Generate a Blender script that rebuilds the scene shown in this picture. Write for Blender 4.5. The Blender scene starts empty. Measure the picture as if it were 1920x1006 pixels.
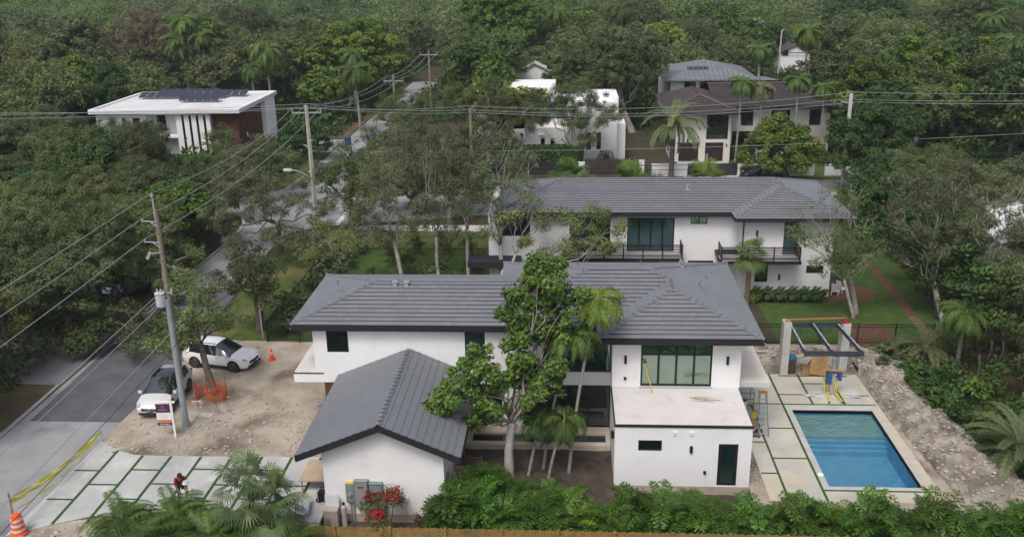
import bpy, math, random
import numpy as np
from math import sin, cos, pi, radians, sqrt, atan2
from mathutils import Vector, Matrix
scene = bpy.context.scene
# ------------------------------------------------------------------ camera, sky, sun, exposure
CAM_H = 25.0; FPX = 1716.3; PITCH, ROLL, YAW = radians(19.187), radians(-1.0612), radians(3.7105)
def cam_axes():
    f = Vector((-sin(YAW), cos(YAW), 0)); rt = Vector((cos(YAW), sin(YAW), 0)); up = Vector((0, 0, 1))
    f2 = f*cos(PITCH) - up*sin(PITCH); u2 = up*cos(PITCH) + f*sin(PITCH)
    return rt*cos(ROLL) + u2*sin(ROLL), -rt*sin(ROLL) + u2*cos(ROLL), f2
RT, UP, FW = cam_axes()
cd = bpy.data.cameras.new("camera"); cam = bpy.data.objects.new("camera", cd); scene.collection.objects.link(cam)
M = Matrix((RT, UP, -FW)).transposed().to_4x4(); M.translation = Vector((0, 0, CAM_H)); cam.matrix_world = M
cd.sensor_fit = 'HORIZONTAL'; cd.sensor_width = 36; cd.lens = 36*FPX/1920; cd.clip_start = .5; cd.clip_end = 6000
scene.camera = cam
world = bpy.data.worlds.new("World"); scene.world = world; world.use_nodes = True
wn = world.node_tree.nodes; wl = world.node_tree.links; wn.clear()
sky = wn.new('ShaderNodeTexSky'); sky.sky_type = 'NISHITA'; sky.sun_disc = False
SUN_EL, SUN_AZ = 58, 200
sky.sun_elevation = radians(SUN_EL); sky.sun_rotation = radians(SUN_AZ); sky.air_density = 1.0; sky.dust_density = 5.0; sky.ozone_density = 0.6
hs = wn.new('ShaderNodeHueSaturation'); hs.inputs['Saturation'].default_value = .62     # an overcast sky is nearly grey
bg = wn.new('ShaderNodeBackground'); bg.inputs['Strength'].default_value = .15
wo = wn.new('ShaderNodeOutputWorld'); wl.new(sky.outputs[0], hs.inputs['Color']); wl.new(hs.outputs[0], bg.inputs[0]); wl.new(bg.outputs[0], wo.inputs[0])
sd = bpy.data.lights.new("sun", 'SUN'); sd.energy = 1.4; sd.angle = radians(16); sd.color = (1, .975, .945)
sun = bpy.data.objects.new("sun", sd); scene.collection.objects.link(sun)
_d = Vector((sin(radians(SUN_AZ))*cos(radians(SUN_EL)), cos(radians(SUN_AZ))*cos(radians(SUN_EL)), sin(radians(SUN_EL))))
sun.rotation_euler = _d.to_track_quat('Z', 'Y').to_euler(); sun.location = (0, 0, 60)
scene.view_settings.view_transform = 'Standard'; scene.view_settings.look = 'None'; scene.view_settings.exposure = 0.06; scene.view_settings.gamma = 1
scene.render.engine = 'CYCLES'
scene.cycles.max_bounces = 6; scene.cycles.diffuse_bounces = 3; scene.cycles.transmission_bounces = 4; scene.cycles.transparent_max_bounces = 6
scene.cycles.volume_bounces = 1; scene.cycles.volume_max_steps = 64
# ------------------------------------------------------------------ survey helper: a pixel of the photo to a point at height z
def at(x, y, z=0.0):
    d = RT*(x-960) + UP*(503-y) + FW*FPX; t = (z-CAM_H)/d.z
    return Vector((d.x*t, d.y*t, z))
def aty(x, y, Y):
    d = RT*(x-960) + UP*(503-y) + FW*FPX; t = Y/d.y
    return Vector((d.x*t, Y, CAM_H + d.z*t))
def pix(p):
    v = Vector(p) - Vector((0, 0, CAM_H)); z = v.dot(FW)
    return 960 + FPX*v.dot(RT)/z, 503 - FPX*v.dot(UP)/z
# ------------------------------------------------------------------ materials
MATS = {}
def mat(name, col, rough=.7, col2=None, scale=3.0, detail=4, contrast=(.35, .65), spec=.3, metal=0, bump=0, bscale=None, coords='Object', noise2=None, coat=0):
    if name in MATS: return MATS[name]
    m = bpy.data.materials.new(name); m.use_nodes = True; nt = m.node_tree; N = nt.nodes; L = nt.links
    b = N['Principled BSDF']; b.inputs['Roughness'].default_value = rough; b.inputs['Metallic'].default_value = metal
    b.inputs['Specular IOR Level'].default_value = spec; b.inputs['Base Color'].default_value = (*col, 1); b.inputs['Coat Weight'].default_value = coat
    tc = N.new('ShaderNodeTexCoord'); vec = tc.outputs['Object']
    if coords == 'World': vec = N.new('ShaderNodeNewGeometry').outputs['Position']
    out = None
    if col2:
        nz = N.new('ShaderNodeTexNoise'); nz.inputs['Scale'].default_value = scale; nz.inputs['Detail'].default_value = detail; nz.inputs['Roughness'].default_value = .6
        L.new(vec, nz.inputs['Vector'])
        r = N.new('ShaderNodeMapRange'); r.inputs[1].default_value = contrast[0]; r.inputs[2].default_value = contrast[1]; L.new(nz.outputs[0], r.inputs[0])
        mx = N.new('ShaderNodeMix'); mx.data_type = 'RGBA'; L.new(r.outputs[0], mx.inputs[0]); mx.inputs[6].default_value = (*col, 1); mx.inputs[7].default_value = (*col2, 1)
        out = mx.outputs[2]
        if noise2:
            c3, s3, lo, hi = noise2
            n2 = N.new('ShaderNodeTexNoise'); n2.inputs['Scale'].default_value = s3; n2.inputs['Detail'].default_value = 5; L.new(vec, n2.inputs['Vector'])
            r2 = N.new('ShaderNodeMapRange'); r2.inputs[1].default_value = lo; r2.inputs[2].default_value = hi; L.new(n2.outputs[0], r2.inputs[0])
            m2 = N.new('ShaderNodeMix'); m2.data_type = 'RGBA'; L.new(r2.outputs[0], m2.inputs[0]); L.new(out, m2.inputs[6]); m2.inputs[7].default_value = (*c3, 1); out = m2.outputs[2]
        L.new(out, b.inputs['Base Color'])
    if bump:
        nb = N.new('ShaderNodeTexNoise'); nb.inputs['Scale'].default_value = bscale or scale*4; nb.inputs['Detail'].default_value = 5; L.new(vec, nb.inputs['Vector'])
        bp = N.new('ShaderNodeBump'); bp.inputs['Strength'].default_value = 1; bp.inputs['Distance'].default_value = bump; L.new(nb.outputs[0], bp.inputs['Height']); L.new(bp.outputs[0], b.inputs['Normal'])
    MATS[name] = m; return m
def flat(name, col, rough=.6, **k): return mat(name, col, rough, **k)
def leaf_mat(name, c1, c2, c3=None, trans=.32, rough=.55):
    """leaf colour: each leaf and each leaf clump has its own tint (attribute), each plant its own shade"""
    m = bpy.data.materials.new(name); m.use_nodes = True; nt = m.node_tree; N = nt.nodes; L = nt.links; b = N['Principled BSDF']
    a = N.new('ShaderNodeAttribute'); a.attribute_name = 'tint'
    r = N.new('ShaderNodeValToRGB'); r.color_ramp.elements[0].color = (*c1, 1); r.color_ramp.elements[1].color = (*c2, 1)
    if c3: e = r.color_ramp.elements.new(.86); e.color = (*c2, 1); r.color_ramp.elements[2].color = (*c3, 1); r.color_ramp.elements[2].position = 1
    L.new(a.outputs['Fac'], r.inputs[0])
    oi = N.new('ShaderNodeObjectInfo'); h = N.new('ShaderNodeHueSaturation')
    mr = N.new('ShaderNodeMapRange'); mr.inputs[3].default_value = .72; mr.inputs[4].default_value = 1.3; L.new(oi.outputs['Random'], mr.inputs[0]); L.new(mr.outputs[0], h.inputs['Value'])
    mu = N.new('ShaderNodeMath'); mu.operation = 'MULTIPLY_ADD'; mu.inputs[1].default_value = 7.3; mu.inputs[2].default_value = 0; L.new(oi.outputs['Random'], mu.inputs[0])
    fr = N.new('ShaderNodeMath'); fr.operation = 'FRACT'; L.new(mu.outputs[0], fr.inputs[0])
    mh = N.new('ShaderNodeMapRange'); mh.inputs[3].default_value = .485; mh.inputs[4].default_value = .515; L.new(fr.outputs[0], mh.inputs[0]); L.new(mh.outputs[0], h.inputs['Hue'])
    L.new(r.outputs[0], h.inputs['Color']); L.new(h.outputs[0], b.inputs['Base Color'])
    b.inputs['Roughness'].default_value = rough; b.inputs['Specular IOR Level'].default_value = .25
    t = N.new('ShaderNodeBsdfTranslucent'); L.new(h.outputs[0], t.inputs[0]); mx = N.new('ShaderNodeMixShader'); mx.inputs[0].default_value = trans
    L.new(b.outputs[0], mx.inputs[1]); L.new(t.outputs[0], mx.inputs[2]); L.new(mx.outputs[0], N['Material Output'].inputs[0])
    MATS[name] = m; return m
def glass_mat(name, col, tint, fac=.35, wav=0):
    m = bpy.data.materials.new(name); m.use_nodes = True; nt = m.node_tree; N = nt.nodes; L = nt.links; b = N['Principled BSDF']
    tc = N.new('ShaderNodeTexCoord'); nz = N.new('ShaderNodeTexNoise'); nz.inputs['Scale'].default_value = .9; nz.inputs['Detail'].default_value = 3; L.new(tc.outputs['Object'], nz.inputs[0])
    mx = N.new('ShaderNodeMix'); mx.data_type = 'RGBA'; L.new(nz.outputs[0], mx.inputs[0]); mx.inputs[6].default_value = (*[c*.6 for c in col], 1); mx.inputs[7].default_value = (*[c*1.4 for c in col], 1)
    L.new(mx.outputs[2], b.inputs['Base Color']); b.inputs['Roughness'].default_value = .25
    g = N.new('ShaderNodeBsdfGlossy'); g.inputs['Roughness'].default_value = .02; g.inputs['Color'].default_value = (*tint, 1)
    ms = N.new('ShaderNodeMixShader'); ms.inputs[0].default_value = fac; L.new(b.outputs[0], ms.inputs[1]); L.new(g.outputs[0], ms.inputs[2]); L.new(ms.outputs[0], N['Material Output'].inputs[0])
    if wav:
        n2 = N.new('ShaderNodeTexNoise'); n2.inputs['Scale'].default_value = wav; n2.inputs['Detail'].default_value = 3; L.new(tc.outputs['Object'], n2.inputs[0]); bp = N.new('ShaderNodeBump'); bp.inputs['Distance'].default_value = .02; bp.inputs['Strength'].default_value = .5
        L.new(n2.outputs[0], bp.inputs['Height']); L.new(bp.outputs[0], g.inputs['Normal']); L.new(bp.outputs[0], b.inputs['Normal'])
    MATS[name] = m; return m
def tile_mat(name, c1, c2, c3, w=.33):
    """concrete roof tiles: every tile of every course has a shade of its own (uv: metres along the eave, course number)"""
    m = bpy.data.materials.new(name); m.use_nodes = True; nt = m.node_tree; N = nt.nodes; L = nt.links; b = N['Principled BSDF']
    uv = N.new('ShaderNodeUVMap'); sp = N.new('ShaderNodeSeparateXYZ'); L.new(uv.outputs[0], sp.inputs[0])
    fl = N.new('ShaderNodeMath'); fl.operation = 'FLOOR'; L.new(sp.outputs[1], fl.inputs[0])
    ma = N.new('ShaderNodeMath'); ma.operation = 'MULTIPLY_ADD'; L.new(fl.outputs[0], ma.inputs[0]); ma.inputs[1].default_value = .5*w
    L.new(sp.outputs[0], ma.inputs[2]); dv = N.new('ShaderNodeMath'); dv.operation = 'DIVIDE'; dv.inputs[1].default_value = w; L.new(ma.outputs[0], dv.inputs[0])
    f2 = N.new('ShaderNodeMath'); f2.operation = 'FLOOR'; L.new(dv.outputs[0], f2.inputs[0]); cx = N.new('ShaderNodeCombineXYZ'); L.new(f2.outputs[0], cx.inputs[0]); L.new(fl.outputs[0], cx.inputs[1])
    wh = N.new('ShaderNodeTexWhiteNoise'); wh.noise_dimensions = '2D'; L.new(cx.outputs[0], wh.inputs[0])
    tc = N.new('ShaderNodeTexCoord'); nz = N.new('ShaderNodeTexNoise'); nz.inputs['Scale'].default_value = .35; nz.inputs['Detail'].default_value = 6; L.new(tc.outputs['Object'], nz.inputs[0])
    ad = N.new('ShaderNodeMath'); ad.operation = 'MULTIPLY_ADD'; ad.inputs[1].default_value = .45; L.new(wh.outputs[0], ad.inputs[0]); L.new(nz.outputs[0], ad.inputs[2])
    mr = N.new('ShaderNodeMapRange'); mr.inputs[1].default_value = .4; mr.inputs[2].default_value = 1.05; L.new(ad.outputs[0], mr.inputs[0])
    mx = N.new('ShaderNodeMix'); mx.data_type = 'RGBA'; mx.inputs[6].default_value = (*c1, 1); mx.inputs[7].default_value = (*c2, 1); L.new(mr.outputs[0], mx.inputs[0])
    fr = N.new('ShaderNodeMath'); fr.operation = 'FRACT'; L.new(dv.outputs[0], fr.inputs[0]); lt = N.new('ShaderNodeMath'); lt.operation = 'LESS_THAN'; lt.inputs[1].default_value = .05; L.new(fr.outputs[0], lt.inputs[0])
    mj = N.new('ShaderNodeMix'); mj.data_type = 'RGBA'; L.new(lt.outputs[0], mj.inputs[0]); L.new(mx.outputs[2], mj.inputs[6]); mj.inputs[7].default_value = (*c3, 1)
    L.new(mj.outputs[2], b.inputs['Base Color']); b.inputs['Roughness'].default_value = .62; b.inputs['Specular IOR Level'].default_value = .4
    MATS[name] = m; return m
white = mat('white_stucco', (.80, .80, .80), .85, (.735, .74, .745), .6, contrast=(.3, .7), bump=.003, bscale=6, noise2=((.66, .655, .635), 1.0, .58, .82))
cream = mat('cream_stucco', (.68, .66, .61), .85, (.60, .58, .53), .5, bump=.003, bscale=6)
greywall = mat('light_grey_stucco', (.62, .63, .64), .85, (.56, .57, .58), .6)
plinth = mat('plinth_stone', (.46, .40, .33), .85, (.34, .29, .24), 1.5, bump=.01)
black = flat('black_aluminium', (.016, .016, .02), .45)
fasc = flat('dark_fascia', (.022, .021, .026), .6)
tile = tile_mat('slate_grey_roof_tile', (.152, .158, .176), (.186, .194, .212), (.13, .135, .15))
tile_g = tile_mat('blue_grey_roof_tile', (.142, .152, .168), (.166, .177, .194), (.125, .134, .148))
tile_shade = flat('tile_butt_shade', (.012, .012, .014), .95)  # shadow under the tile overlaps, painted near-black on course and ridge-tile ends
ridge_m = mat('ridge_tile', (.15, .157, .178), .6, (.20, .21, .235), 3, contrast=(.45, .8))
mortar = flat('ridge_mortar', (.27, .28, .30), .8)
browntile = tile_mat('brown_roof_tile', (.042, .033, .033), (.072, .057, .056), (.04, .03, .03))
glass = glass_mat('teal_window_glass', (.008, .03, .03), (.38, .56, .52), .42)
glass_d = glass_mat('dark_window_glass', (.006, .012, .012), (.3, .38, .38), .25)
glass_c = glass_mat('curtained_window_glass', (.06, .11, .12), (.42, .52, .53), .3)
glass_s = glass_mat('floor_reflection_glass', (.09, .14, .11), (.5, .62, .52), .45)  # terrace floor's reflection, painted as lighter sage in the lower door panes
gpv = mat('terrace_porcelain', (.63, .60, .585), .7, (.55, .525, .51), .8, contrast=(.3, .7), noise2=((.48, .44, .38), 1.3, .62, .74))
metal = flat('galvanised_metal', (.45, .46, .47), .45, metal=.5)
steel = mat('painted_steel_pole', (.24, .27, .29), .5, (.30, .33, .35), 2)
woodpole = mat('weathered_pole_timber', (.17, .145, .11), .9, (.27, .235, .18), 6, bump=.01)
concrete_pole = mat('pole_concrete', (.40, .385, .35), .85, (.5, .48, .44), 3)
# ------------------------------------------------------------------ mesh builder
COL = scene.collection
def setp(o, label=None, cat=None, group=None, kind=None):
    if label: o['label'] = label
    if cat: o['category'] = cat
    if group: o['group'] = group
    if kind: o['kind'] = kind
    return o
def thing(name, label, cat, loc=(0, 0, 0), rz=0, group=None):
    o = bpy.data.objects.new(name, None); COL.objects.link(o); o.location = loc; o.rotation_euler = (0, 0, rz); o.empty_display_size = .3
    return setp(o, label, cat, group)
def each(name, m, parent, mbs):
    return [b.build(name, m, parent) for b in mbs]
class MB:
    def __init__(s): s.v = []; s.f = []; s.m = []; s.uv = {}
    def add(s, vs, fs, mi=0):
        b = len(s.v); s.v += [tuple(p) for p in vs]
        for f in fs: s.f.append(tuple(i+b for i in f)); s.m.append(mi)
        return s
    def box(s, x0, x1, y0, y1, z0, z1, mi=0):
        if x0 > x1: x0, x1 = x1, x0
        return s.add([(x0,y0,z0),(x1,y0,z0),(x1,y1,z0),(x0,y1,z0),(x0,y0,z1),(x1,y0,z1),(x1,y1,z1),(x0,y1,z1)],
                     [(0,3,2,1),(4,5,6,7),(0,1,5,4),(1,2,6,5),(2,3,7,6),(3,0,4,7)], mi)
    def obox(s, c, size, rot=(0, 0, 0), mi=0):
        from mathutils import Euler
        R = Euler(rot).to_matrix(); c = Vector(c); hx, hy, hz = [q/2 for q in size]
        vs = [c + R @ Vector((a*hx, b*hy, d*hz)) for d in (-1, 1) for a, b in ((-1,-1),(1,-1),(1,1),(-1,1))]
        return s.add(vs, [(0,3,2,1),(4,5,6,7),(0,1,5,4),(1,2,6,5),(2,3,7,6),(3,0,4,7)], mi)
    def beam(s, p, q, w, h, mi=0):
        p, q = Vector(p), Vector(q); d = (q-p).normalized(); u = Vector((0, 0, 1))
        if abs(d.z) > .97: u = Vector((0, 1, 0))
        r = d.cross(u).normalized()*w/2; u = r.cross(d).normalized()*h/2
        vs = [a + b for a in (p, q) for b in (-r-u, r-u, r+u, -r+u)]
        return s.add(vs, [(0,3,2,1),(4,5,6,7),(0,1,5,4),(1,2,6,5),(2,3,7,6),(3,0,4,7)], mi)
    def tube(s, pts, rad, n=8, mi=0, cap=True):
        pts = [Vector(p) for p in pts]
        if not isinstance(rad, (list, tuple)): rad = [rad]*len(pts)
        b = len(s.v); ref = None
        for i, p in enumerate(pts):
            d = (pts[min(i+1, len(pts)-1)] - pts[max(i-1, 0)]).normalized()
            if ref is None: ref = Vector((1, 0, 0)) if abs(d.x) < .9 else Vector((0, 1, 0))
            u = (ref - d*ref.dot(d)).normalized(); w = d.cross(u); ref = u
            for k in range(n): a = 2*pi*k/n; s.v.append(tuple(p + (u*cos(a) + w*sin(a))*rad[i]))
        for i in range(len(pts)-1):
            for k in range(n): k2 = (k+1) % n; s.f.append((b+i*n+k, b+i*n+k2, b+(i+1)*n+k2, b+(i+1)*n+k)); s.m.append(mi)
        if cap:
            s.f.append(tuple(b+k for k in reversed(range(n)))); s.m.append(mi); s.f.append(tuple(b+(len(pts)-1)*n+k for k in range(n))); s.m.append(mi)
        return s
    def lathe(s, c, prof, n=16, mi=0):
        c = Vector(c); b = len(s.v)
        for r, z in prof:
            for k in range(n): a = 2*pi*k/n; s.v.append((c.x+r*cos(a), c.y+r*sin(a), c.z+z))
        for i in range(len(prof)-1):
            for k in range(n): k2 = (k+1) % n; s.f.append((b+i*n+k, b+i*n+k2, b+(i+1)*n+k2, b+(i+1)*n+k)); s.m.append(mi)
        s.f.append(tuple(b+k for k in reversed(range(n)))); s.m.append(mi); s.f.append(tuple(b+(len(prof)-1)*n+k for k in range(n))); s.m.append(mi)
        return s
    def prism(s, poly, z0, z1, mi=0):
        a = sum(poly[i][0]*poly[(i+1) % len(poly)][1] - poly[(i+1) % len(poly)][0]*poly[i][1] for i in range(len(poly)))
        if a < 0: poly = poly[::-1]
        n = len(poly); vs = [(x, y, z0) for x, y in poly] + [(x, y, z1) for x, y in poly]
        return s.add(vs, [tuple(range(n, 2*n)), tuple(reversed(range(n)))] + [(i, (i+1) % n, n+(i+1) % n, n+i) for i in range(n)], mi)
    def quad(s, *pts, mi=0): return s.add(pts, [tuple(range(len(pts)))], mi)
    def build(s, name, mats, parent=None, smooth=False, **k):
        me = bpy.data.meshes.new(name); me.from_pydata(s.v, [], s.f)
        if not isinstance(mats, (list, tuple)): mats = [mats]
        for m in mats: me.materials.append(m)
        if len(mats) > 1: me.polygons.foreach_set('material_index', s.m)
        if s.uv:
            uvl = me.uv_layers.new(name='UVMap'); d = np.zeros(len(me.loops)*2)
            for fi, uvs in s.uv.items():
                p = me.polygons[fi]
                for j, (a, b2) in enumerate(uvs): d[(p.loop_start+j)*2] = a; d[(p.loop_start+j)*2+1] = b2
            uvl.data.foreach_set('uv', d)
        if smooth: me.polygons.foreach_set('use_smooth', [True]*len(me.polygons))
        me.update(); o = bpy.data.objects.new(name, me); COL.objects.link(o)
        if parent: o.parent = parent
        return setp(o, **k)
def copy_tree(o, loc=None, rz=None, scale=None, parent=None, label=None, group=None):
    c = o.copy(); COL.objects.link(c)
    if parent: c.parent = parent
    if loc is not None: c.location = loc
    if rz is not None: c.rotation_euler = (0, 0, rz)
    if scale is not None: c.scale = (scale,)*3 if not isinstance(scale, (tuple, list)) else scale
    if label: c['label'] = label
    if group: c['group'] = group
    for ch in list(o.children): copy_tree(ch, parent=c)
    return c
# ------------------------------------------------------------------ ground and paving (the setting)
W = 'World'
leaf_floor = mat('leaf_litter_ground', (.035, .04, .018), .95, (.07, .055, .03), .4, coords=W, bump=.05, bscale=2)
soil = mat('dark_soil', (.045, .035, .030), .95, (.085, .066, .052), 1.6, coords=W, bump=.06, bscale=4, noise2=((.02, .017, .016), .8, .55, .7))
dirt = mat('sandy_dirt', (.28, .235, .18), .95, (.42, .37, .305), .55, 7, (.36, .64), coords=W, bump=.05, bscale=5, noise2=((.15, .115, .085), .3, .5, .66))
asph = mat('worn_asphalt', (.235, .24, .25), .9, (.30, .305, .31), .45, 6, coords=W, bump=.006, bscale=25, noise2=((.155, .155, .165), .3, .5, .66))
asph_new = mat('fresh_asphalt', (.085, .085, .095), .9, (.115, .115, .128), .8, coords=W, bump=.006, bscale=30)
asph_side = mat('old_grey_asphalt', (.13, .13, .14), .9, (.19, .19, .2), .5, coords=W)
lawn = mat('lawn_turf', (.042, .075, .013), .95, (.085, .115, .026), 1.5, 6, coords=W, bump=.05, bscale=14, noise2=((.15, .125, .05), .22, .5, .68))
lawn_dark = mat('dark_lawn_turf', (.036, .075, .014), .95, (.062, .105, .022), 1.3, 6, coords=W, bump=.05, bscale=14, noise2=((.07, .06, .025), .3, .6, .75))  # darker green turf of the side yard and rear lawn
mulch = mat('red_bark_mulch', (.15, .075, .042), .95, (.09, .05, .03), 3, coords=W, bump=.04)
slab = mat('driveway_concrete', (.46, .465, .455), .85, (.35, .355, .35), .5, 6, coords=W, noise2=((.52, .53, .53), .9, .55, .7))
deck = mat('pool_deck_concrete', (.52, .50, .43), .85, (.37, .36, .32), .55, 6, (.32, .66), coords=W, noise2=((.46, .42, .31), .33, .5, .68))
coping = mat('pool_coping_stone', (.47, .47, .45), .85, (.40, .39, .37), .9, coords=W)
turf = mat('artificial_turf', (.03, .075, .014), .95, (.05, .10, .02), 6, coords=W, bump=.03, bscale=30)
side_m = mat('sidewalk_concrete', (.5, .49, .47), .9, (.42, .41, .4), .8, coords=W)
def sheet(name, poly, z, m, depth=.35, **k):
    return MB().prism(poly, z-depth, z).build(name, m, kind='structure', **k)
def P2(*pp): return [tuple(at(*p)[:2]) for p in pp]
g = MB(); X0, X1, Y0, Y1 = -1200, 1200, -60, 3000; hx0, hx1, hy0, hy1 = -11.9, 30, 32.0, 39.37
for a in ((X0, X1, Y0, hy0), (X0, hx0, hy0, hy1), (hx1, X1, hy0, hy1), (X0, 12.5, hy1, 47.7), (17.5, X1, hy1, 47.7), (12.5, 17.5, hy1, 39.45), (X0, X1, 47.7, Y1)):
    g.quad((a[0], a[2], -.02), (a[1], a[2], -.02), (a[1], a[3], -.02), (a[0], a[3], -.02))
g.quad((hx0, hy0, -.46), (hx1, hy0, -.46), (hx1, hy1, -.46), (hx0, hy1, -.46))
g.quad((hx0, hy0, -.46), (hx0, hy1, -.46), (hx0, hy1, -.02), (hx0, hy0, -.02)); g.quad((hx0, hy1, -.46), (hx1, hy1, -.46), (hx1, hy1, -.02), (hx0, hy1, -.02))
g.build('ground', leaf_floor, kind='structure')
sheet('road', [(-31.3, 10), (-25.6, 10), (-25.4, 47), (-25.1, 56), (-26.3, 70), (-26.9, 81), (-24.5, 83.6), (-22.7, 84.2), (-8, 88), (6, 95.2), (75, 95.6), (75, 102.2), (5, 102.2), (-12, 97), (-22, 94.5), (-25.2, 97), (-26, 112), (-26.5, 186), (-31.5, 186), (-31.3, 112), (-32, 98.5), (-37, 97), (-46, 96.5), (-46, 91.5), (-37, 90.5), (-32.5, 87), (-31.2, 82)], .02, asph)
sheet('fresh_asphalt_patch', [(-30.75, 44.9), (-25.41, 44.9), (-25.15, 50), (-25.05, 56), (-26.0, 66.5), (-30.6, 66.9), (-31.2, 60)], .026, asph_new, .02)
sheet('side_driveway', [(-40, 50), (-31.4, 49.5), (-31.4, 57.5), (-40, 58)], .012, asph_side, .03)
sheet('verge', [(-40, 30), (-31.45, 30), (-31.5, 49.3), (-40, 49.5)], .0, mat('dry_leaf_verge', (.10, .075, .045), .95, (.055, .05, .028), .7, coords=W, bump=.04), .02)
k = MB()
for (a, b) in (((-31.32, 30), (-31.38, 49.4)), ((-31.38, 57.6), (-31.2, 82))): k.prism([(a[0]-.16, a[1]), (a[0], a[1]), (b[0], b[1]), (b[0]-.16, b[1])], -.1, .11)
k.build('kerb', mat('kerb_concrete', (.33, .33, .33), .9, (.25, .25, .25), 1, coords=W), kind='structure')
ck = MB(); pts = [(-31.3, 80.5), (-31.25, 82), (-31.6, 84.5), (-32.6, 87)]
for a, b in zip(pts, pts[1:]): ck.prism([(a[0]-.3, a[1]), (a[0], a[1]), (b[0], b[1]), (b[0]-.3, b[1])], -.1, .16)
ck.build('white_kerb', side_m, kind='structure')
sheet('stop_line', [(-22.85, 84.0), (-22.3, 84.2), (-22.1, 89.6), (-22.65, 89.6)], .026, flat('road_paint', (.72, .72, .70)), .004)
sheet('front_lawn', [(-24.9, 57.0), (-20.7, 56.6), (-20.7, 76.4), (-6, 76.4), (-6, 81.9), (-20.5, 82.6), (-22.3, 83.2), (-24.3, 82.2), (-26.3, 78), (-25.9, 70)], .015, lawn, .04)
sheet('far_lawn', [(-26, 99), (-14, 100), (-14, 120), (-25.9, 125)], .012, lawn, .04); sheet('grass_verge', [(-46, 99), (-32, 100), (-31.8, 118), (-46, 118)], .012, lawn, .04)
sheet('side_lane', [(-48, 119), (-31.6, 119), (-31.6, 127), (-48, 127)], .016, asph, .03)
sheet('far_verge', [(-40, 128), (-31.7, 128), (-31.7, 170), (-40, 170)], .012, mat('bare_orange_verge', (.16, .10, .06), .95, (.06, .07, .03), .15, coords=W), .03)
sheet('sidewalk', [(-21.0, 82.7), (-6, 82.1), (10, 82.5), (10, 84.3), (-6, 84.2), (-20.6, 84.3)], .03, side_m, .05)
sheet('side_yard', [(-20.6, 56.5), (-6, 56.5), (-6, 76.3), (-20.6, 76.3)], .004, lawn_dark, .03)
sheet('mulch_bed', [(-18.5, 66), (-17, 65), (-14.5, 65.5), (-14.2, 67.5), (-16.5, 68.6), (-18.2, 67.8)], .02, mulch, .03)
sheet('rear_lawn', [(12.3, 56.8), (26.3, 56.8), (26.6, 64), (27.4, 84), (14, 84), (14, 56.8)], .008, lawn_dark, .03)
sheet('mulch_strip', P2((1744, 640), (1700, 592), (1650, 528), (1618, 490), (1632, 490), (1668, 528), (1720, 592), (1768, 640)), .016, mulch, .03)
sheet('mulch_patch', P2((1590, 655), (1585, 612), (1630, 604), (1672, 618), (1678, 655)), .02, mulch, .03)
sheet('mulch_by_wall', [(13.2, 64.4), (22.6, 64.6), (23.3, 66.8), (20.4, 70), (13, 66)], .02, mulch, .03)
sheet('rear_verge', [(26.5, 103), (60, 103), (60, 110), (26.5, 110)], .01, lawn, .03)
sheet('house_driveway', P2((1268, 303), (1365, 303), (1390, 340), (1285, 340)), .05, side_m, .05)
sheet('construction_lot', [(-25.35, 47), (-25.42, 44.9), (-25.5, 42.95), (-25.2, 42.6), (-23.96, 41.8), (-23.0, 41.4), (-11.4, 41.5), (-11.4, 44.4), (-12.5, 45), (-12.5, 56.3), (-20.3, 56.5), (-25.0, 56.6)], .012, dirt, .03)
sheet('gravel_strip', [(-25.5, 33), (-12.0, 33), (-12.0, 37), (-18, 36.8), (-23.2, 35.5), (-25.6, 34.3)], .0, dirt, .02)
sheet('rear_dirt', [(8.5, 47.7), (23.4, 47.7), (23.2, 56.6), (8.5, 56.6)], .0, dirt, .03); sheet('rear_dirt', [(8.86, 37.4), (12.5, 37.4), (12.5, 47.69), (8.86, 47.69)], .0, dirt, .03)
sheet('rear_dirt', [(12.51, 37.4), (17.5, 37.4), (17.5, 39.29), (12.51, 39.29)], .0, dirt, .03); sheet('rear_dirt', [(17.51, 37.0), (23.5, 37.0), (23.4, 47.69), (17.51, 47.69)], .0, dirt, .03)
# driveway slabs set in artificial turf
sheet('driveway', [(-25.45, 42.8), (-23.98, 41.82), (-23.0, 41.42), (-21, 41.35), (-11.5, 41.5), (-11.5, 35.4), (-16, 36.2), (-22.5, 35.9), (-24.1, 35.1), (-25.75, 34.2), (-25.5, 38.5)], .03, slab, .1)
t = MB(); tw = .075
xs = [-24.06, -22.48, -20.92, -19.3, -17.66, -16.05, -14.45, -12.9]; tops = [41.82, 41.35, 41.3, 41.3, 41.4, 41.4, 41.4, 41.4]
for x, tp in zip(xs, tops): t.box(x-tw, x+tw, 35.3 if x > -23 else 35.15, tp, -.02, .045)
hz = [(-25.5, [39.8, 37.18]), (-24.06, [38.53]), (-22.48, [39.95, 37.3]), (-20.92, [38.68]), (-19.3, [40.1, 37.5]), (-17.66, [38.7]), (-16.05, [40.1, 37.5]), (-14.45, [38.7]), (-12.9, [40.1])]
for i, (x, ys) in enumerate(hz):
    x2 = xs[i] if i < len(xs) else -11.5
    for y in ys: t.box(x+.08, x2-.08, y-.06, y+.06, -.02, .042)
t.build('driveway_turf_joints', turf, kind='structure')
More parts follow.
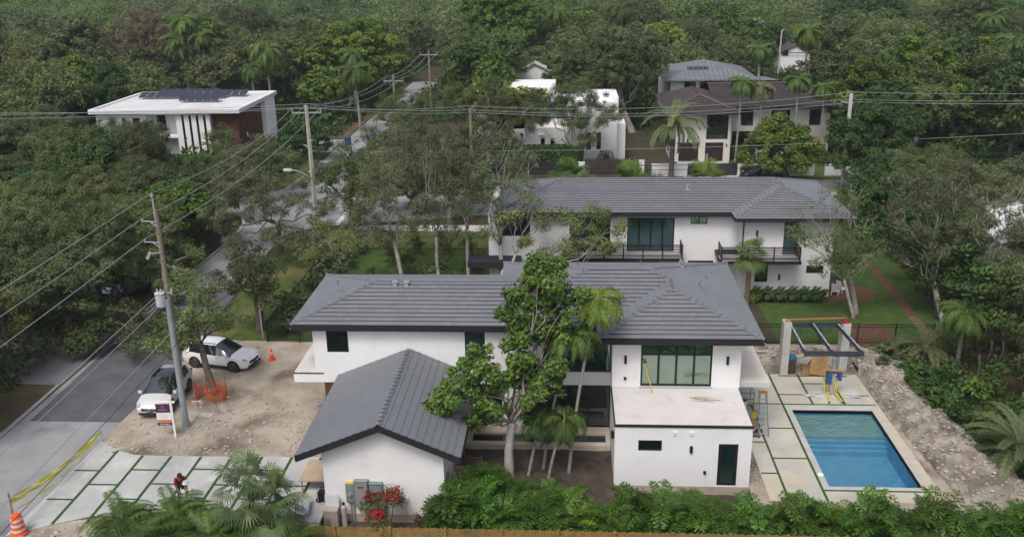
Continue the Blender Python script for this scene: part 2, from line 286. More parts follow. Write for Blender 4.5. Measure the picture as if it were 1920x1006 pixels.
# pool deck
PX0, PX1, PY0, PY1 = 12.74, 17.2, 39.5, 47.42
d = MB()
for a in ((9.66, 12.32, 38.2, 52.0), (12.32, 17.6, 48.0, 52.0), (12.32, 17.75, 38.2, 39.15)): d.box(a[0], a[1], a[2], a[3], -.3, .02)
d.build('pool_deck', deck, kind='structure')
t = MB()
t.box(12.30, 12.42, 38.2, 52.0, -.02, .036)
for a in ((10.55, 12.30, 45.23), (9.7, 12.30, 48.08), (10.6, 12.30, 42.08), (9.7, 10.48, 40.62), (9.7, 10.48, 43.7), (12.42, 14.03, 49.27), (14.15, 15.86, 50.73), (16.9, 17.6, 49.2), (12.42, 17.6, 48.05), (12.42, 17.7, 39.15)): t.box(a[0], a[1], a[2]-.055, a[2]+.055, -.02, .033)
t.box(10.49, 10.6, 38.2, 48.02, -.02, .034); t.box(14.03, 14.15, 48.1, 52.0, -.02, .034); t.box(15.86, 15.97, 48.1, 51.9, -.02, .034); t.box(14.1, 14.2, 38.2, 39.1, -.02, .034); t.box(12.9, 17.0, 51.72, 51.86, -.02, .035)
t.build('deck_turf_joints', turf, kind='structure')
# planting bed that falls towards the front boundary
def grid_sheet(name, x0, x1, y0, y1, nx, ny, fz, m, **k):
    b = MB()
    for j in range(ny+1):
        for i in range(nx+1): x = x0+(x1-x0)*i/nx; y = y0+(y1-y0)*j/ny; b.v.append((x, y, fz(x, y)))
    for j in range(ny):
        for i in range(nx): q = j*(nx+1)+i; b.f.append((q, q+1, q+nx+2, q+nx+1)); b.m.append(0)
    return b.build(name, m, smooth=True, **k)
from mathutils import noise as mn
def nz3(x, y, s, seed=0): return mn.fractal(Vector((x*s, y*s, seed)), 1.0, 2.0, 5)
grid_sheet('planting_bed', -5.72, 2.3, 34, 42.55, 70, 70, lambda x, y: -.42+.50*max(0, min(1, (y-36.2)/2.9)) + .07*nz3(x, y, .9)*min(1, abs(y-39.3)/1.5+.3), soil, kind='structure')
grid_sheet('front_bed', -11.9, 30, 32, 39.2, 120, 30, lambda x, y: -.43 + .06*nz3(x, y, 1.2, 4) + (0 if x < 9 or y < 36.6 else .0), soil, kind='structure')
def mound(x, y):
    # a trench beside the pool coping, a long spoil heap behind it
    xc = 18.9 + .18*(46-y) + (.9 if y > 50 else 0)
    h = .95*math.exp(-((x-xc-.3)/1.35)**2) * (1 if y < 52 else max(0, 1-(y-52)/2.0))
    h += .55*math.exp(-((y-54.3)/.9)**2)*(1 if 9 < x < 18.5 else math.exp(-((x-18.5)/1.5)**2) if x > 18.5 else .4)
    tr = -.42*math.exp(-((x-(17.95+.05*(46-y)))/.32)**2)*(1 if y < 52 else 0)
    e = min(1, (x-17.75)/.25) if y < 52 else 1
    e *= min(1, max(0, (24.3-x)/1.2))*min(1, max(0, (56.4-y)/.8))*min(1, max(0, (y-37.0)/.6))
    return .01 + max(0, e)*(h*(1+.35*nz3(x, y, 1.1)) + tr + .10*nz3(x, y, 2.6, 7) + .05)
spoil = mat('limestone_spoil', (.19, .158, .123), .95, (.34, .305, .255), 1.4, 7, (.4, .62), coords=W, bump=.07, bscale=7, noise2=((.13, .115, .10), .5, .5, .66))
grid_sheet('spoil_heap', 17.75, 24.4, 36.6, 56.5, 90, 240, mound, spoil, kind='structure')
grid_sheet('spoil_bank', 8.9, 17.75, 52.05, 56.5, 90, 60, lambda x, y: .01 + max(0, min(1, (y-52.05)/.5))*min(1, max(0, (56.4-y)/.8))*(.5*math.exp(-((y-54.0)/1.0)**2)*(1+.4*nz3(x, y, 1.1)) + .09*nz3(x, y, 2.6, 7)+.03), spoil, kind='structure')
sheet('sand_strip', [(17.3+.0, 37.2), (17.95, 37.2), (17.75, 47.5), (17.62, 52.0), (17.3, 52.0)], .03, mat('pale_sand', (.42, .37, .29), .95, (.5, .45, .37), 1.2, coords=W, bump=.02), .05)
# loose stones: rubble on the lot and on the heap
def rocks(name, n, area, zf, smin, smax, m, seed, **k):
    r = random.Random(seed); b = MB()
    for _ in range(n):
        x, y = area(r); s = smin + (smax-smin)*r.random()**3; z = zf(x, y); rz = r.random()*6.28
        vs = []
        for q in ((1, 0, 0), (-1, 0, 0), (0, 1, 0), (0, -1, 0), (0, 0, 1), (0, 0, -1), (.7, .7, .5), (-.6, .6, .6)):
            a, c, e = [w_*(.7+.6*r.random())*s for w_ in q]; vs.append((x + a*cos(rz)-c*sin(rz), y + a*sin(rz)+c*cos(rz), z + e*.6 + s*.2))
        b.add(vs, [(0, 6, 4), (6, 2, 4), (2, 7, 4), (7, 1, 4), (1, 3, 4), (3, 0, 4), (2, 0, 5), (0, 2, 6), (1, 2, 5), (2, 1, 7), (3, 1, 5), (0, 3, 5)])
    return b.build(name, m, kind='stuff', **k)
stone = mat('limestone_rubble', (.42, .39, .35), .9, (.27, .24, .21), 2, coords=W)
rocks('loose_rubble', 1500, lambda r: (r.uniform(-25, -12.6), min(56, 41.6 + abs(r.gauss(0, 5)))), lambda x, y: .01, .025, .13, stone, 1, label='pale limestone rubble strewn over the building lot', cat='rubble')
rocks('gravel_edge', 500, lambda r: (r.uniform(-25.5, -12.5), 35.4-r.random()**.6*2.2), lambda x, y: 0, .03, .2, stone, 2, label='loose stones along the lower edge of the driveway', cat='rubble')
rocks('spoil_stones', 3200, lambda r: (r.uniform(17.8, 24), r.uniform(37, 56)), mound, .02, .14, stone, 3, label='broken limestone lying on the spoil heap beside the pool', cat='rubble')
rocks('bank_stones', 900, lambda r: (r.uniform(9, 17.7), r.uniform(52.6, 56)), lambda x, y: .12+.4*math.exp(-((y-54)/1.0)**2), .03, .15, stone, 5, label='broken limestone behind the pergola posts', cat='rubble')
rocks('strip_gravel', 260, lambda r: (r.uniform(8.92, 9.6), r.uniform(39.3, 44)), lambda x, y: 0, .02, .09, stone, 6, label='gravel and pipe scraps between pool room wall and deck', cat='gravel')
# ------------------------------------------------------------------ building helpers
def wall_open(mb, x0, x1, z0, z1, Y, holes=(), depth=.13, mi=0):
    """a wall facing the viewer (-Y) with real openings; holes = (x0, x1, z0, z1)"""
    xs = sorted({x0, x1, *[h[0] for h in holes], *[h[1] for h in holes]}); zs = sorted({z0, z1, *[h[2] for h in holes], *[h[3] for h in holes]})
    for a, b in zip(xs, xs[1:]):
        for c, e in zip(zs, zs[1:]):
            mx, mz = (a+b)/2, (c+e)/2
            if any(h[0] < mx < h[1] and h[2] < mz < h[3] for h in holes): continue
            mb.quad((a, Y, c), (b, Y, c), (b, Y, e), (a, Y, e), mi=mi)
    for a, b, c, e in holes:
        mb.quad((a, Y, c), (a, Y, e), (a, Y+depth, e), (a, Y+depth, c), mi=mi); mb.quad((b, Y, e), (b, Y, c), (b, Y+depth, c), (b, Y+depth, e), mi=mi)
        mb.quad((a, Y, c), (a, Y+depth, c), (b, Y+depth, c), (b, Y, c), mi=mi); mb.quad((a, Y, e), (b, Y, e), (b, Y+depth, e), (a, Y+depth, e), mi=mi)
def shell(mb, x0, x1, y0, y1, z0, z1, mi=0):
    """side, back and top faces of a wall box whose front is built by wall_open"""
    mb.quad((x0, y1, z0), (x0, y0, z0), (x0, y0, z1), (x0, y1, z1), mi=mi); mb.quad((x1, y0, z0), (x1, y1, z0), (x1, y1, z1), (x1, y0, z1), mi=mi)
    mb.quad((x1, y1, z0), (x0, y1, z0), (x0, y1, z1), (x1, y1, z1), mi=mi); mb.quad((x0, y0, z1), (x1, y0, z1), (x1, y1, z1), (x0, y1, z1), mi=mi)
def window(parent, x0, x1, z0, z1, Y, vs=(), hs=(), gm=None, name='window', fw=.055, rec=.06, fmat=None, **k):
    f = MB(); y0, y1 = Y+rec-.04, Y+rec+.05
    f.box(x0+.003, x1-.003, y0, y1, z1-fw, z1-.003); f.box(x0+.003, x1-.003, y0, y1, z0+.003, z0+fw)
    f.box(x0+.003, x0+fw, y0, y1, z0+fw, z1-fw); f.box(x1-fw, x1-.003, y0, y1, z0+fw, z1-fw)
    xe = [x0+fw] + [x0+(x1-x0)*v for v in vs] + [x1-fw]
    for v in xe[1:-1]: f.box(v-fw*.6, v+fw*.6, y0+.005, y1, z0+fw, z1-fw)
    for h in hs:
        zz = z0+(z1-z0)*h
        for a, b in zip(xe, xe[1:]): f.box(a+(.034 if a != xe[0] else 0), b-(.034 if b != xe[-1] else 0), y0+.01, y1, zz-.028, zz+.028)
    w = f.build(name, fmat or black, parent, **k)
    MB().quad((x0+.01, Y+rec+.02, z0+.01), (x1-.01, Y+rec+.02, z0+.01), (x1-.01, Y+rec+.02, z1-.01), (x0+.01, Y+rec+.02, z1-.01)).build('pane', gm or glass, w)
    return w
def clip(poly, a, keep_above):
    """clip a polygon given as (u, v, P) at v = a"""
    out = []
    for i in range(len(poly)):
        p, q = poly[i], poly[(i+1) % len(poly)]; ip = (p[1] >= a-1e-9) if keep_above else (p[1] <= a+1e-9); iq = (q[1] >= a-1e-9) if keep_above else (q[1] <= a+1e-9)
        if ip: out.append(p)
        if ip != iq:
            t = (a-p[1])/(q[1]-p[1]); out.append((p[0]+(q[0]-p[0])*t, a, p[2].lerp(q[2], t)))
    return out
def tiled(mb, pts, course=.37, lift=.044, vofs=None):
    """one plane of roof laid in real stepped courses; first two points are the eave"""
    pts = [Vector(p) for p in pts]; u = (pts[1]-pts[0]).normalized(); n = None
    for i in range(2, len(pts)):
        n = u.cross(pts[i]-pts[0])
        if n.length > .05: break
    n.normalize()
    if n.z < 0: n = -n
    v = n.cross(u).normalized()
    if v.z < 0: v = -v
    base = pts[0].copy()
    if vofs is not None: base = Vector(vofs)
    pl = [((p-base).dot(u), (p-base).dot(v), p) for p in pts]
    vmin, vmax = min(p[1] for p in pl), max(p[1] for p in pl); r0 = int(math.floor(vmin/course+1e-6))
    r = r0
    while r*course < vmax-1e-4:
        a, b = r*course, (r+1)*course; st = clip(clip(pl, a, True), b, False) if len(pl) > 2 else []
        if len(st) >= 3:
            vs = [p[2] + n*(.012 + lift*(1-(p[1]-a)/course)) for p in st]
            i0 = len(mb.v); mb.v += [tuple(q) for q in vs]; order = list(range(len(vs)))
            nn = (vs[1]-vs[0]).cross(vs[2]-vs[0])
            if nn.dot(n) < 0: order.reverse()
            mb.uv[len(mb.f)] = [(st[j][0], r+.5) for j in order]; mb.f.append(tuple(i0+j for j in order)); mb.m.append(0)
            low = [q for q in range(len(st)) if abs(st[q][1]-a) < 1e-5]
            if len(low) >= 2:
                lo, hi = min(low, key=lambda q: st[q][0]), max(low, key=lambda q: st[q][0])
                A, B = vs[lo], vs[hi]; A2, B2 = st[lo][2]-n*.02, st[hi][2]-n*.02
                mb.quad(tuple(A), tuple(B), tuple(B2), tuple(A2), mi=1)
        r += 1
def caps(mb, p, q, seg=.40, r=.095):
    """overlapping half-round ridge tiles from p (low) up to q"""
    p, q = Vector(p), Vector(q); d = q-p; n = max(1, int(round(d.length/seg))); d = d/n; dn = d.normalized(); sd = dn.cross(Vector((0, 0, 1))).normalized(); up = sd.cross(dn).normalized()
    for i in range(n):
        a = p + d*i - dn*.03; b = p + d*(i+1) + dn*.02; i0 = len(mb.v)
        for c, rr, lift in ((a, r*1.08, .065), (b, r*.88, .045)):
            for k in range(6):
                t = pi*k/5; mb.v.append(tuple(c + sd*cos(t)*rr + up*(sin(t)*rr*.75+lift-.02)))
            mb.v.append(tuple(c - up*.05))
        for k in range(5): mb.f.append((i0+k, i0+k+1, i0+7+k+1, i0+7+k)); mb.m.append(0)
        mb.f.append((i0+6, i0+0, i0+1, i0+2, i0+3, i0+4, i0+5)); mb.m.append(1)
        mb.add([tuple(a - sd*r*1.25 + up*.03), tuple(a + sd*r*1.25 + up*.03), tuple(b + sd*r*1.25 + up*.03), tuple(b - sd*r*1.25 + up*.03)], [(0, 1, 2, 3)], 2)
def eave(mb, loop, zt, h=.3, w=.06, ov=.55):
    """fascia boards along an eave polyline, proud of the roof edge"""
    for a, b in zip(loop, loop[1:]): 
        a, b = Vector((*a, 0)), Vector((*b, 0)); d = (b-a).normalized(); n = Vector((d.y, -d.x, 0)); a2 = a - d*0; b2 = b + d*0
        p = [a2 + n*w, b2 + n*w, b2 - n*.04, a2 - n*.04]
        mb.prism([(q.x, q.y) for q in p], zt-h, zt+.012)
def wall_light(parent, x, Y, z, h=.34, name='wall_light'):
    b = MB(); b.box(x-.055, x+.055, Y-.11, Y-.02, z-h/2, z+h/2); b.box(x-.07, x+.07, Y-.02, Y+.0, z-h/2-.03, z+h/2+.03); b.box(x-.035, x+.035, Y-.075, Y-.045, z-h/2-.02, z-h/2)
    return b.build(name, black, parent)
def vent(parent, x, y, z, kind=0):
    b = MB()
    if kind == 0: b.lathe((x, y, z), [(.14, 0), (.06, .03), (.035, .05), (.035, .24), (.05, .25), (.05, .28)], 10)
    elif kind == 1: b.tube([(x, y, z-.05), (x, y, z+.28), (x+.03, y-.05, z+.36), (x+.05, y-.13, z+.36)], .085, 10); b.box(x-.2, x+.2, y-.22, y+.18, z-.03, z+.02)
    else: b.box(x-.11, x+.11, y-.11, y+.11, z-.05, z+.22); b.box(x-.14, x+.14, y-.14, y+.14, z+.221, z+.27)
    return b.build('roof_vent', metal if kind else ridge_m, parent)
# ------------------------------------------------------------------ the new white house
S = .274; ZE = 6.4
def zr(dv): return ZE + S*dv
H = thing('white_house', 'new white house with slate grey hip roofs in the foreground, beside the pool', 'house', (2.3, 44.5, 0))
H.location = (0, 0, 0)
R1, R2, R3, R4, Q1, PF = (-10.77, 48.05, zr(3.95)), (-.05, 48.05, zr(3.95)), (1.15, 49.25, zr(5.15)), (4.65, 49.25, zr(5.15)), (5.65, 48.25, zr(4.15)), (5.65, 46.75, zr(4.15))
rf = MB(); e = ZE
tiled(rf, [(-14.72, 44.1, e), (-4, 44.1, e), R2, R1]); tiled(rf, [(-4, 44.1, e), (1.5, 44.1, e), Q1, R4, R3])
tiled(rf, [(-14.72, 52.0, e), (-14.72, 44.1, e), R1]); tiled(rf, [(-4, 52.0, e), (-14.72, 52.0, e), R1, R2])
tiled(rf, [(-4, 54.4, e), (-4, 52.0, e), R2, R3]); tiled(rf, [(9.8, 54.4, e), (-4, 54.4, e), R3, R4])
tiled(rf, [(9.8, 42.6, e), (9.8, 54.4, e), (5.65, 50.25, zr(4.15)), PF]); tiled(rf, [(5.65, 48.25, zr(4.15)), (5.65, 50.25, zr(4.15)), R4], vofs=(9.8, 42.6, e)) if False else None
rf.add([(5.65, 48.25, zr(4.15)+.03), (5.65, 50.25, zr(4.15)+.03), (R4[0], R4[1], R4[2]+.03)], [(0, 1, 2)])
rf.uv[len(rf.f)-1] = [(0, 11.5), (2, 11.5), (1, 13.5)]
tiled(rf, [(1.5, 44.1, e), (1.5, 42.6, e), PF, Q1]); tiled(rf, [(1.5, 42.6, e), (9.8, 42.6, e), PF])
roof = rf.build('roof', [tile, tile_shade], H)
rc = MB()
for a, b in (((-14.72, 44.1, e), R1), ((-14.72, 52, e), R1), (R1, R2), (R2, R3), ((-4, 54.4, e), R3), (R3, R4), ((9.8, 54.4, e), R4), (Q1, R4), (PF, Q1), ((1.5, 42.6, e), PF), ((9.8, 42.6, e), PF)): caps(rc, a, b)
rc.build('ridge_tiles', [ridge_m, tile_shade, mortar], roof)
fb = MB(); eave(fb, [(1.44, 44.1), (-14.72, 44.1)][::-1], ZE); eave(fb, [(-14.72, 52.0), (-14.72, 44.1)], ZE); eave(fb, [(1.5, 44.04), (1.5, 42.6)], ZE); eave(fb, [(1.5, 42.6), (9.8, 42.6)], ZE); eave(fb, [(9.8, 42.6), (9.8, 54.4)], ZE); eave(fb, [(9.8, 54.4), (-4, 54.4)], ZE); eave(fb, [(-4, 52), (-14.72, 52)], ZE)
fb.build('fascia', fasc, roof)
so = MB()
for a in ((-14.74, 1.46, 44.04, 52.0), (1.46, 9.84, 42.56, 54.4), (-4, 1.46, 52, 54.4)): so.box(a[0], a[1], a[2], a[3], ZE-.20, ZE-.16)
so.build('soffit', white, roof)
# walls of the long wing
wl_ = MB(); yW = 44.5
holesW = [(-12.95, -11.77, 4.68, 6.05), (-5.48, -4.4, 3.74, 6.05), (-1.36, 2.29, 3.64, 6.05), (-2.37, 2.29, .22, 2.87), (-5.2, -3.55, .22, 2.87)]
wall_open(wl_, -13.69, 2.3, 2.88, 6.22, yW, [h for h in holesW if h[2] > 3])
wall_open(wl_, -11.9, 2.3, -.05, 2.88, yW, [h for h in holesW if h[2] < 3])
shell(wl_, -13.69, 2.3, yW, 51.2, 2.88, 6.22); shell(wl_, -11.9, 2.3, yW, 51.2, -.05, 2.879)
wl_.quad((-13.69, yW, 2.88), (-13.69, 51.2, 2.88), (-11.9, 51.2, 2.88), (-11.9, yW, 2.88))
wl_.box(-14.93, -13.692, 44.5, 51.3, 2.88, 3.40)                 # balcony slab wrapping the left end
wl_.box(-5.0+.9, 9.0, 51.2, 53.6, -.05, 6.22)
wl_.build('wing_wall', white, H)
MB().box(-13.3, -11.902, 44.62, 44.9, -.05, 2.875).build('wood_cladding', mat('brown_wood_cladding', (.15, .075, .04), .7, (.09, .045, .025), 2), H)
MB().box(-14.92, -13.7, 44.53, 51.2, 3.401, 3.43).build('balcony_paving', gpv, H); MB().box(-14.95, -13.25, 44.47, 44.498, 3.40, 3.455).build('edge_trim', fasc, H)
window(H, -12.95, -11.77, 4.68, 6.05, yW, gm=glass_d); window(H, -5.48, -4.4, 3.74, 6.05, yW)
window(H, -1.36, 2.29, 3.64, 6.05, yW, vs=(.25, .62)); window(H, -2.37, 2.29, .22, 2.87, yW, vs=(.25, .5, .75), gm=glass_d, name='sliding_door'); window(H, -5.2, -3.55, .22, 2.87, yW, vs=(.5,), gm=glass_d, name='sliding_door')
# front pavilion: upper storey at y 43.4, lower room to y 39.38
pv = MB(); yP = 43.4
wall_open(pv, 2.3, 8.88, 3.33, 6.22, yP, [(3.77, 7.42, 3.40, 6.0)]); shell(pv, 2.3, 8.88, yP, 53.6, -.05, 6.22)
pv.build('pavilion_wall', white, H)
lw = MB(); yL = 39.38
wall_open(lw, 2.28, 8.85, -.02, 3.22, yL, [(3.42, 4.56, 1.92, 2.5), (7.28, 8.22, .05, 2.35)]); shell(lw, 2.28, 8.85, yL, 43.5, -.02, 3.22)
lw.build('pool_room_wall', white, H)
MB().box(2.25, 8.88, 39.35, 43.3, -.5, -.02).build('plinth', plinth, H)
MB().box(2.31, 8.82, 39.41, 43.39, 3.221, 3.33).build('terrace_paving', gpv, H)
tr = MB(); tr.box(2.24, 8.90, 39.33, 39.40, 3.225, 3.345); tr.box(2.24, 2.31, 39.402, 43.39, 3.225, 3.343); tr.build('edge_trim', fasc, H)
window(H, 3.42, 4.56, 1.92, 2.5, yL, gm=glass_d); window(H, 7.28, 8.22, .05, 2.35, yL, gm=glass, name='door', fw=.16)
w = MB(); x0, x1, z0, z1 = 3.77, 7.42, 3.40, 6.0
w4 = window(H, x0, x1, z0, z1, yP, vs=(.25, .5, .75), hs=(.685,), gm=glass, name='terrace_door', fw=.085)
pn = MB()
for i in range(4): a = x0+.1+i*(x1-x0-.1)/4; pn.quad((a+.03, yP+.075, z0+.12), (a+.80, yP+.075, z0+.12), (a+.80, yP+.075, z0+1.70), (a+.03, yP+.075, z0+1.70))
pn.build('lower_pane', glass_s, w4)
MB().box(3.7, 7.48, 43.3, 43.398, 3.331, 3.38).build('door_sill', metal, H)
for x, z in ((2.98, 4.9), (8.2, 4.9)): wall_light(H, x, yP, z, .4)
wall_light(H, 2.98, yP, 3.83, .1); wall_light(H, 5.97, yL, 2.03, .32); wall_light(H, 6.68, yL, .78, .1)
b = MB(); b.box(2.12, 2.25, 39.75, 39.86, 2.35, 2.75); b.box(2.18, 2.278, 39.72, 39.89, 2.42, 2.66); b.build('wall_light', black, H)
for x in (5.15, 5.94):
    b = MB(); b.box(x-.08, x+.08, yL-.06, yL-.002, 2.82, 2.98); b.box(x-.095, x+.095, yL-.075, yL-.061, 2.96, 3.0); b.build('vent_hood', white, H)
b = MB(); b.box(8.83, 8.93, 39.32, 39.45, 3.12, 3.24); b.build('scupper', metal, H)
# canopy over the pool side
cn = MB(); cn.box(8.882, 10.58, 44.0, 53.3, 3.1, 3.37); cn.build('canopy_slab', greywall, H); MB().box(8.884, 10.56, 44.02, 53.28, 3.371, 3.40).build('canopy_paving', mat('canopy_paving_stone', (.74, .68, .60), .7, (.68, .62, .55), .7), H)
tj = MB(); 
for y in (45.9, 47.8, 49.7, 51.6): tj.box(8.9, 10.55, y-.012, y+.012, 3.3995, 3.404)
tj.build('paving_joint', flat('joint_grey', (.3, .29, .27)), H)
# raised water basin before the sliding doors
bs = MB(); bm_ = mat('basin_stone', (.52, .45, .37), .8, (.44, .38, .31), 1.2)
bs.box(-5.4, 2.25, 42.5, 42.86, -.3, .35); bs.box(-5.4, 2.25, 43.74, 44.497, -.3, .352); bs.box(-5.4, -5.1, 42.862, 43.738, -.3, .348); bs.box(2.02, 2.25, 42.862, 43.738, -.3, .348)
bs.build('basin_wall', bm_, H); MB().quad((-5.1, 42.86, .24), (2.02, 42.86, .24), (2.02, 43.74, .24), (-5.1, 43.74, .24)).build('basin_water', glass_mat('basin_water_dark', (.015, .022, .024), (.25, .28, .3), .25, 6), H)
tj = MB()
for i in range(16): x = -5.2 + i*.48; tj.box(x-.006, x+.006, 42.494, 42.502, -.02, .34)
tj.build('stone_joint', flat('joint_brown', (.25, .2, .16)), H)
for x, y, k_ in ((-9.65, 47.55, 2), (-9.0, 47.55, 2), (-12.9, 47.6, 0), (-1.2, 52.9, 2), (.6, 51.2, 0), (4.3, 51.9, 0), (6.55, 51.2, 1), (7.3, 48.3, 0), (7.9, 49.8, 0)):
    dv = min(y-44.1, 52-y) if x < -4 else (min(9.8-x, y-42.6) if x > 5.65 else min(y-44.1, 54.4-y)); vent(roof, x, y, zr(dv)+.03, k_)
# ------------------------------------------------------------------ garage
G = thing('garage', 'white gabled garage with slate grey tiled roof standing in front of the house', 'garage', (0, 0, 0))
gw = MB(); xa, xb, ya, yb, xm, za, zm = -11.36, -5.7, 36.55, 44.498, -8.55, 3.20, 4.50
gw.add([(xa, ya, -.02), (xb, ya, -.02), (xb, ya, za), (xm, ya, zm-.06), (xa, ya, za), (xa, yb, -.02), (xb, yb, -.02), (xb, yb, za), (xm, yb, zm-.06), (xa, yb, za)], [(0, 1, 2, 3, 4), (1, 6, 7, 2), (5, 0, 4, 9), (6, 5, 9, 8, 7), (4, 3, 8, 9), (3, 2, 7, 8)])
gw.build('wall', white, G); gp = MB(); gp.box(xa-.03, xb+.03, ya-.03, ya+.3, -.5, -.021); gp.box(xa+.0, xb+.03, ya+.301, 39.3, -.5, -.02); gp.build('plinth', plinth, G)
gr = MB(); ze, zg, gx0, gx1, gm_ = 3.33, 4.93, -12.43, -4.84, -8.5
tiled(gr, [(gx0, 44.47, ze), (gx0, 36.05, ze), (gm_, 36.05, zg), (gm_, 44.47, zg)], .37, .03); tiled(gr, [(gx1, 36.05, ze), (gx1, 44.47, ze), (gm_, 44.47, zg), (gm_, 36.05, zg)], .37, .03)
gro = gr.build('roof', [tile_g, tile_shade], G)
rc = MB(); caps(rc, (gm_, 36.0, zg), (gm_, 44.3, zg)); rc.build('ridge_tiles', [ridge_m, tile_shade, mortar], gro)
fb = MB()
for a, b in (((gx0, ze), (gm_, zg)), ((gx1, ze), (gm_, zg))):
    fb.add([(a[0], 36.0, a[1]-.30), (b[0], 36.0, b[1]-.30), (b[0], 36.0, b[1]+.015), (a[0], 36.0, a[1]+.015), (a[0], 36.06, a[1]-.30), (b[0], 36.06, b[1]-.30), (b[0], 36.06, b[1]+.015), (a[0], 36.06, a[1]+.015)], [(0, 1, 2, 3), (7, 6, 5, 4), (3, 2, 6, 7), (0, 4, 5, 1), (0, 3, 7, 4)])
    fb.add([(a[0], 36.06, a[1]-.2), (b[0], 36.06, b[1]-.2), (b[0], 44.47, b[1]-.2), (a[0], 44.47, a[1]-.2)], [(0, 1, 2, 3)])
fb.box(gx0-.05, gx0+.02, 36.05, 44.47, ze-.26, ze); fb.box(gx1-.02, gx1+.05, 36.05, 44.47, ze-.26, ze); fb.build('fascia', fasc, gro)
def tag_box(b, *a): b.box(*a)
eg = mat('electrical_grey_enamel', (.20, .245, .245), .5, (.16, .2, .2), 1.5); eg2 = mat('electrical_light_grey', (.25, .26, .265), .5, (.21, .22, .225), 1.5)
eb = thing('electric_meter_box', 'slim grey meter box with round glass meter, leftmost on the garage gable', 'meter box', (-10.12, 36.54, .7))
b = MB(); b.box(-.2, .2, -.18, 0, 0, 1.0); b.box(-.18, .18, -.195, -.181, .04, .95); b.build('box', eg, eb)
MB().box(-.19, .19, -.17, .0, 1.0, 1.05).build('yellow_tag', flat('yellow_label', (.7, .42, .03)), eb); b = MB(); b.tube([(0, -.195, .48), (0, -.28, .48)], .09, 14); b.build('meter', metal, eb)
each('conduit', metal, eb, [MB().tube([(x, -.08, 0), (x, -.08, -1.1)], .035) for x in (-.03, .1)])
eb = thing('electric_panel_box', 'large pale grey electric panel with black and red stickers, middle one on the garage gable', 'electric panel', (-9.6, 36.54, .5))
b = MB(); b.box(-.29, .33, -.25, 0, 0, 1.36); b.box(-.31, .35, -.27, .0, 1.361, 1.39); b.box(-.26, .30, -.262, -.251, .03, 1.3); b.build('box', eg2, eb)
MB().box(-.12, .14, -.268, -.263, 1.04, 1.1).build('black_sticker', black, eb); MB().box(-.06, .15, -.268, -.263, .9, .99).build('red_sticker', flat('red_sticker', (.55, .12, .14)), eb)
each('conduit', metal, eb, [MB().tube([(x, -.1, 0), (x, -.1, -.9)], .03) for x in (.1, .2)]); MB().box(-.15, .3, -.135, -.131, -.16, -.13).build('conduit_strap', metal, eb)
eb = thing('electric_cabinet', 'tall blue grey electric cabinet with a small lock, rightmost box on the garage gable', 'electric cabinet', (-8.9, 36.54, .1))
b = MB(); b.box(-.29, .29, -.22, 0, 0, 1.62); b.box(-.31, .31, -.25, .0, 1.621, 1.66); b.box(-.27, .22, -.235, -.221, .04, 1.5); b.build('box', eg, eb); MB().box(-.13, -.08, -.25, -.236, .8, .86).build('lock', metal, eb)
eb = thing('wall_socket_box', 'small grey and cream utility boxes on the right of the garage gable', 'utility box', (-7.62, 36.54, .75)); MB().box(-.13, .0, -.1, 0, 0, .22).build('grey_box', eg, eb); MB().box(.03, .2, -.1, 0, .0, .2).build('cream_box', cream, eb); each('conduit', metal, eb, [MB().tube([(x, -.05, 0), (x, -.05, -.9)], .015) for x in (-.1, .06)])
bb = MB(); bb.box(-5.69, -5.6, 37.1, 37.5, 1.4, 1.75); bb.tube([(-5.66, 37.3, 1.4), (-5.66, 37.3, 0)], .03); setp(bb.build('outlet_box', eg2), 'small pale conduit box on the right side wall of the garage', 'utility box')
# ------------------------------------------------------------------ back house
B = thing('neighbour_house', 'white neighbour house with two black railed balconies, behind the new house', 'house', (0, 0, 0))
ZB = 6.3; s2 = .30
def zb(d): return ZB + s2*d
yF, yBk, xL, xR, xP, yPf = 66.3, 75.9, -5.5, 20.7, 12.1, 64.6
hw = (yBk-yF)/2; ym = yF+hw; pw = (xR-xP)/2; xpm = xP+pw
RL, RR_ = (xL+hw, ym, zb(hw)), (xR-hw, ym, zb(hw)); PFr, Qr = (xpm, yPf+pw, zb(pw)), (xpm, yF+pw, zb(pw))
rf = MB()
tiled(rf, [(xL, yF, ZB), (xP, yF, ZB), Qr, RR_, RL], .33); tiled(rf, [(xL, yBk, ZB), (xL, yF, ZB), RL], .33); tiled(rf, [(xR, yBk, ZB), (xL, yBk, ZB), RL, RR_], .33)
tiled(rf, [(xP, yF, ZB), (xP, yPf, ZB), PFr, Qr], .33); tiled(rf, [(xP, yPf, ZB), (xR, yPf, ZB), PFr], .33); tiled(rf, [(xR, yPf, ZB), (xR, yBk, ZB), (xpm, yBk-pw, zb(pw)), PFr], .33)
if abs(RR_[0]-xpm) > .01: rf.add([(xpm, yF+pw, zb(pw)+.03), (xpm, yBk-pw, zb(pw)+.03), (RR_[0], RR_[1], RR_[2]+.03)], [(0, 1, 2)]); rf.uv[len(rf.f)-1] = [(0, 11.5)]*3
brf = rf.build('roof', [tile, tile_shade], B); rc = MB()
for a, b in (((xL, yF, ZB), RL), ((xL, yBk, ZB), RL), (RL, RR_), ((xR, yBk, ZB), RR_), (Qr, RR_), (PFr, Qr), ((xP, yPf, ZB), PFr), ((xR, yPf, ZB), PFr)): caps(rc, a, b)
rc.build('ridge_tiles', [ridge_m, tile_shade, mortar], brf)
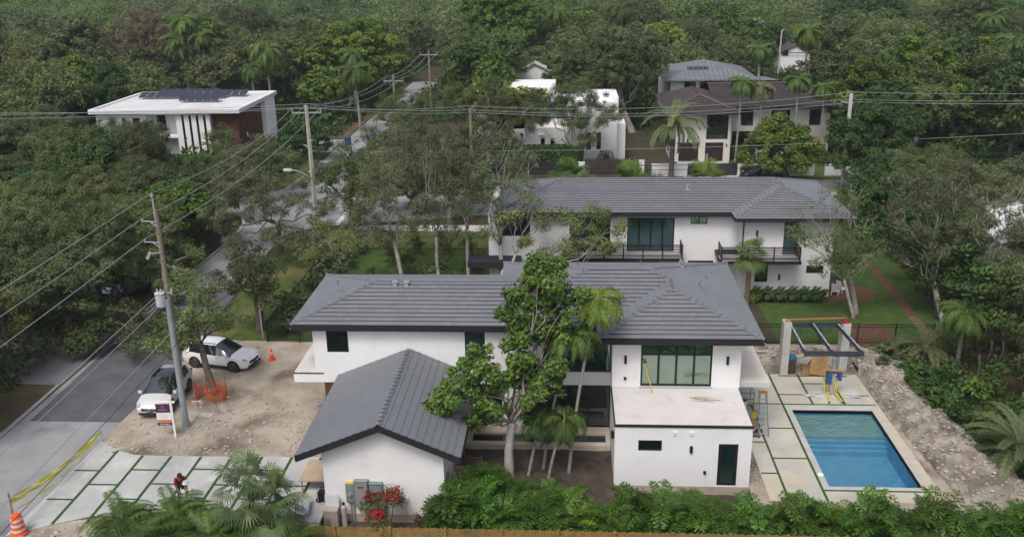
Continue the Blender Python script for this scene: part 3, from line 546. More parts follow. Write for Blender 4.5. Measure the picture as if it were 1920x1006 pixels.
fb = MB(); eave(fb, [(xL, yF), (xP-.06, yF)], ZB); eave(fb, [(xL, yBk), (xL, yF)], ZB); eave(fb, [(xP, yF-.06), (xP, yPf)], ZB, .22); eave(fb, [(xP, yPf), (xR, yPf)], ZB, .22); eave(fb, [(xR, yPf), (xR, yBk)], ZB, .22); fb.box(xL, xR, yF+.05, yBk, ZB-.16, ZB-.12); fb.box(xP+.05, xR, yPf+.05, yF+.05, ZB-.16, ZB-.12); fb.build('fascia', fasc, brf)
vent(brf, 9.2, 69.6, zb(3.3), 1); vent(brf, -.6, 70.2, zb(3.9), 0); vent(brf, 9.9, 70.3, zb(4), 0)
bw = MB(); yA, yB2 = 66.9, 65.5
hA = [(4.47, 8.02, 3.1, 5.75), (9.22, 10.45, 5.25, 5.85), (.1, 3.2, 3.1, 5.75), (-5.1, -2.9, 4.3, 5.75), (.3, 7.0, .6, 2.3), (9.15, 11.05, 1.9, 2.35)]
wall_open(bw, -6.1, 12.8, 0, ZB-.1, yA, hA); shell(bw, -6.1, 12.8, yA, 75.2, 0, ZB-.1)
hB = [(15.95, 17.35, 3.3, 5.82), (14.0, 15.2, .95, 2.45), (17.85, 19.15, 1.75, 2.35)]
hB = [(15.85, 16.85, 3.25, 5.85), (13.95, 14.9, 1.15, 2.5), (17.7, 18.95, 1.85, 2.45)]
wall_open(bw, 12.81, 19.5, 0, ZB-.1, yB2, hB); shell(bw, 12.81, 19.5, yB2, 75.0, 0, ZB-.1); bw.build('wall', white, B)
window(B, *hA[0], yA, vs=(.25, .5, .75), gm=glass_c, name='balcony_door', fw=.09); window(B, *hA[1], yA, vs=(.5,)); window(B, *hA[2], yA, vs=(.33, .66), gm=glass, name='balcony_door', fw=.09); window(B, *hA[3], yA, gm=glass_d); window(B, *hA[4], yA, vs=(.17, .34, .5, .67, .84), gm=glass_c, name='sliding_door', fw=.09); window(B, *hA[5], yA, vs=(.5,), gm=glass_d)
window(B, *hB[0], yB2, gm=glass_c, name='balcony_door', fw=.07); window(B, *hB[1], yB2, gm=glass_d); window(B, *hB[2], yB2, gm=glass_d, vs=(.5,))
wall_light(B, 13.9, yB2, 4.95, .42); wall_light(B, 15.75, yB2, 1.55, .42)
b = MB(); b.tube([(12.88, 65.42, 6.1), (12.88, 65.42, 3.3)], .05); b.build('downpipe', black, B)
def balcony(x0, x1, yw, yo, zs, name='balcony'):
    s = MB(); s.box(x0, x1, yo, yw-.002, zs-.22, zs); s.box(x0-.03, x1+.03, yo-.03, yo-.001, zs-.24, zs+.02); s.box(x0-.03, x0-.001, yo, yw-.003, zs-.24, zs+.02)
    sl = s.build(name, fasc, B); MB().box(x0+.06, x1-.06, yo+.06, yw-.01, zs+.001, zs+.03).build('floor_tile', gpv, sl)
    r = MB(); 
    def run(p, q):
        p, q = Vector(p), Vector(q); L = (q-p).length; n = max(1, int(L/1.45)); 
        for i in range(n+1): c = p.lerp(q, i/n); r.box(c.x-.045, c.x+.045, c.y-.045, c.y+.045, zs, zs+1.07)
        for k in range(8): h = zs+.14+k*.125; r.beam((p.x, p.y, h), (q.x, q.y, h), .03, .062 if k < 7 else .08)
    run((x0+.08, yo+.06, 0), (x1-.08, yo+.06, 0)); run((x0+.08, yo+.1, 0), (x0+.08, yw, 0)); run((x1-.08, yo+.1, 0), (x1-.08, yw, 0))
    r.build('railing', black, sl)
balcony(-.3, 8.6, yA, 65.6, 2.95); balcony(11.1, 16.9, yA if False else 65.5, 64.1, 3.25)
b = MB(); b.box(11.1, 12.75, 65.5, 66.88, 3.03, 3.25); b.build('balcony_return', fasc, B)
b = MB(); b.box(-7.6, -3.6, 65.2, 66.85, 2.3, 2.75); b.box(-7.4, -7.2, 65.3, 65.5, 0, 2.3); b.box(-4.1, -3.9, 65.3, 65.5, 0, 2.3); b.build('porch_canopy', fasc, B)
# ------------------------------------------------------------------ modern white house (left, behind)
Mh = thing('modern_house', 'boxy modern white house with flat roof, dark slit windows and a red-brown wood corner', 'house', (0, 0, 0))
zt = 6.5
rfm = MB(); rfm.box(-61.3, -41.6, 113.6, 129.5, zt-.45, zt-.12); rf_ = rfm.build('roof', mat('white_roof_membrane', (.66, .66, .67), .8, (.5, .5, .51), .4, contrast=(.3, .7)), Mh)
pp = MB()
for a in ((-61.3, -41.6, 113.6, 113.95), (-61.3, -41.6, 129.15, 129.5), (-61.3, -60.95, 113.951, 129.149), (-41.95, -41.6, 113.951, 129.149)): pp.box(a[0], a[1], a[2], a[3], zt-.119, zt+.1)
pp.build('parapet', white, rf_)
mw = MB(); hh = [(-49.45+i*.95, -49.13+i*.95, .2, zt-.75) for i in range(4)]
wall_open(mw, -50.2, -45.75, 0, zt-.46, 114.2, hh); shell(mw, -50.2, -45.75, 114.2, 128, 0, zt-.46)
wall_open(mw, -60.8, -54.2, 0, zt-.46, 114.4, [(-59, -58.5, 3.6, 5.4), (-57.4, -56.9, 3.6, 5.4), (-56, -55, 3.6, 5.4)]); shell(mw, -60.8, -54.2, 114.4, 128, 0, zt-.46)
wall_open(mw, -54.2, -50.2, 0, zt-.46, 116.2, [(-53.6, -52.4, 3.4, 5.5)]); mw.box(-54.2, -50.2, 114.4, 116.2, 2.8, 3.1)
mw.box(-44.0, -41.7, 124.2, 128.5, 0, zt-.46)
mw.build('wall', white, Mh)
for h in hh: window(Mh, *h, 114.2, gm=glass_d, fw=.05)
for h in ((-59, -58.5, 3.6, 5.4), (-57.4, -56.9, 3.6, 5.4), (-56, -55, 3.6, 5.4)): window(Mh, *h, 114.4, gm=glass)
window(Mh, -53.6, -52.4, 3.4, 5.5, 116.2, gm=glass_d)
woodr = mat('red_wood_cladding', (.11, .034, .028), .75, (.065, .021, .018), 1.2, noise2=((.11, .04, .03), .4, .5, .7))
b = MB(); b.box(-45.74, -42.3, 114.9, 124.1, 0, zt-.46); b.build('wood_cladding', woodr, Mh)
b = MB(); b.box(-42.295, -42.28, 117.5, 117.9, 2.3, 2.9); b.build('wall_light', white, Mh)
each('side_window', glass_d, Mh, [MB().box(-42.299, -42.27, *a) for a in ((119.5, 120.4, .3, 2.4), (121.5, 122, 3.9, 4.5), (118, 118.4, 3.9, 4.5))])
solar = glass_mat('solar_cell_glass', (.02, .022, .035), (.4, .42, .5), .2)
def solar_row(x0, n, y, grp='solar panels on the flat roof of the modern house', lab=None):
    for i in range(n):
        t_ = thing('solar_panel', lab, 'solar panel', (x0+i*1.1, y, zt-.12), 0, grp)
        q = MB(); q.obox((0, 0, .55), (1.02, 1.6, .04), (radians(20), 0, 0)); q.build('panel', solar, t_)
        f = MB()
        for sx in (-.4, .4): f.beam((sx, -.6, 0), (sx, -.6, .32), .04, .04); f.beam((sx, .6, 0), (sx, .6, .75), .04, .04); f.beam((sx, -.6, .32), (sx, .6, .75), .04, .04)
        f.build('frame', metal, t_)
LS = 'tilted solar panel in the %s of the modern house'
solar_row(-58.6, 11, 124.2, lab=LS % 'long back row'); solar_row(-51.6, 5, 121.0, lab=LS % 'short row nearest the front edge'); solar_row(-48.4, 4, 125.9, lab=LS % 'short row at the far right'); solar_row(-57.2, 8, 127, lab=LS % 'rearmost row')
# ------------------------------------------------------------------ white cubic house in the middle
Cw = thing('cubic_white_house', 'stepped white cubic house with tall narrow windows behind a gate and clipped hedge', 'house', (0, 0, 0))
b = MB(); yq = 110.6
wall_open(b, -.2, 5.85, 0, 7.3, yq, [(2.2, 2.75, 1.8, 3.9), (3.4, 3.95, 1.8, 3.9)]); shell(b, -.2, 5.85, yq, 116.5, 0, 7.3); b.box(-.2, 5.85, yq-.02, yq+.25, 7.301, 7.55); b.box(-.2, 5.85, 116.2, 116.52, 7.301, 7.55); b.box(5.6, 5.87, yq+.251, 116.19, 7.301, 7.55)
wall_open(b, -5.4, -.21, 0, 4.3, yq+1.2, [(-3.4, -2.9, 1.6, 3), (-2.2, -1.7, 1.6, 3)]); shell(b, -5.4, -.21, yq+1.2, 118, 0, 4.3)
b.box(5.88, 7.0, 112.5, 118, 0, 4.6); b.box(-8.2, -1.8, 123.0, 131, 0, 7.6); b.box(-13, -8.21, 122, 130, 0, 7.0); b.box(-1.79, 6.5, 120, 128, 0, 6.6)
b.build('wall', white, Cw)
for h in ((2.2, 2.75, 1.8, 3.9), (3.4, 3.95, 1.8, 3.9)): window(Cw, *h, yq, gm=glass_d)
for h in ((-3.4, -2.9, 1.6, 3), (-2.2, -1.7, 1.6, 3)): window(Cw, *h, yq+1.2, gm=glass_d)
b = MB(); b.box(-9.5, -.25, 116.6 if False else 118.2, 119.5, 3.0, 6.4); b.build('upper_glazing', glass_mat('night_blue_glass', (.012, .02, .04), (.2, .28, .4), .3), Cw)
b = MB(); b.box(-3.6, -2.9, 110.45+1.2, 111.79, 3.35, 3.5); b.build('wall_light', white, Cw)
# ------------------------------------------------------------------ brown-roofed house (right)
D = thing('brown_roofed_house', 'cream two storey house with dark brown tiled hip roofs and twin garage doors', 'house', (0, 0, 0))
b = MB(); yd, ye2 = 111.8, 116.0
hD = [(16.75, 19.35, 2.75, 5.75), (16.7, 18.9, 0.02, 2.35), (13.5, 15.9, .02, 2.35)]
wall_open(b, 12.6, 19.7, 0, 6.0, yd, hD); shell(b, 12.6, 19.7, yd, 118, 0, 6.0)
hE = [(21.6, 23.1, 3.6, 5.6), (25.3, 27.6, 4.0, 5.5), (30.0, 31.4, 3.6, 5.6), (20.6, 22.9, .3, 2.9)]
wall_open(b, 19.71, 32.6, 0, 6.0, ye2, hE); shell(b, 19.71, 32.6, ye2, 130, 0, 6.0)
b.build('wall', cream, D); window(D, *hD[0], yd, vs=(.86,), gm=glass_d, fw=.1)
for h in hD[1:]:
    q = MB(); q.box(h[0]+.01, h[1]-.01, yd+.05, yd+.1, .03, 2.34); 
    for i in range(1, 5): q.box(h[0]+.02, h[1]-.02, yd+.045, yd+.051, i*.47-.012, i*.47+.012)
    q.build('garage_door', mat('dark_brown_door', (.022, .015, .013), .6, (.03, .02, .018), 2), D)
for h in hE: window(D, *h, ye2, gm=glass_d, vs=(.5,), fw=.08)
wall_light(D, 19.25, yd, 2.0, .3)
rb = MB(); zd = 6.15
tiled(rb, [(11.7, 110.4, zd), (20.5, 110.4, zd), (16.1, 114.8, zd+1.6)], .4); tiled(rb, [(11.7, 126, zd), (11.7, 110.4, zd), (16.1, 114.8, zd+1.6), (16.1, 121.6, zd+1.6)], .4); tiled(rb, [(20.5, 110.4, zd), (20.5, 126, zd), (16.1, 121.6, zd+1.6), (16.1, 114.8, zd+1.6)], .4)
tiled(rb, [(18, 115, zd), (33.6, 115, zd), (27.9, 121.5, zd+2.0), (18, 121.5, zd+2.0)], .4); tiled(rb, [(33.6, 115, zd), (33.6, 130, zd), (27.9, 123.5, zd+2.0), (27.9, 121.5, zd+2.0)], .4); tiled(rb, [(33.6, 130, zd), (18, 130, zd), (18, 123.5, zd+2), (27.9, 123.5, zd+2)], .4)
rb.box(33.61, 36.5, 116.5, 124, 0, 3.4)
dr = rb.build('roof', [browntile, tile_shade], D)
rc = MB(); e1 = (16.1, 114.8, zd+1.6)
for a, c in (((11.7, 110.4, zd), e1), ((20.5, 110.4, zd), e1), (e1, (16.1, 121.6, zd+1.6)), ((33.6, 115, zd), (27.9, 121.5, zd+2)), ((18, 121.5, zd+2), (27.9, 121.5, zd+2))): caps(rc, a, c, .45, .13)
rc.build('ridge_tiles', [mat('terracotta_ridge', (.20, .11, .09), .7, (.12, .08, .07), 2), tile_shade, browntile], dr)
fb = MB(); eave(fb, [(11.7, 110.4), (20.5, 110.4)], zd, .2); eave(fb, [(20.5, 110.4), (20.5, 115)], zd, .2); eave(fb, [(20.5, 115), (33.6, 115)], zd, .2); fb.box(11.8, 20.4, 110.5, 126, zd-.14, zd-.1); fb.box(20.41, 33.5, 115.1, 129, zd-.14, zd-.1); fb.build('fascia', fasc, dr)
# ------------------------------------------------------------------ metal-roofed house, shed and half-hidden neighbours
seam = mat('grey_standing_seam', (.21, .225, .24), .45, (.17, .18, .195), .5, metal=.2)
E_ = thing('metal_roofed_house', 'house with pale grey standing seam metal roofs, behind the brown-roofed house', 'house', (0, 0, 0))
b = MB(); b.box(15.2, 27.0, 139, 158, 0, 6.4); b.box(23, 33.0, 135, 150, 0, 4.6); b.build('wall', white, E_)
def seam_roof(name, x0, x1, y0, y1, z, h, par):
    m_ = MB(); w_ = min(x1-x0, y1-y0)/2; xa, xb = x0+w_, x1-w_; yc = (y0+y1)/2; ya, yb = (yc, yc) if xa < xb else (y0+w_, y1-w_)
    if xa >= xb: xa = xb = (x0+x1)/2
    A, Bb = Vector((xa, ya, z+h)), Vector((xb, yb, z+h))
    m_.quad((x0, y0, z), (x1, y0, z), tuple(Bb) if xa < xb else tuple(A), tuple(A)) if xa < xb else m_.add([(x0, y0, z), (x1, y0, z), tuple(A)], [(0, 1, 2)])
    m_.quad((x1, y0, z), (x1, y1, z), tuple(Bb), tuple(A)) if xa == xb else m_.add([(x1, y0, z), (x1, y1, z), tuple(Bb)], [(0, 1, 2)])
    m_.add([(x0, y1, z), (x0, y0, z), tuple(A)], [(0, 1, 2)]) if xa < xb else m_.quad((x0, y1, z), (x0, y0, z), tuple(A), tuple(Bb))
    m_.quad((x1, y1, z), (x0, y1, z), tuple(A), tuple(Bb)) if xa < xb else m_.add([(x1, y1, z), (x0, y1, z), tuple(Bb)], [(0, 1, 2)])
    x = x0+.4
    while x < x1:                                       # standing seams on the slope we see
        d_ = min(x-x0, x1-x, w_); m_.beam((x, y0, z+.05), (x, y0+d_, z+.05+h*d_/w_), .06, .12); x += .72
    m_.box(x0-.04, x1+.04, y0-.06, y0-.005, z-.2, z+.02)
    return m_.build('roof', seam, par)
r_ = seam_roof('roof', 14.0, 28.0, 137.6, 154, 6.45, 1.9, E_); seam_roof('roof', 24.5, 33.8, 133.8, 146, 4.9, 1.5, E_)
b = MB(); b.obox((19.5, 141.8, 7.55), (3.2, 1.3, .12), (radians(17), 0, 0)); b.build('roof_solar_panel', solar, r_)
each('window', glass_d, E_, [MB().box(19.5, 26.5, 138.9, 138.99, 3.5, 6.1), MB().box(17.2, 18.9, 138.9, 138.99, 4.2, 6.1)])
def gable_house(name, lab, x0, x1, y0, y1, h, rise, wm, rm, door=True, cat='house'):
    t_ = thing(name, lab, cat); xm_ = (x0+x1)/2; q = MB()
    q.add([(x0, y0, 0), (x1, y0, 0), (x1, y0, h), (xm_, y0, h+rise), (x0, y0, h), (x0, y1, 0), (x1, y1, 0), (x1, y1, h), (xm_, y1, h+rise), (x0, y1, h)], [(0, 1, 2, 3, 4), (1, 6, 7, 2), (5, 0, 4, 9), (6, 5, 9, 8, 7)]); q.build('wall', wm, t_)
    q = MB(); k_ = rise/(xm_-x0); o_ = .45
    for sx, xe in ((-1, x0-o_), (1, x1+o_)):
        zz_ = h - k_*o_; q.add([(xe, y0-.4, zz_+.1), (xm_, y0-.4, h+rise+.1), (xm_, y1+.3, h+rise+.1), (xe, y1+.3, zz_+.1), (xe, y0-.4, zz_-.08), (xm_, y0-.4, h+rise-.08), (xm_, y1+.3, h+rise-.08), (xe, y1+.3, zz_-.08)], [(0, 1, 2, 3), (7, 6, 5, 4), (0, 4, 5, 1), (3, 2, 6, 7), (0, 3, 7, 4)])
    q.build('roof', rm, t_); return t_
pale_roof = mat('pale_shingle_roof', (.50, .50, .51), .8, (.42, .42, .43), .6); dark_roof = mat('dark_shingle_roof', (.06, .055, .055), .85, (.09, .08, .08), .8)
t_ = gable_house('white_garage', 'small white gabled outbuilding with a pale trim beside a thin lamp post, far right', 43.3, 49.4, 194.5, 203, 4.2, 1.4, white, dark_roof, cat='outbuilding')
b = MB(); b.box(43.0, 49.7, 194.05, 194.1, 4.05, 4.2); b.build('trim', black, t_); b = MB(); b.box(43.8, 44.9, 194.4, 194.49, 3.5, 4.6); b.build('basketball_board', black, t_)
p_ = at(1000, 125, 5); gable_house('pale_roofed_house', 'house with a pale shingle roof glimpsed among the trees above the white cubic house', p_.x-4, p_.x+4.5, p_.y, p_.y+9, 3.6, 2.0, white, pale_roof)
p_ = at(1905, 400, 4); gable_house('white_roofed_bungalow', 'white-roofed bungalow cut off by the right edge of the picture', p_.x-2.5, p_.x+9, p_.y-4, p_.y+7, 3.0, 1.3, white, mat('white_metal_roof', (.68, .68, .69), .6, (.6, .6, .62), .5))
p_ = at(75, 385, 2); gable_house('white_cottage', 'white house wall showing through the trees at the left edge', p_.x-4, p_.x+2.2, p_.y, p_.y+6, 2.9, 1.2, white, pale_roof)
for i, (px_, py_, lab) in enumerate(((1345, 8, 'pale roof among the farthest trees near the top edge, right of centre'), (700, 20, 'white house speck among far trees near the top edge, left of centre'), (1430, 60, 'low white building half hidden by trees beyond the thin lamp post'))):
    p_ = at(px_, py_+4, 4); gable_house('distant_house', lab, p_.x-6, p_.x+5, p_.y, p_.y+10, 5.5, 2.2, white, pale_roof)
# ------------------------------------------------------------------ vehicles
tyre_m = flat('tyre_rubber', (.02, .02, .021), .85); rim_m = mat('dark_alloy_rim', (.16, .16, .17), .35, metal=.8); car_glass = glass_mat('car_window_glass', (.01, .013, .015), (.45, .5, .52), .3)
chrome = mat('chrome_trim', (.6, .6, .62), .2, metal=1); lamp_glass = mat('headlamp_lens', (.55, .57, .6), .15, metal=.3); red_lamp = flat('tail_lamp_red', (.30, .01, .01), .2); trim_m = flat('black_car_plastic', (.02, .02, .02), .6); plate_m = flat('number_plate', (.05, .05, .06), .5)
def interp(st, n=4):
    out = []
    for i in range(len(st)-1):
        p0, p1, p2, p3 = st[max(i-1, 0)], st[i], st[i+1], st[min(i+2, len(st)-1)]
        for k in range(n):
            t = k/n; out.append([.5*((2*b) + (-a+c)*t + (2*a-5*b+4*c-d)*t*t + (-a+3*b-3*c+d)*t**3) if 0 else b+(c-b)*(t*t*(3-2*t)*.35 + t*.65) for a, b, c, d in zip(p0, p1, p2, p3)])
    out.append(list(st[-1])); return out
def make_car(name, label, paint, loc, rz, L=4.7, Wd=1.9, Hh=1.68, black_roof=False, pickup=False, two_tone=False, group=None, arch=None):
    c = thing(name, label, 'car', loc, rz, group); k = L/4.7; q = Wd/1.9/1.0; hh = Hh/1.68
    st = [(-2.36, .48, .98, .76, 1.0, .66), (-2.30, .36, 1.04, .87, 1.10, .70), (-2.05, .28, 1.08, .92, 1.47, .63), (-1.7, .25, 1.07, .94, 1.61, .64), (-.5, .22, 1.03, .95, 1.68, .66), (.12, .22, 1.0, .95, 1.64, .635), (1.22, .22, .98, .945, 1.08, .74), (1.5, .23, .95, .94, 1.03, .74), (1.95, .25, .88, .91, .94, .70), (2.22, .28, .76, .84, .82, .62), (2.36, .34, .62, .70, .67, .5)]
    if pickup: st = [(-2.36, .5, 1.0, .9, 1.01, .85), (-2.3, .38, 1.05, .93, 1.06, .86), (-.95, .3, 1.05, .94, 1.06, .86), (-.8, .3, 1.05, .94, 1.55, .66), (-.2, .25, 1.05, .95, 1.70, .66), (.4, .25, 1.03, .95, 1.66, .64), (1.05, .25, 1.02, .945, 1.12, .74), (1.5, .25, 1.0, .94, 1.08, .74), (2.0, .25, .97, .92, 1.02, .72), (2.28, .3, .85, .86, .9, .66), (2.36, .36, .7, .78, .74, .6)]
    gx0, gx1 = (-1.8, 1.16) if not pickup else (-.85, 1.03); rx0 = -2.31 if not pickup else -.97
    S_ = interp(st, 4); body, gl, roofm = MB(), MB(), MB(); rings = []
    for x, zb_, zbelt, hw_, zt_, ht_ in S_:
        zb_, zbelt, zt_ = zb_*hh, zbelt*hh, zt_*hh; hw_ *= q; ht_ *= q
        half = [(hw_*.9, zb_), (hw_*.985, zb_+.14), (hw_, zb_+(zbelt-zb_)*.55), (hw_*.985, zbelt-.07), (hw_*.955, zbelt), (ht_+.02, zt_-.055), (ht_*.9, zt_-.01), (ht_*.5, zt_+.012), (0, zt_+.018)]
        rings.append([(x*k, y, z) for y, z in half] + [(x*k, -y, z) for y, z in half[-2::-1]])
    n = len(rings[0]); xs_ = [r[0] for r in S_]
    for i in range(len(rings)-1):
        xm_ = (xs_[i]+xs_[i+1])/2
        for j in range(n-1):
            side = j in (4, n-6); top = j in (5, 6, 7, n-9+0, n-8, n-7) or 5 <= j <= n-7
            fr = top and ((.14 if not pickup else .35) < xm_ < (1.2 if not pickup else 1.1)); re = top and ((rx0 < xm_ < (-1.9 if not pickup else -.78)))
            tgt = gl if (side and gx0 < xm_ < gx1) or fr or re else (roofm if (black_roof and top and -.95 < xm_ < .14) else body)
            tgt.add([rings[i][j], rings[i+1][j], rings[i+1][j+1], rings[i][j+1]], [(0, 1, 2, 3)])
        body.add([rings[i][0], rings[i+1][0], rings[i+1][n-1], rings[i][n-1]], [(3, 2, 1, 0)])
    body.add(rings[0], [tuple(range(n))]); body.add(rings[-1], [tuple(reversed(range(n)))])
    def fin(b, nm, m, par=c, sm=True):
        if not b.v: return
        o = b.build(nm, m, par, smooth=sm); bm_ = __import__('bmesh').new(); bm_.from_mesh(o.data); __import__('bmesh').ops.remove_doubles(bm_, verts=bm_.verts, dist=.002); bm_.to_mesh(o.data); bm_.free(); o.data.set_sharp_from_angle(angle=radians(32)); return o
    fin(body, 'body', paint); fin(gl, 'window', car_glass); fin(roofm, 'glass_roof', car_glass)
    for s in (1, -1):
        for xx in ((-1.15, .05) if not pickup else (.1,)):
            MB().beam((xx*k, s*.925*q, 1.03*hh), (xx*k-.02, s*.665*q, 1.62*hh), .05, .03).build('pillar', trim_m, c)
    ax = 1.40*k
    for s in (1, -1):
        for xx in (ax, -ax):
            a = MB(); hwx = .925*q; a.tube([(xx, s*(hwx-.25), .37*hh), (xx, s*(hwx+.028), .37*hh)], .425, 22); a.build('wheel_arch', trim_m if arch is None else arch, c)
            w = MB(); w.tube([(xx, s*(hwx-.16), .355), (xx, s*(hwx+.03), .355), (xx, s*(hwx+.048), .355)], [.355, .355, .33], 24); ww = w.build('wheel', tyre_m, c)
            rm_ = MB(); rm_.tube([(xx, s*(hwx+.03), .355), (xx, s*(hwx+.055), .355)], .09, 12)
            for t in range(5):
                an = 2*pi*t/5; rm_.beam((xx, s*(hwx+.056), .355), (xx+.23*cos(an), s*(hwx+.056), .355+.23*sin(an)), .03, .07)
            rm_.tube([(xx+.245*cos(2*pi*t/20), s*(hwx+.05), .355+.245*sin(2*pi*t/20)) for t in range(21)], .018, 5); rm_.build('rim', rim_m, ww)
        b = MB(); b.obox((1.0*k, s*(.95*q+.10), 1.09*hh), (.13, .2, .14), (0, 0, -s*.25)); b.build('door_mirror', paint, c)
        b = MB(); b.obox((2.13*k, s*.70*q, .80*hh), (.30, .24, .10), (0, .28, -s*.55)); b.build('headlight', lamp_glass, c)
        b = MB(); b.obox((-2.29*k, s*.76*q, 1.0*hh), (.10, .26, .14), (0, 0, s*.35)); b.build('tail_light', red_lamp, c)
        for xx in (-.75, .30): b = MB(); b.box(xx*k-.1, xx*k+.1, min(s*.935*q, s*.965*q), max(s*.935*q, s*.965*q), .88*hh, .91*hh); b.build('door_handle', chrome if not pickup else trim_m, c)
        b = MB(); b.box(-.9*k, 1.0*k, min(s*.93*q, s*.957*q), max(s*.93*q, s*.957*q), .24*hh, .36*hh); b.build('sill', trim_m, c)
        if not pickup: b = MB(); b.beam((-1.5*k, s*.60*q, 1.69*hh), (.1*k, s*.60*q, 1.70*hh), .035, .03); b.build('roof_rail', trim_m, c)
    b = MB(); b.obox((2.33*k, 0, .60*hh), (.09, 1.0*q, .17), (0, .1, 0)); b.build('grille', trim_m, c)
    b = MB(); b.obox((2.35*k, 0, .36*hh), (.10, 1.35*q, .13), (0, 0, 0)); b.build('lower_bumper', trim_m, c)
    b = MB(); b.obox((2.395*k, 0, .45*hh), (.02, .32, .11), (0, .05, 0)); b.build('number_plate', plate_m, c)
    return c
pw_ = mat('white_car_paint', (.80, .81, .82), .25, coat=.6, spec=.5); ps_ = mat('silver_car_paint', (.62, .63, .64), .3, metal=.1, coat=.6); pk_ = mat('black_car_paint', (.012, .012, .014), .25, coat=.6); pg_ = mat('blue_grey_car_paint', (.26, .31, .35), .3, metal=.3, coat=.5)
c1 = make_car('parked_car', 'silver sport utility car facing the viewer, parked at the road edge beside the steel pole', ps_, (-23.85, 47.6, .02), radians(-88), L=4.6, Wd=1.86, Hh=1.66, black_roof=True)
b = MB()
for s in (1, -1): b.beam((2.395, s*.10, .56), (2.38, s*.30, .72), .03, .025); b.beam((2.395, s*.04, .56), (2.38, s*.42, .70), .02, .02)
b.tube([(2.40, .085*cos(2*pi*t/16), .62+.085*sin(2*pi*t/16)) for t in range(17)], .014, 5); b.box(2.39, 2.405, -.10, .10, .605, .635); b.build('badge', chrome, c1)
c2 = make_car('parked_car', 'white sport utility car with black wheel arches standing behind the leaning tree', pw_, (-22.3, 52.75, .02), radians(-13), L=4.7, Wd=1.9, Hh=1.66)
make_car('parked_car', 'dark car in deep shade of the trees across the road', pk_, (-34.2, 64.8, .02), radians(75))
make_car('pickup_truck', 'grey pickup truck at the junction beside the tall concrete pole', pg_, (-28.6, 104.3, .02), radians(-100), L=5.6, Wd=2.0, Hh=1.85, pickup=True)
make_car('parked_car', 'black car at the kerb in front of the white boundary wall', pk_, (22.0, 102.4, .02), radians(185), L=4.8)
v = make_car('parked_van', 'black vehicle with wide mirrors standing behind the dark gate', pk_, (4.55, 109.0, .02), radians(-90), L=5.2, Wd=2.05, Hh=1.95, pickup=True)
# ------------------------------------------------------------------ poles and wires
ins = flat('grey_insulator', (.38, .4, .42), .4); wire_m = flat('aluminium_wire', (.36, .37, .38), .5, metal=.3); cable_m = flat('black_cable', (.035, .035, .037), .6)
def zz_at(x, y, Y): return aty(x, y, Y).z
PL = Vector((-21.42, 44.68, 0)); PC = Vector((-23.5, 81.1, 0)); P8 = Vector((-10.0, 93.0, 0)); PR = Vector((29.9, 99.5, 0)); P7 = Vector((-21.8, 114.5, 0)); P1 = Vector((-20.9, 139.0, 0))
tp = thing('utility_pole', 'tall weathered timber utility pole with white transformer, spliced onto a grey steel post', 'utility pole', PL)
top = zz_at(287, 395, PL.y)
b = MB(); b.tube([(-.02, .12, 3.2), (-.02, .12, top)], [.16, .12], 12); b.build('timber_pole', woodpole, tp)
b = MB(); zs_ = zz_at(314, 560, PL.y); b.tube([(0, -.1, -.05), (0, -.1, .35)], .21, 14); b.tube([(0, -.1, .35), (0, -.1, zs_)], [.175, .14], 14); b.build('steel_post', steel, tp)
b = MB(); b.tube([(-.03, .05, top-.6), (-.06, .03, top+.75)], .045); b.tube([(-.06, .03, top+.75), (-.06, .03, top+.95)], [.09, .05]); b.build('top_pin', ins, tp)
arms = []
for xy in ((267, 414), (272, 453)):
    a = aty(*xy, PL.y) - PL; arms.append(a+PL); b = MB(); b.beam((0, .0, a.z-.05), (a.x, 0, a.z), .05, .05); b.beam((0, .0, a.z-.3), (a.x*.5, 0, a.z-.03), .04, .04); b.tube([(a.x, 0, a.z-.05), (a.x, 0, a.z+.14)], .05); b.build('bracket', ins, tp)
a = aty(284, 478, PL.y)-PL; b = MB(); b.obox((a.x*1.0-.1, -.1, a.z), (.14, .14, .4), (0, .5, 0)); b.beam((0, 0, a.z+.15), (a.x-.1, -.1, a.z+.1), .05, .05); b.build('fuse_cutout', ins, tp)
a = aty(306, 558, PL.y)-PL; tr_ = MB(); tr_.lathe((a.x-.06, -.22, a.z-.42), [(.2, 0), (.25, .04), (.25, .72), (.27, .74), (.27, .79), (.15, .84)], 18); to = tr_.build('transformer', mat('transformer_paint', (.50, .54, .56), .5, (.42, .46, .48), 3), tp)
for dx in (-.12, .08): MB().lathe((a.x-.06+dx, -.2, a.z+.38), [(.03, 0), (.06, .05), (.035, .09), (.06, .13), (.03, .2)], 10).build('bushing', ins, to)
b = MB(); b.beam((.0, 0, a.z+.1), (a.x, -.15, a.z+.1), .06, .08); b.beam((.22, 0, a.z+.3), (0, 0, a.z+.3), .05, .06); b.lathe((.24, 0, a.z+.2), [(.06, 0), (.06, .3)], 10); b.build('mount', ins, tp)
cp = thing('utility_pole', 'tall pale concrete utility pole with crossarm and curved street lamp at the junction', 'utility pole', PC)
tc_ = zz_at(573, 198, PC.y); b = MB(); b.tube([(0, 0, -.05), (0, 0, tc_)], [.26, .15], 4); b.build('concrete_shaft', concrete_pole, cp)
b = MB(); b.beam((-1.35, 0, tc_-.65), (1.35, .1, tc_-.65), .12, .12); b.build('crossarm', metal, cp)
for x in (-1.3, 0, 1.3): MB().tube([(x, 0, tc_-.6), (x, 0, tc_-.2 if x else tc_+.15)], .05).build('insulator', ins, cp)
lh = aty(540, 318, PC.y)-PC; b = MB(); lp = [(-.15, 0, lh.z-1.0), (-.6, -.05, lh.z-.45), (-1.3, -.1, lh.z-.1), (lh.x+.35, -.1, lh.z)]; b.tube(lp, .045); b.build('lamp_arm', metal, cp)
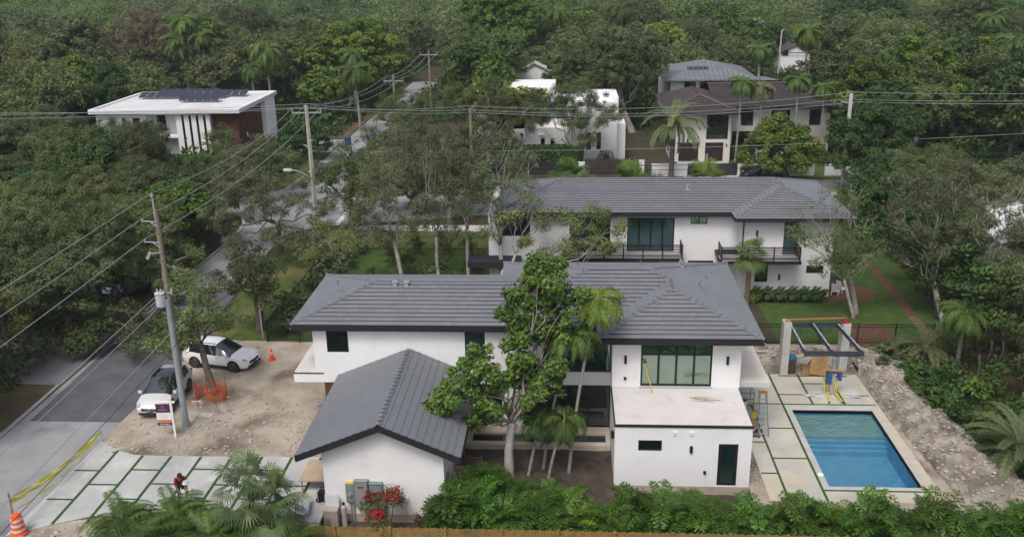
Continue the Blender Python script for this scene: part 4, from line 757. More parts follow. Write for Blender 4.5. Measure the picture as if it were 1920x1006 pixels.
b = MB(); b.obox((lh.x, -.1, lh.z), (.75, .3, .16), (0, .05, 0)); b.obox((lh.x-.05, -.1, lh.z-.1), (.5, .22, .06)); b.build('lamp_head', flat('lamp_head_grey', (.6, .61, .62), .5), cp)
for i in range(4): MB().beam((-.45, 0, lh.z-1.6-.4*i), (.1, -.05, lh.z-1.5-.4*i), .04, .04).build('cable_bracket', metal, cp)
def simple_pole(P, h, label, m, arm=None, seg=8, r=.15, extra=None):
    o = thing('utility_pole', label, 'utility pole', P); MB().tube([(0, 0, -.05), (0, 0, h)], [r*1.2, r], seg).build('shaft', m, o)
    if arm:
        L_, z_ = arm; MB().beam((-L_, 0, z_), (L_, .05, z_), .11, .11).build('crossarm', metal, o)
        for x in (-L_*.95, 0, L_*.95): MB().tube([(x, 0, z_), (x, 0, z_+(.3 if x else h-z_+.25))], .045).build('insulator', ins, o)
    return o
simple_pole(P8, zz_at(886, 203, P8.y), 'timber utility pole without crossarm, standing left of the cubic white house', woodpole); b = MB()
o = simple_pole(PR, zz_at(1597, 176, PR.y), 'pale utility pole with short crossarm rising among dark trees at right', flat('pale_pole_paint', (.5, .51, .52), .7), r=.2)
zt8, ztR = zz_at(886, 203, P8.y), zz_at(1597, 176, PR.y); b = MB(); b.beam((-1.1, .1, ztR-.75), (.35, 0, ztR-1.05), .1, .1); b.build('crossarm', metal, o)
simple_pole(P7, zz_at(738, 143, P7.y), 'timber utility pole with white crossarm beside the far road', woodpole, (1.25, zz_at(738, 152, P7.y)))
simple_pole(P1, zz_at(811, 98, P1.y), 'farthest timber utility pole with crossarm, at the end of the road', woodpole, (1.3, zz_at(811, 103, P1.y)))
for (x, y, z, lab) in ((1465, 58, 9, 'thin pale lamp post beside the white garage far behind'), (1734, 38, 9, 'thin pale post sticking out of the trees near the top right')):
    p_ = at(x, y, z); o = thing('lamp_post', lab, 'lamp post', (p_.x, p_.y, 0)); MB().tube([(0, 0, 0), (.1, 0, z)], [.22, .13], 8).build('shaft', flat('pale_post', (.42, .43, .44), .7), o); MB().tube([(.1, 0, z), (.5, 0, z+.15)], .09).build('bracket', metal, o)
o = thing('short_post', 'short pale metal post with a small bracket beside the black corner fence', 'post', (-20.95, 56.9, 0)); MB().tube([(0, 0, -.05), (-.05, 0, 2.7)], .06, 8).build('shaft', metal, o); MB().beam((0, 0, 2.1), (.22, -.05, 2.25), .05, .07).build('bracket', ins, o)
p_ = at(600, 462); setp(MB().tube([(p_.x, p_.y, 0), (p_.x, p_.y, 1.5)], .06).build('marker_post', flat('white_post', (.7, .7, .7))), 'short white marker post at the foot of the concrete pole', 'post')
def wire(a, b, lab, sag=.5, r=.022, m=None, n=14, name='power_line', grp='overhead power lines'):
    a, b = Vector(a), Vector(b); pts = [a.lerp(b, i/n) - Vector((0, 0, sag*4*(i/n)*(1-i/n))) for i in range(n+1)]
    return setp(MB().tube(pts, r, 5).build(name, m or wire_m), lab, 'cable', grp)
pt = PL+Vector((-.06, .03, top+.95)); ends = [pt, arms[0]+Vector((0, 0, .14)), arms[1]+Vector((0, 0, .14))]
pcs = [PC+Vector((-1.3, 0, tc_-.2)), PC+Vector((0, 0, tc_+.15)), PC+Vector((1.3, 0, tc_-.2))]
nm3 = ('uppermost', 'second', 'third')
for i, (a, c) in enumerate(zip(ends, pcs)):
    wire((a.x, -4, a.z-.2), a, 'pale %s power line crossing the lower left of the picture' % nm3[i], .35, .017); wire(a, c, '%s power line from the transformer pole to the junction pole' % nm3[i], .8, .02)
lows = [aty(315, 534, PL.y), aty(318, 556, PL.y), aty(331, 612, PL.y), aty(336, 640, PL.y)]
for i, (a, yc) in enumerate(zip(lows, (400, 408, 418, 430))):
    c = aty(586, yc, PC.y); nm = ('pale neutral wire', 'thin upper telephone cable', 'middle telephone cable', 'lowest dark telephone cable')[i]
    wire((a.x, -4, a.z-.2), a, nm + ' crossing the lower left of the picture', .4, .016, None if i < 3 else cable_m); wire(a, c, nm + ' running from the transformer pole to the junction pole', .6, .018, None if i < 2 else cable_m)
T8 = [P8+Vector((dx, 0, zt8-dz)) for dx, dz in ((-.3, -.25), (0, .15), (.2, .4))]; TR = [PR+Vector((dx, 0, ztR-dz)) for dx, dz in ((-1., .55), (-.1, -.2), (.3, .85))]; TR = [TR[1], TR[0], TR[2]]
for i in range(3):
    lw_ = ('uppermost', 'second', 'third')[i]
    wire(pcs[i], T8[i], lw_ + ' power line from the junction pole to the timber pole by the white house', .3, .022)
    wire(T8[i], TR[i], lw_ + ' power line spanning the street in front of the far houses', .9, .022)
    wire(TR[i], TR[i]+Vector((42, 1.5, .1)), lw_ + ' power line running off the right edge', .5, .022)
    wire((-75, 92, zz_at(0, 207+8*i, 92)), pcs[i], lw_ + ' power line running across the modern house to the left edge', .3, .02)
    wire(pcs[i], P7+Vector(((-1.2, 0, 1.2)[i], 0, zz_at(738, 145, P7.y))), lw_ + ' power line from the junction pole up the far road', .9, .022)
    wire(P7+Vector(((-1.2, 0, 1.2)[i], 0, zz_at(738, 145, P7.y))), P1+Vector(((-1.2, 0, 1.2)[i], 0, zz_at(811, 99, P1.y))), lw_ + ' power line between the two farthest poles', .7, .025)
for i, (ya_, yb_, lab) in enumerate(((282, 250, 'pale telephone wire below the power lines across the street'), (312, 285, 'upper dark telephone cable low across the street'), (318, 296, 'lower dark telephone cable low across the street'))):
    wire(aty(600, ya_+2, 95), aty(1925, yb_, 101), lab, .6, .022 if i == 0 else .035, None if i == 0 else cable_m)
# ------------------------------------------------------------------ fences, walls, gates
def picket_fence(pts, label, h=1.45, step=2.4):
    p0 = Vector((*pts[0], 0)); t_ = thing('iron_fence', label, 'fence', p0)
    for a, c in zip(pts, pts[1:]):
        a, c = Vector((*a, 0))-p0, Vector((*c, 0))-p0; L = (c-a).length; n = max(1, round(L/step)); d = (c-a).normalized()
        for i in range(n):
            s = a+d*(L*i/n); e_ = a+d*(L*(i+1)/n); q = MB(); q.box(s.x-.035, s.x+.035, s.y-.035, s.y+.035, 0, h+.08); q.build('post', black, t_)
            q = MB()
            for zz_ in (.15, h-.22, h-.03): q.beam((s.x, s.y, zz_), (e_.x, e_.y, zz_), .03, .04)
            m_ = int(L/n/.115)
            for j in range(1, m_): w = s.lerp(e_, j/m_); q.beam((w.x, w.y, .06), (w.x, w.y, h), .018, .018)
            q.build('picket_panel', black, t_)
        q = MB(); q.box(c.x-.035, c.x+.035, c.y-.035, c.y+.035, 0, h+.08); q.build('post', black, t_)
    return t_
picket_fence([(-13.75, 56.1), (-20.45, 56.3)], 'black iron picket fence closing the side yard behind the balcony corner')
picket_fence([(-20.5, 56.5), (-20.3, 76.3)], 'long black iron fence between the side yard hedge and the roadside lawn')
picket_fence([(-20.1, 76.4), (-6.2, 76.4)], 'black iron fence along the lawn in front of the far sidewalk')
picket_fence([(9.3, 56.6), (23.9, 56.7)], 'black iron picket fence between the spoil heap and the rear lawn')
wood = mat('golden_fence_timber', (.30, .19, .055), .85, (.20, .125, .04), 3, noise2=((.12, .085, .05), 1, .55, .75))
wf = thing('wooden_fence', 'golden timber board fence along the bottom edge below the hedge', 'fence', (-12.6, 33.55, -.43))
L_ = 25.5
for i in range(11): x = i*2.44; MB().box(x-.05, x+.05, -.11, -.012, 0, 1.86).build('post', wood, wf)
for i in range(10):
    q = MB(); x0 = i*2.44+.005
    for j in range(17): x = x0+j*.1435; zt_ = 1.78+.012*((i*17+j)*7 % 5 - 2); q.box(x+.003, x+.138, -.01, .012, .03, zt_)
    q.build('board_panel', wood, wf)
bw_ = lambda nm, lab, x0, x1, y, h=1.35: setp(MB().box(x0, x1, y, y+.25, -.05, h).box(x0-.04, x1+.04, y-.04, y+.29, h+.001, h+.09).build(nm, white), lab, 'wall')
bw_('boundary_wall', 'low white boundary wall left of the black driveway gate', 9.6, 13.6, 104.1); bw_('boundary_wall', 'low white boundary wall right of the black driveway gate, behind the black car', 19.4, 28.0, 104.1, 1.3); bw_('boundary_wall', 'short white wall piece at the left of the brown slatted gate', 1.2, 1.9, 105.2); bw_('gate_pillar', 'white gate pillar between hedge and date palm', 8.2, 8.8, 105.0, 1.6)
setp(MB().box(29.2, 33, 104.1, 104.35, -.05, 1.2).box(29.16, 33.04, 104.06, 104.39, 1.201, 1.28).build('boundary_wall', white), 'low white boundary wall at the foot of the dark trees', 'wall')
def slat_gate(x0, x1, y, h, lab, m):
    t_ = thing('slatted_gate', lab, 'gate', ((x0+x1)/2, y, 0)); w_ = (x1-x0)/2; q = MB(); n = int(h/.16)
    for i in range(n): q.box(-w_+.05, w_-.05, -.02, .02, .1+i*.16, .1+i*.16+.145)
    q.build('slat_panel', m, t_)
    for x in (-w_, w_, 0): MB().box(x-.05, x+.05, -.04, .04, .03, h+.05).build('post', black, t_)
    MB().box(-w_, w_, -.035, .035, h+.051, h+.1).build('top_rail', black, t_)
slat_gate(1.95, 7.6, 105.4, 1.7, 'dark brown slatted gate before the cubic white house', mat('brown_gate_slats', (.05, .035, .032), .7)); slat_gate(13.8, 19.2, 104.2, 1.4, 'black driveway gate between the low white walls', black)
setp(MB().box(-14, 1.1, 105.3, 105.4, 0, 1.5).build('screen_fence', flat('dark_mesh_fence', (.02, .02, .022), .9)), 'dark screened fence in front of the clipped hedge', 'fence')
# ------------------------------------------------------------------ pool
pl = thing('swimming_pool', 'rectangular blue swimming pool with pale stone coping and steps at its far end', 'pool', (14.97, 43.4, 0)); ox, oy = -14.97, -43.4
cp_ = MB()
for a in ((12.425, 17.6, 47.42, 47.98), (12.425, 17.6, 39.2, 39.5), (12.425, PX0, 39.501, 47.419), (PX1, 17.7, 39.501, 47.419)): cp_.box(a[0]+ox, a[1]+ox, a[2]+oy, a[3]+oy, -.25, .028)
cp_.build('coping', coping, pl)
plaster = mat('pool_plaster', (.25, .60, .80), .8, (.19, .50, .72), 1.2, 6); shelf_m = mat('pool_shelf_plaster', (.56, .66, .60), .8, (.42, .52, .48), 1.2, 6)
q = MB(); x0, x1, y0, y1 = PX0+ox, PX1+ox, PY0+oy, PY1+oy
q.quad((x0, y0, -1.15), (x1, y0, -1.15), (x1, y1, -1.15), (x0, y1, -1.15))
for a, c in (((x0, y0), (x1, y0)), ((x1, y0), (x1, y1)), ((x1, y1), (x0, y1)), ((x0, y1), (x0, y0))): q.quad((*a, -1.15), (*a, -.02), (*c, -.02), (*c, -1.15))
q.build('basin', plaster, pl)
q = MB(); q.box(x0+.003, x1-.003, y1-2.35, y1-.003, -1.14, -.36); q.build('tanning_shelf', shelf_m, pl)
for i in range(3): MB().box(x0+.003, x1-.003, y1-2.35-.24*(i+1)+.002, y1-2.35-.24*i, -1.14, -.36-.17*(i+1)).build('step', plaster, pl)
wm = bpy.data.materials.new('pool_water'); wm.use_nodes = True; N = wm.node_tree.nodes; L = wm.node_tree.links; pb = N['Principled BSDF']
pb.inputs['Base Color'].default_value = (.52, .80, .88, 1); pb.inputs['Roughness'].default_value = .02; pb.inputs['IOR'].default_value = 1.33; pb.inputs['Transmission Weight'].default_value = 1
tcn = N.new('ShaderNodeTexCoord'); n1 = N.new('ShaderNodeTexNoise'); n1.inputs['Scale'].default_value = 5.5; n1.inputs['Detail'].default_value = 5; L.new(tcn.outputs['Object'], n1.inputs[0]); bp = N.new('ShaderNodeBump'); bp.inputs['Distance'].default_value = .16; bp.inputs['Strength'].default_value = 1; L.new(n1.outputs[0], bp.inputs['Height']); L.new(bp.outputs[0], pb.inputs['Normal'])
tr2 = N.new('ShaderNodeBsdfTransparent'); tr2.inputs[0].default_value = (.66, .84, .89, 1); gl2 = N.new('ShaderNodeBsdfGlossy'); gl2.inputs['Roughness'].default_value = .05; L.new(bp.outputs[0], gl2.inputs['Normal']); fr2 = N.new('ShaderNodeFresnel'); fr2.inputs['IOR'].default_value = 1.55; L.new(bp.outputs[0], fr2.inputs['Normal'])
ms2 = N.new('ShaderNodeMixShader'); L.new(fr2.outputs[0], ms2.inputs[0]); L.new(tr2.outputs[0], ms2.inputs[1]); L.new(gl2.outputs[0], ms2.inputs[2]); L.new(ms2.outputs[0], N['Material Output'].inputs[0])
MB().quad((x0, y0, -.06), (x1, y0, -.06), (x1, y1, -.06), (x0, y1, -.06)).build('water', wm, pl)
p_ = at(1527, 884); setp(MB().lathe((12.6, 40.55, .03), [(.15, 0), (.15, .015), (.08, .02)], 14).build('skimmer_lid', white), 'round white skimmer lid on the left pool coping', 'lid')
# ------------------------------------------------------------------ pergola under construction
pg = thing('pergola_frame', 'unfinished pergola of dark steel beams on two white concrete posts', 'pergola', (0, 0, 0))
for a in ((13.05, 13.5, 51.95, 52.6, 3.45), (16.72, 17.2, 52.5, 53.2, 3.15)): MB().box(a[0], a[1], a[2], a[3], -.02, a[4]).build('post', mat('raw_plaster', (.50, .49, .46), .9, (.40, .39, .37), 1.5), pg)
beam_m = mat('dark_steel_beam', (.03, .032, .042), .45, (.06, .065, .08), 3); zb_ = 3.0
for p, q_ in (((13.4, 53.0), (16.75, 53.0)), ((13.5, 48.75), (16.85, 48.75))): MB().beam((*p, zb_-.1), (*q_, zb_-.1), .10, .30).build('beam', beam_m, pg)
for p, q_ in (((13.62, 52.9), (13.56, 48.85)), ((15.0, 52.9), (15.1, 48.85)), ((16.5, 52.9), (16.75, 48.85))):
    o = MB().beam((*p, zb_-.05), (*q_, zb_-.05), .12, .24).build('beam', beam_m, pg)
    MB().beam((p[0], p[1]-.1, zb_+.078), (q_[0], q_[1]+.1, zb_+.078), .1, .012).build('wrapping', mat('torn_protective_film', (.40, .44, .50), .5, (.16, .18, .22), 5), o)
setp(MB().beam((13.25, 52.3, 3.53), (16.95, 52.9, 3.42), .06, .07).build('orange_timber', flat('orange_timber_paint', (.36, .17, .06), .8)), 'long orange timber laid across the pergola posts', 'timber')
q = MB(); q.obox((13.3, 52.2, 3.49), (.28, .3, .08), (0, 0, .3)); setp(q.build('clay_brick', flat('clay_red', (.4, .18, .1), .9)), 'broken clay brick on top of the left pergola post', 'brick')
q = MB(); q.obox((16.9, 52.8, 3.21), (.42, .4, .12), (0, .1, .2)); q.obox((17.05, 53.0, 3.22), (.2, .2, .14), (.2, .1, .9)); setp(q.build('red_cap_block', flat('red_plastic', (.25, .03, .035), .8)), 'red crumpled block on top of the right pergola post', 'block')
ply = mat('plywood', (.36, .22, .10), .8, (.27, .16, .07), 1.6); plyp = mat('pale_plywood', (.47, .36, .26), .8, (.38, .29, .21), 1.2)
q = MB(); q.obox((15.1, 52.1, .62), (1.45, .06, 1.2), (radians(-14), 0, 0)); q.obox((15.35, 52.0, .66), (1.1, .05, 1.22), (radians(-16), .12, 0)); setp(q.build('plywood_sheets', ply), 'honey coloured plywood sheets leaning under the pergola', 'plywood')
q = thing('storage_box', 'rust brown storage box with blue lid beside the left pergola post', 'box', (13.75, 52.15, .01)); MB().box(-.2, .22, -.15, .3, 0, .95).build('box', flat('rust_brown', (.08, .035, .03), .8), q); MB().box(-.23, .25, -.18, .33, .951, 1.15).build('lid', flat('petrol_blue', (.03, .13, .18), .6), q)
for i in range(5): setp(MB().beam((14.0+.1*i, 51.9-.1*i, .95), (15.0+.07*i, 52.4, 1.15+.03*i), .07, .025).build('metal_stud', metal), 'pale metal stud in the bundle on the plywood sheets', 'metal stud', 'metal studs under the pergola')
setp(MB().box(13.6, 16.6, 53.0, 53.3, 0, .75).build('low_block_wall', mat('raw_block', (.42, .40, .37), .9, (.34, .32, .3), 2)), 'low unfinished block wall between the pergola posts', 'wall')
q = thing('material_lift', 'blue and grey hoist with yellow outrigger legs by the pool', 'hoist', (15.42, 49.35, .02))
yel = flat('yellow_steel', (.62, .46, .02), .5); blu = flat('blue_steel', (.03, .09, .22), .5)
MB().box(-.1, .1, -.08, .1, 0.05, 2.3).build('mast', metal, q); b = MB(); b.box(-.34, -.08, -.2, .18, .75, 1.5); b.box(.3, .5, -.15, .15, .95, 1.55); b.box(-.34, .5, -.16, .14, 1.42, 1.56); b.build('carriage', blu, q)
for s in (-1, 1):
    b = MB(); b.beam((s*.18, 0, .15), (s*.38, -1.1, .07), .08, .1); b.beam((s*.2, 0, .3), (s*.36, .5, .9), .06, .06); b.beam((s*.36, .1, .12), (s*.36, .5, .9), .05, .05); b.build('leg', yel, q); MB().tube([(s*.38-.04, -1.12, .06), (s*.38+.04, -1.12, .06)], .06, 10).build('castor', tyre_m, q)
setp(MB().obox((15.4, 49.3, 1.62), (1.3, .2, .05), (0, .03, -.08)).build('orange_plank', flat('orange_ply_edge', (.5, .24, .1), .8)), 'orange plank lying across the hoist forks', 'plank')
q = MB(); r = random.Random(4)
for i in range(26): q.obox((15.5+r.uniform(-1.6, 1.5), 49.2+r.uniform(-.28, .28), .04+r.random()*.04), (r.uniform(.2, .5), r.uniform(.1, .3), .015), (r.uniform(-.2, .2), r.uniform(-.2, .2), r.uniform(0, 3)))
setp(q.build('plastic_film', flat('milky_plastic_film', (.55, .54, .54), .4)), 'crumpled pale plastic film around the hoist feet', 'plastic film')
q = thing('aluminium_scaffold_ladder', 'long aluminium ladder lying on the spoil heap behind the pergola', 'ladder', (0, 0, 0)); a, c = Vector((17.3, 54.6, .5)), Vector((20.0, 51.3, 1.15)); d_ = (c-a).normalized(); sd_ = Vector((-d_.y, d_.x, 0)).normalized()*.2
for s in (-1, 1): MB().beam(a+sd_*s, c+sd_*s, .05, .09).build('rail', metal, q)
b = MB()
for i in range(14): m_ = a.lerp(c, (i+.5)/14); b.beam(m_-sd_, m_+sd_, .03, .03)
b.build('rungs', metal, q)
q = thing('stepladder', 'open blue and yellow fibreglass stepladder on the deck beside the pool room', 'stepladder', (10.45, 44.75, .02), radians(5)); hz_ = 2.35
for s in (-1, 1):
    MB().beam((s*.30, -.5, 0), (s*.18, .0, hz_), .035, .07).build('front_rail', flat('ladder_blue', (.05, .2, .38), .5), q); MB().beam((s*.33, .65, 0), (s*.18, .1, hz_), .035, .05).build('rear_rail', yel, q)
b = MB()
for i in range(7): t = (i+.6)/7.6; b.box(-(.30-.12*t), (.30-.12*t), -.5+.5*t-.05, -.5+.5*t+.04, hz_*t-.015, hz_*t+.015)
b.build('steps', metal, q); MB().box(-.22, .22, -.06, .18, hz_, hz_+.07).build('top_cap', flat('yellow_cap', (.75, .35, .02), .5), q)
q = thing('tool_cart', 'grey wheeled work cart cluttered with tools beside the stepladder', 'cart', (9.98, 44.6, .02)); b = MB(); b.box(-.3, .3, -.5, .6, .55, .6); b.box(-.3, .3, -.5, .6, .18, .22); b.build('tray', mat('cart_wood', (.16, .12, .09), .9), q)
for i, (x, y) in enumerate(((-.28, -.48), (.28, -.48), (-.28, .58), (.28, .58))): MB().tube([(x, y, .08), (x, y, .95 if i > 1 else .62)], .018).build('leg', metal, q); MB().tube([(x-.02, y, .07), (x+.02, y, .07)], .07, 10).build('wheel', tyre_m, q)
def bucket(x, y, z, lab, body_m, fill):
    t_ = thing('bucket', lab, 'bucket', (x, y, z)); MB().lathe((0, 0, 0), [(.13, 0), (.16, .36), (.17, .37)], 16).build('pail', body_m, t_); MB().lathe((0, 0, .371), [(.15, 0), (.14, .01)], 16).build('contents', fill, t_)
bucket(9.95, 46.9, .45, 'white bucket with dark contents below the canopy edge', white, soil); bucket(9.85, 45.6, .02, 'small white bucket standing behind the work cart', white, dirt); bucket(10.18, 45.35, .62, 'yellow bucket on the work cart', yel, flat('purple_rag', (.15, .08, .25)))
q = thing('scaffold_frame', 'dark tubular trestle frame under the end of the canopy', 'trestle', (10.05, 47.6, .02)); b = MB()
for x in (-.45, .45):
    for y in (-.5, .5): b.tube([(x, y, 0), (x, y, 1.6 if y > 0 else 1.2)], .02)
    b.tube([(x, -.5, 1.15), (x, .5, 1.15)], .02)
for z in (.4, .8, 1.15): b.tube([(-.45, -.5, z), (.45, -.5, z)], .02)
b.build('frame', flat('dark_tube', (.08, .08, .08), .5), q); MB().box(-.42, .42, -.45, .4, .42, .46).build('board', metal, q)
# terrace oddments
q = MB(); a, c = aty(1208, 695, 43.2), aty(1211, 738, 42.6)
q = thing('long_pole_brush', 'yellow handled brush leaning on the terrace door frame', 'brush', (0, 0, 0)); MB().beam((4.35, 42.7, 3.36), (3.98, 43.32, 4.75), .035, .035).build('handle', yel, q); MB().obox((3.97, 43.33, 4.8), (.2, .05, .06), (0, 0, .2)).build('head', black, q)
r = random.Random(8)
for i in range(7):
    x, y = 6.0+r.random()*.9, 41.9+r.random()*.4; an = r.uniform(-.6, .3); setp(MB().beam((x, y, 3.345+.01*i), (x+.75*cos(an), y+.4*sin(an), 3.35+.01*i), .03, .012).build('trim_strip', flat('tan_strip', (.36, .28, .17), .8)), 'thin tan strip in the little heap on the terrace', 'strip', 'offcut strips on the terrace')
# ------------------------------------------------------------------ street edge objects
drum_m, sil = flat('drum_orange', (.78, .10, .015), .5), flat('reflective_silver', (.6, .6, .6), .35)
q = thing('traffic_barrel', 'orange traffic barrel with silver bands at the lower left corner', 'traffic barrel', (at(37, 1000).x, at(37, 1000).y, .02))
b = MB(); b.lathe((0, 0, 0), [(.38, 0), (.38, .07), (.30, .08), (.29, .36), (.27, .37), (.27, .62), (.25, .63), (.245, .88), (.22, .9), (.2, 1.0), (.08, 1.02)], 24); b.build('drum', drum_m, q)
each('reflective_band', sil, q, [MB().lathe((0, 0, a[0]), [(a[1], 0), (a[2], .12)], 24) for a in ((.2, .305, .303), (.47, .282, .28), (.72, .262, .26))])
pole_p = at(28, 1000); q = MB(); q.beam((pole_p.x-.1, pole_p.y+.25, 0), (pole_p.x-.05, pole_p.y+.25, 2.05), .07, .05); setp(q.build('timber_stake', woodpole), 'weathered timber stake behind the traffic barrel holding the tape', 'stake')
q = MB(); s2_ = Vector((-25.45, 42.85, 0)); q.beam(s2_, s2_+Vector((.03, 0, .75)), .03, .03); setp(q.build('metal_stake', metal), 'thin metal stake holding the far end of the yellow tape', 'stake')
q = MB(); st_ = Vector((pole_p.x-.05, pole_p.y+.25, 1.75)); en_ = s2_+Vector((.02, 0, .6))
for off, sg, w_ in ((0, .30, .15), (-.12, .42, .13), (-.25, .38, .12), (-.7, .5, .08)):
    n = 26; pr_ = None
    for i in range(n+1):
        t = i/n; c = (st_+Vector((.0, 0, off))).lerp(en_, t); c.z -= sg*4*t*(1-t); c.z = max(c.z, .05); tw = 1.2*sin(t*14+off*9); u = Vector((cos(tw)*.4, -.3, sin(tw)))*w_*.5; u2 = (c-u, c+u)
        if pr_: q.quad(pr_[0], pr_[1], u2[1], u2[0]); q.quad(pr_[0]+Vector((0, 0, -.004)), u2[0]+Vector((0, 0, -.004)), u2[1]+Vector((0, 0, -.004)), pr_[1]+Vector((0, 0, -.004)))
        pr_ = u2
setp(q.build('caution_tape', flat('yellow_tape', (.72, .66, .03), .5)), 'yellow caution tape sagging along the driveway mouth', 'tape')
q = thing('traffic_cone', 'orange traffic cone with white bands beside the white car', 'traffic cone', (-19.25, 53.4, .02)); MB().box(-.2, .2, -.2, .2, 0, .04).build('base', flat('cone_orange', (.85, .07, .02), .5), q); MB().lathe((0, 0, .041), [(.17, 0), (.06, .62), (.075, .66), (.05, .74)], 18).build('cone', MATS['cone_orange'], q)
each('white_band', white, q, [MB().lathe((0, 0, .36), [(.112, 0), (.093, .12)], 18), MB().lathe((0, 0, .53), [(.083, 0), (.073, .06)], 18)])
# hanging house-sale sign
sp = at(330, 820); q = thing('yard_sign', 'white post holding a hanging purple, white and orange builder sign', 'sign', (sp.x, sp.y, .01), radians(4)); h_ = 2.35
b = MB(); b.box(-.05, .05, -.05, .05, 0, h_+.1); b.box(-.9, .22, -.045, .045, h_-.22, h_-.12); b.build('post', flat('white_vinyl', (.78, .78, .78), .5), q)
sg = MB(); sg.box(-.86, -.08, -.02, .02, .78, 2.08); sgo = sg.build('sign_board', white, q)
MB().box(-.86, -.08, -.026, -.021, 1.56, 2.08).build('purple_field', flat('sign_purple', (.07, .025, .07), .5), sgo); MB().box(-.86, -.08, -.026, -.021, .97, 1.13).build('orange_field', flat('sign_orange', (.62, .2, .06), .5), sgo); MB().box(-.86, -.08, -.027, -.021, .78, .96).build('dark_field', flat('sign_dark', (.06, .02, .06), .5), sgo)
def text(s, x, z, size, m, par, y=-.03, name='lettering'):
    cu = bpy.data.curves.new(name, 'FONT'); cu.body = s; cu.size = size; cu.align_x = 'CENTER'; cu.extrude = .002; tmp = bpy.data.objects.new(name, cu); COL.objects.link(tmp)
    bpy.context.view_layer.update(); me = bpy.data.meshes.new_from_object(tmp.evaluated_get(bpy.context.evaluated_depsgraph_get())); bpy.data.objects.remove(tmp)
    o = bpy.data.objects.new(name, me); me.materials.clear(); me.materials.append(m); COL.objects.link(o); o.parent = par; o.location = (x, y, z); o.rotation_euler = (pi/2, 0, 0); return o
text('PROPERTIES', -.47, 1.69, .085, flat('sign_pink', (.45, .35, .42), .5), sgo); text('FOR SALE', -.47, .82, .13, flat('sign_white', (.8, .75, .75), .5), sgo, -.031)
lg = MB(); lg.tube([(-.47+.07*cos(t*pi/8), -.03, 1.90+.07*sin(t*pi/8)) for t in range(17)], .008, 4); lg.build('emblem', MATS['sign_pink'], sgo)
ln = MB()
for i, w_ in enumerate((.3, .22, .28, .18)): ln.box(-.47-w_, -.47+w_, -.029, -.024, 1.44-i*.075, 1.455-i*.075)
ln.build('small_print', flat('print_grey', (.45, .42, .45)), sgo)
mesh_m = flat('orange_safety_mesh', (.55, .11, .04), .8)
q = thing('safety_mesh', 'crumpled orange safety mesh wrapped round stakes and the leaning tree foot', 'safety mesh', (-21.3, 48.0, .01)); b = MB(); r = random.Random(3)
ring = [(-.75, -.35), (-.7, .1), (-.3, .5), (.5, .55), (.95, .2), (.85, -.35), (.3, -.55), (-.2, -.2)]
for (xa_, ya_), (xb_, yb_) in zip(ring, ring[1:]):
    for i in range(9):
        t = i/9; x, y = xa_+(xb_-xa_)*t, ya_+(yb_-ya_)*t; h2 = .85+.25*sin(x*5+y*3); b.beam((x, y, 0), (x+r.uniform(-.12, .12), y+r.uniform(-.12, .12), h2), .02, .012)
    for z in (.12, .28, .44, .6, .76): b.beam((xa_, ya_, z+r.uniform(-.05, .05)), (xb_, yb_, z+r.uniform(-.05, .05)), .012, .03)
b.build('netting', mesh_m, q); 
for x, y in ((-.75, -.35), (-.35, .4), (.9, .2)): MB().beam((x, y, 0), (x, y, 1.3), .035, .035).build('stake', flat('red_stake', (.5, .05, .02)), q)
q = MB(); q.obox((-20.75, 45.85, .03), (.75, .42, .05), (0, 0, -.1)); setp(q.build('concrete_cover', side_m), 'pale square concrete cover lying in the dirt near the steel pole', 'cover')
for i, (x, y) in enumerate(((-20.35, 46.2), (-20.15, 46.05), (-19.75, 46.35), (-19.6, 46.3))):
    setp(MB().tube([(x, y, 0), (x, y, .7), (x+.12, y, .72), (x+.12, y, .0)], .012, 6).build('rebar_hoop', flat('rusty_bar', (.09, .07, .06), .8)), 'rusty bent bar sticking out of the dirt beyond the concrete cover', 'bar', 'bent bars in the dirt')
q = MB(); q.obox((-21.9, 46.95, .2), (.3, .06, .35), (.3, .2, .3)); q.obox((-21.55, 47.05, .2), (.25, .06, .3), (.3, -.2, -.2)); setp(q.build('paper_bag', flat('pinkish_paper', (.6, .5, .48))), 'torn pale paper bags at the foot of the orange mesh', 'bag')
# things between garage and hedge
q = MB(); c_ = Vector((-5.0, 38.9, .35)); q.obox(c_, (1.25, 2.3, .03), (radians(10), radians(18), .35)); setp(q.build('plywood_sheet', plyp), 'tan plywood sheet leaning against the side of the garage', 'plywood')
def pallet(x, y, z, rz, lab):
    t_ = thing('slatted_crate', lab, 'crate', (x, y, z), rz); b = MB()
    for i in range(5): b.beam((-.4, 0, .12+i*.17), (.4, 0, .12+i*.17), .03, .09)
    b.build('slat', mat('grey_brown_wood', (.13, .09, .075), .9), t_); b = MB()
    for s in (-1, 1): b.beam((s*.42, -.02, 0), (s*.42, -.02, .95), .07, .07); b.beam((s*.42, 0, .9), (s*.42, .6, .5), .05, .05)
    b.build('frame', MATS['grey_brown_wood'], t_)
pallet(-4.75, 40.35, -.0, .1, 'brown slatted wooden crate behind the leaning plywood sheet'); pallet(-3.55, 39.3, -.15, -.2, 'small wooden folding frame at the foot of the big tree')
for i in range(4): setp(MB().beam((-5.55+.13*i, 39.6+.3*i, .0), (-5.6+.1*i, 39.9+.3*i, 1.3), .03, .07).build('scrap_timber', woodpole), 'dark timber offcut standing against the garage side wall', 'timber', 'timber offcuts by the garage')
q = thing('board_stack', 'pale beige boards laid on trestles left of the garage', 'boards', (-12.35, 38.9, .02)); b = MB(); b.box(-.75, .65, -.75, 1.2, .62, .68); b.build('board', plyp, q)
for x, y in ((-.65, -.65), (.55, -.65), (-.65, 1.1), (.55, 1.1)): MB().beam((x, y, 0), (x, y, .62), .05, .05).build('leg', woodpole, q)
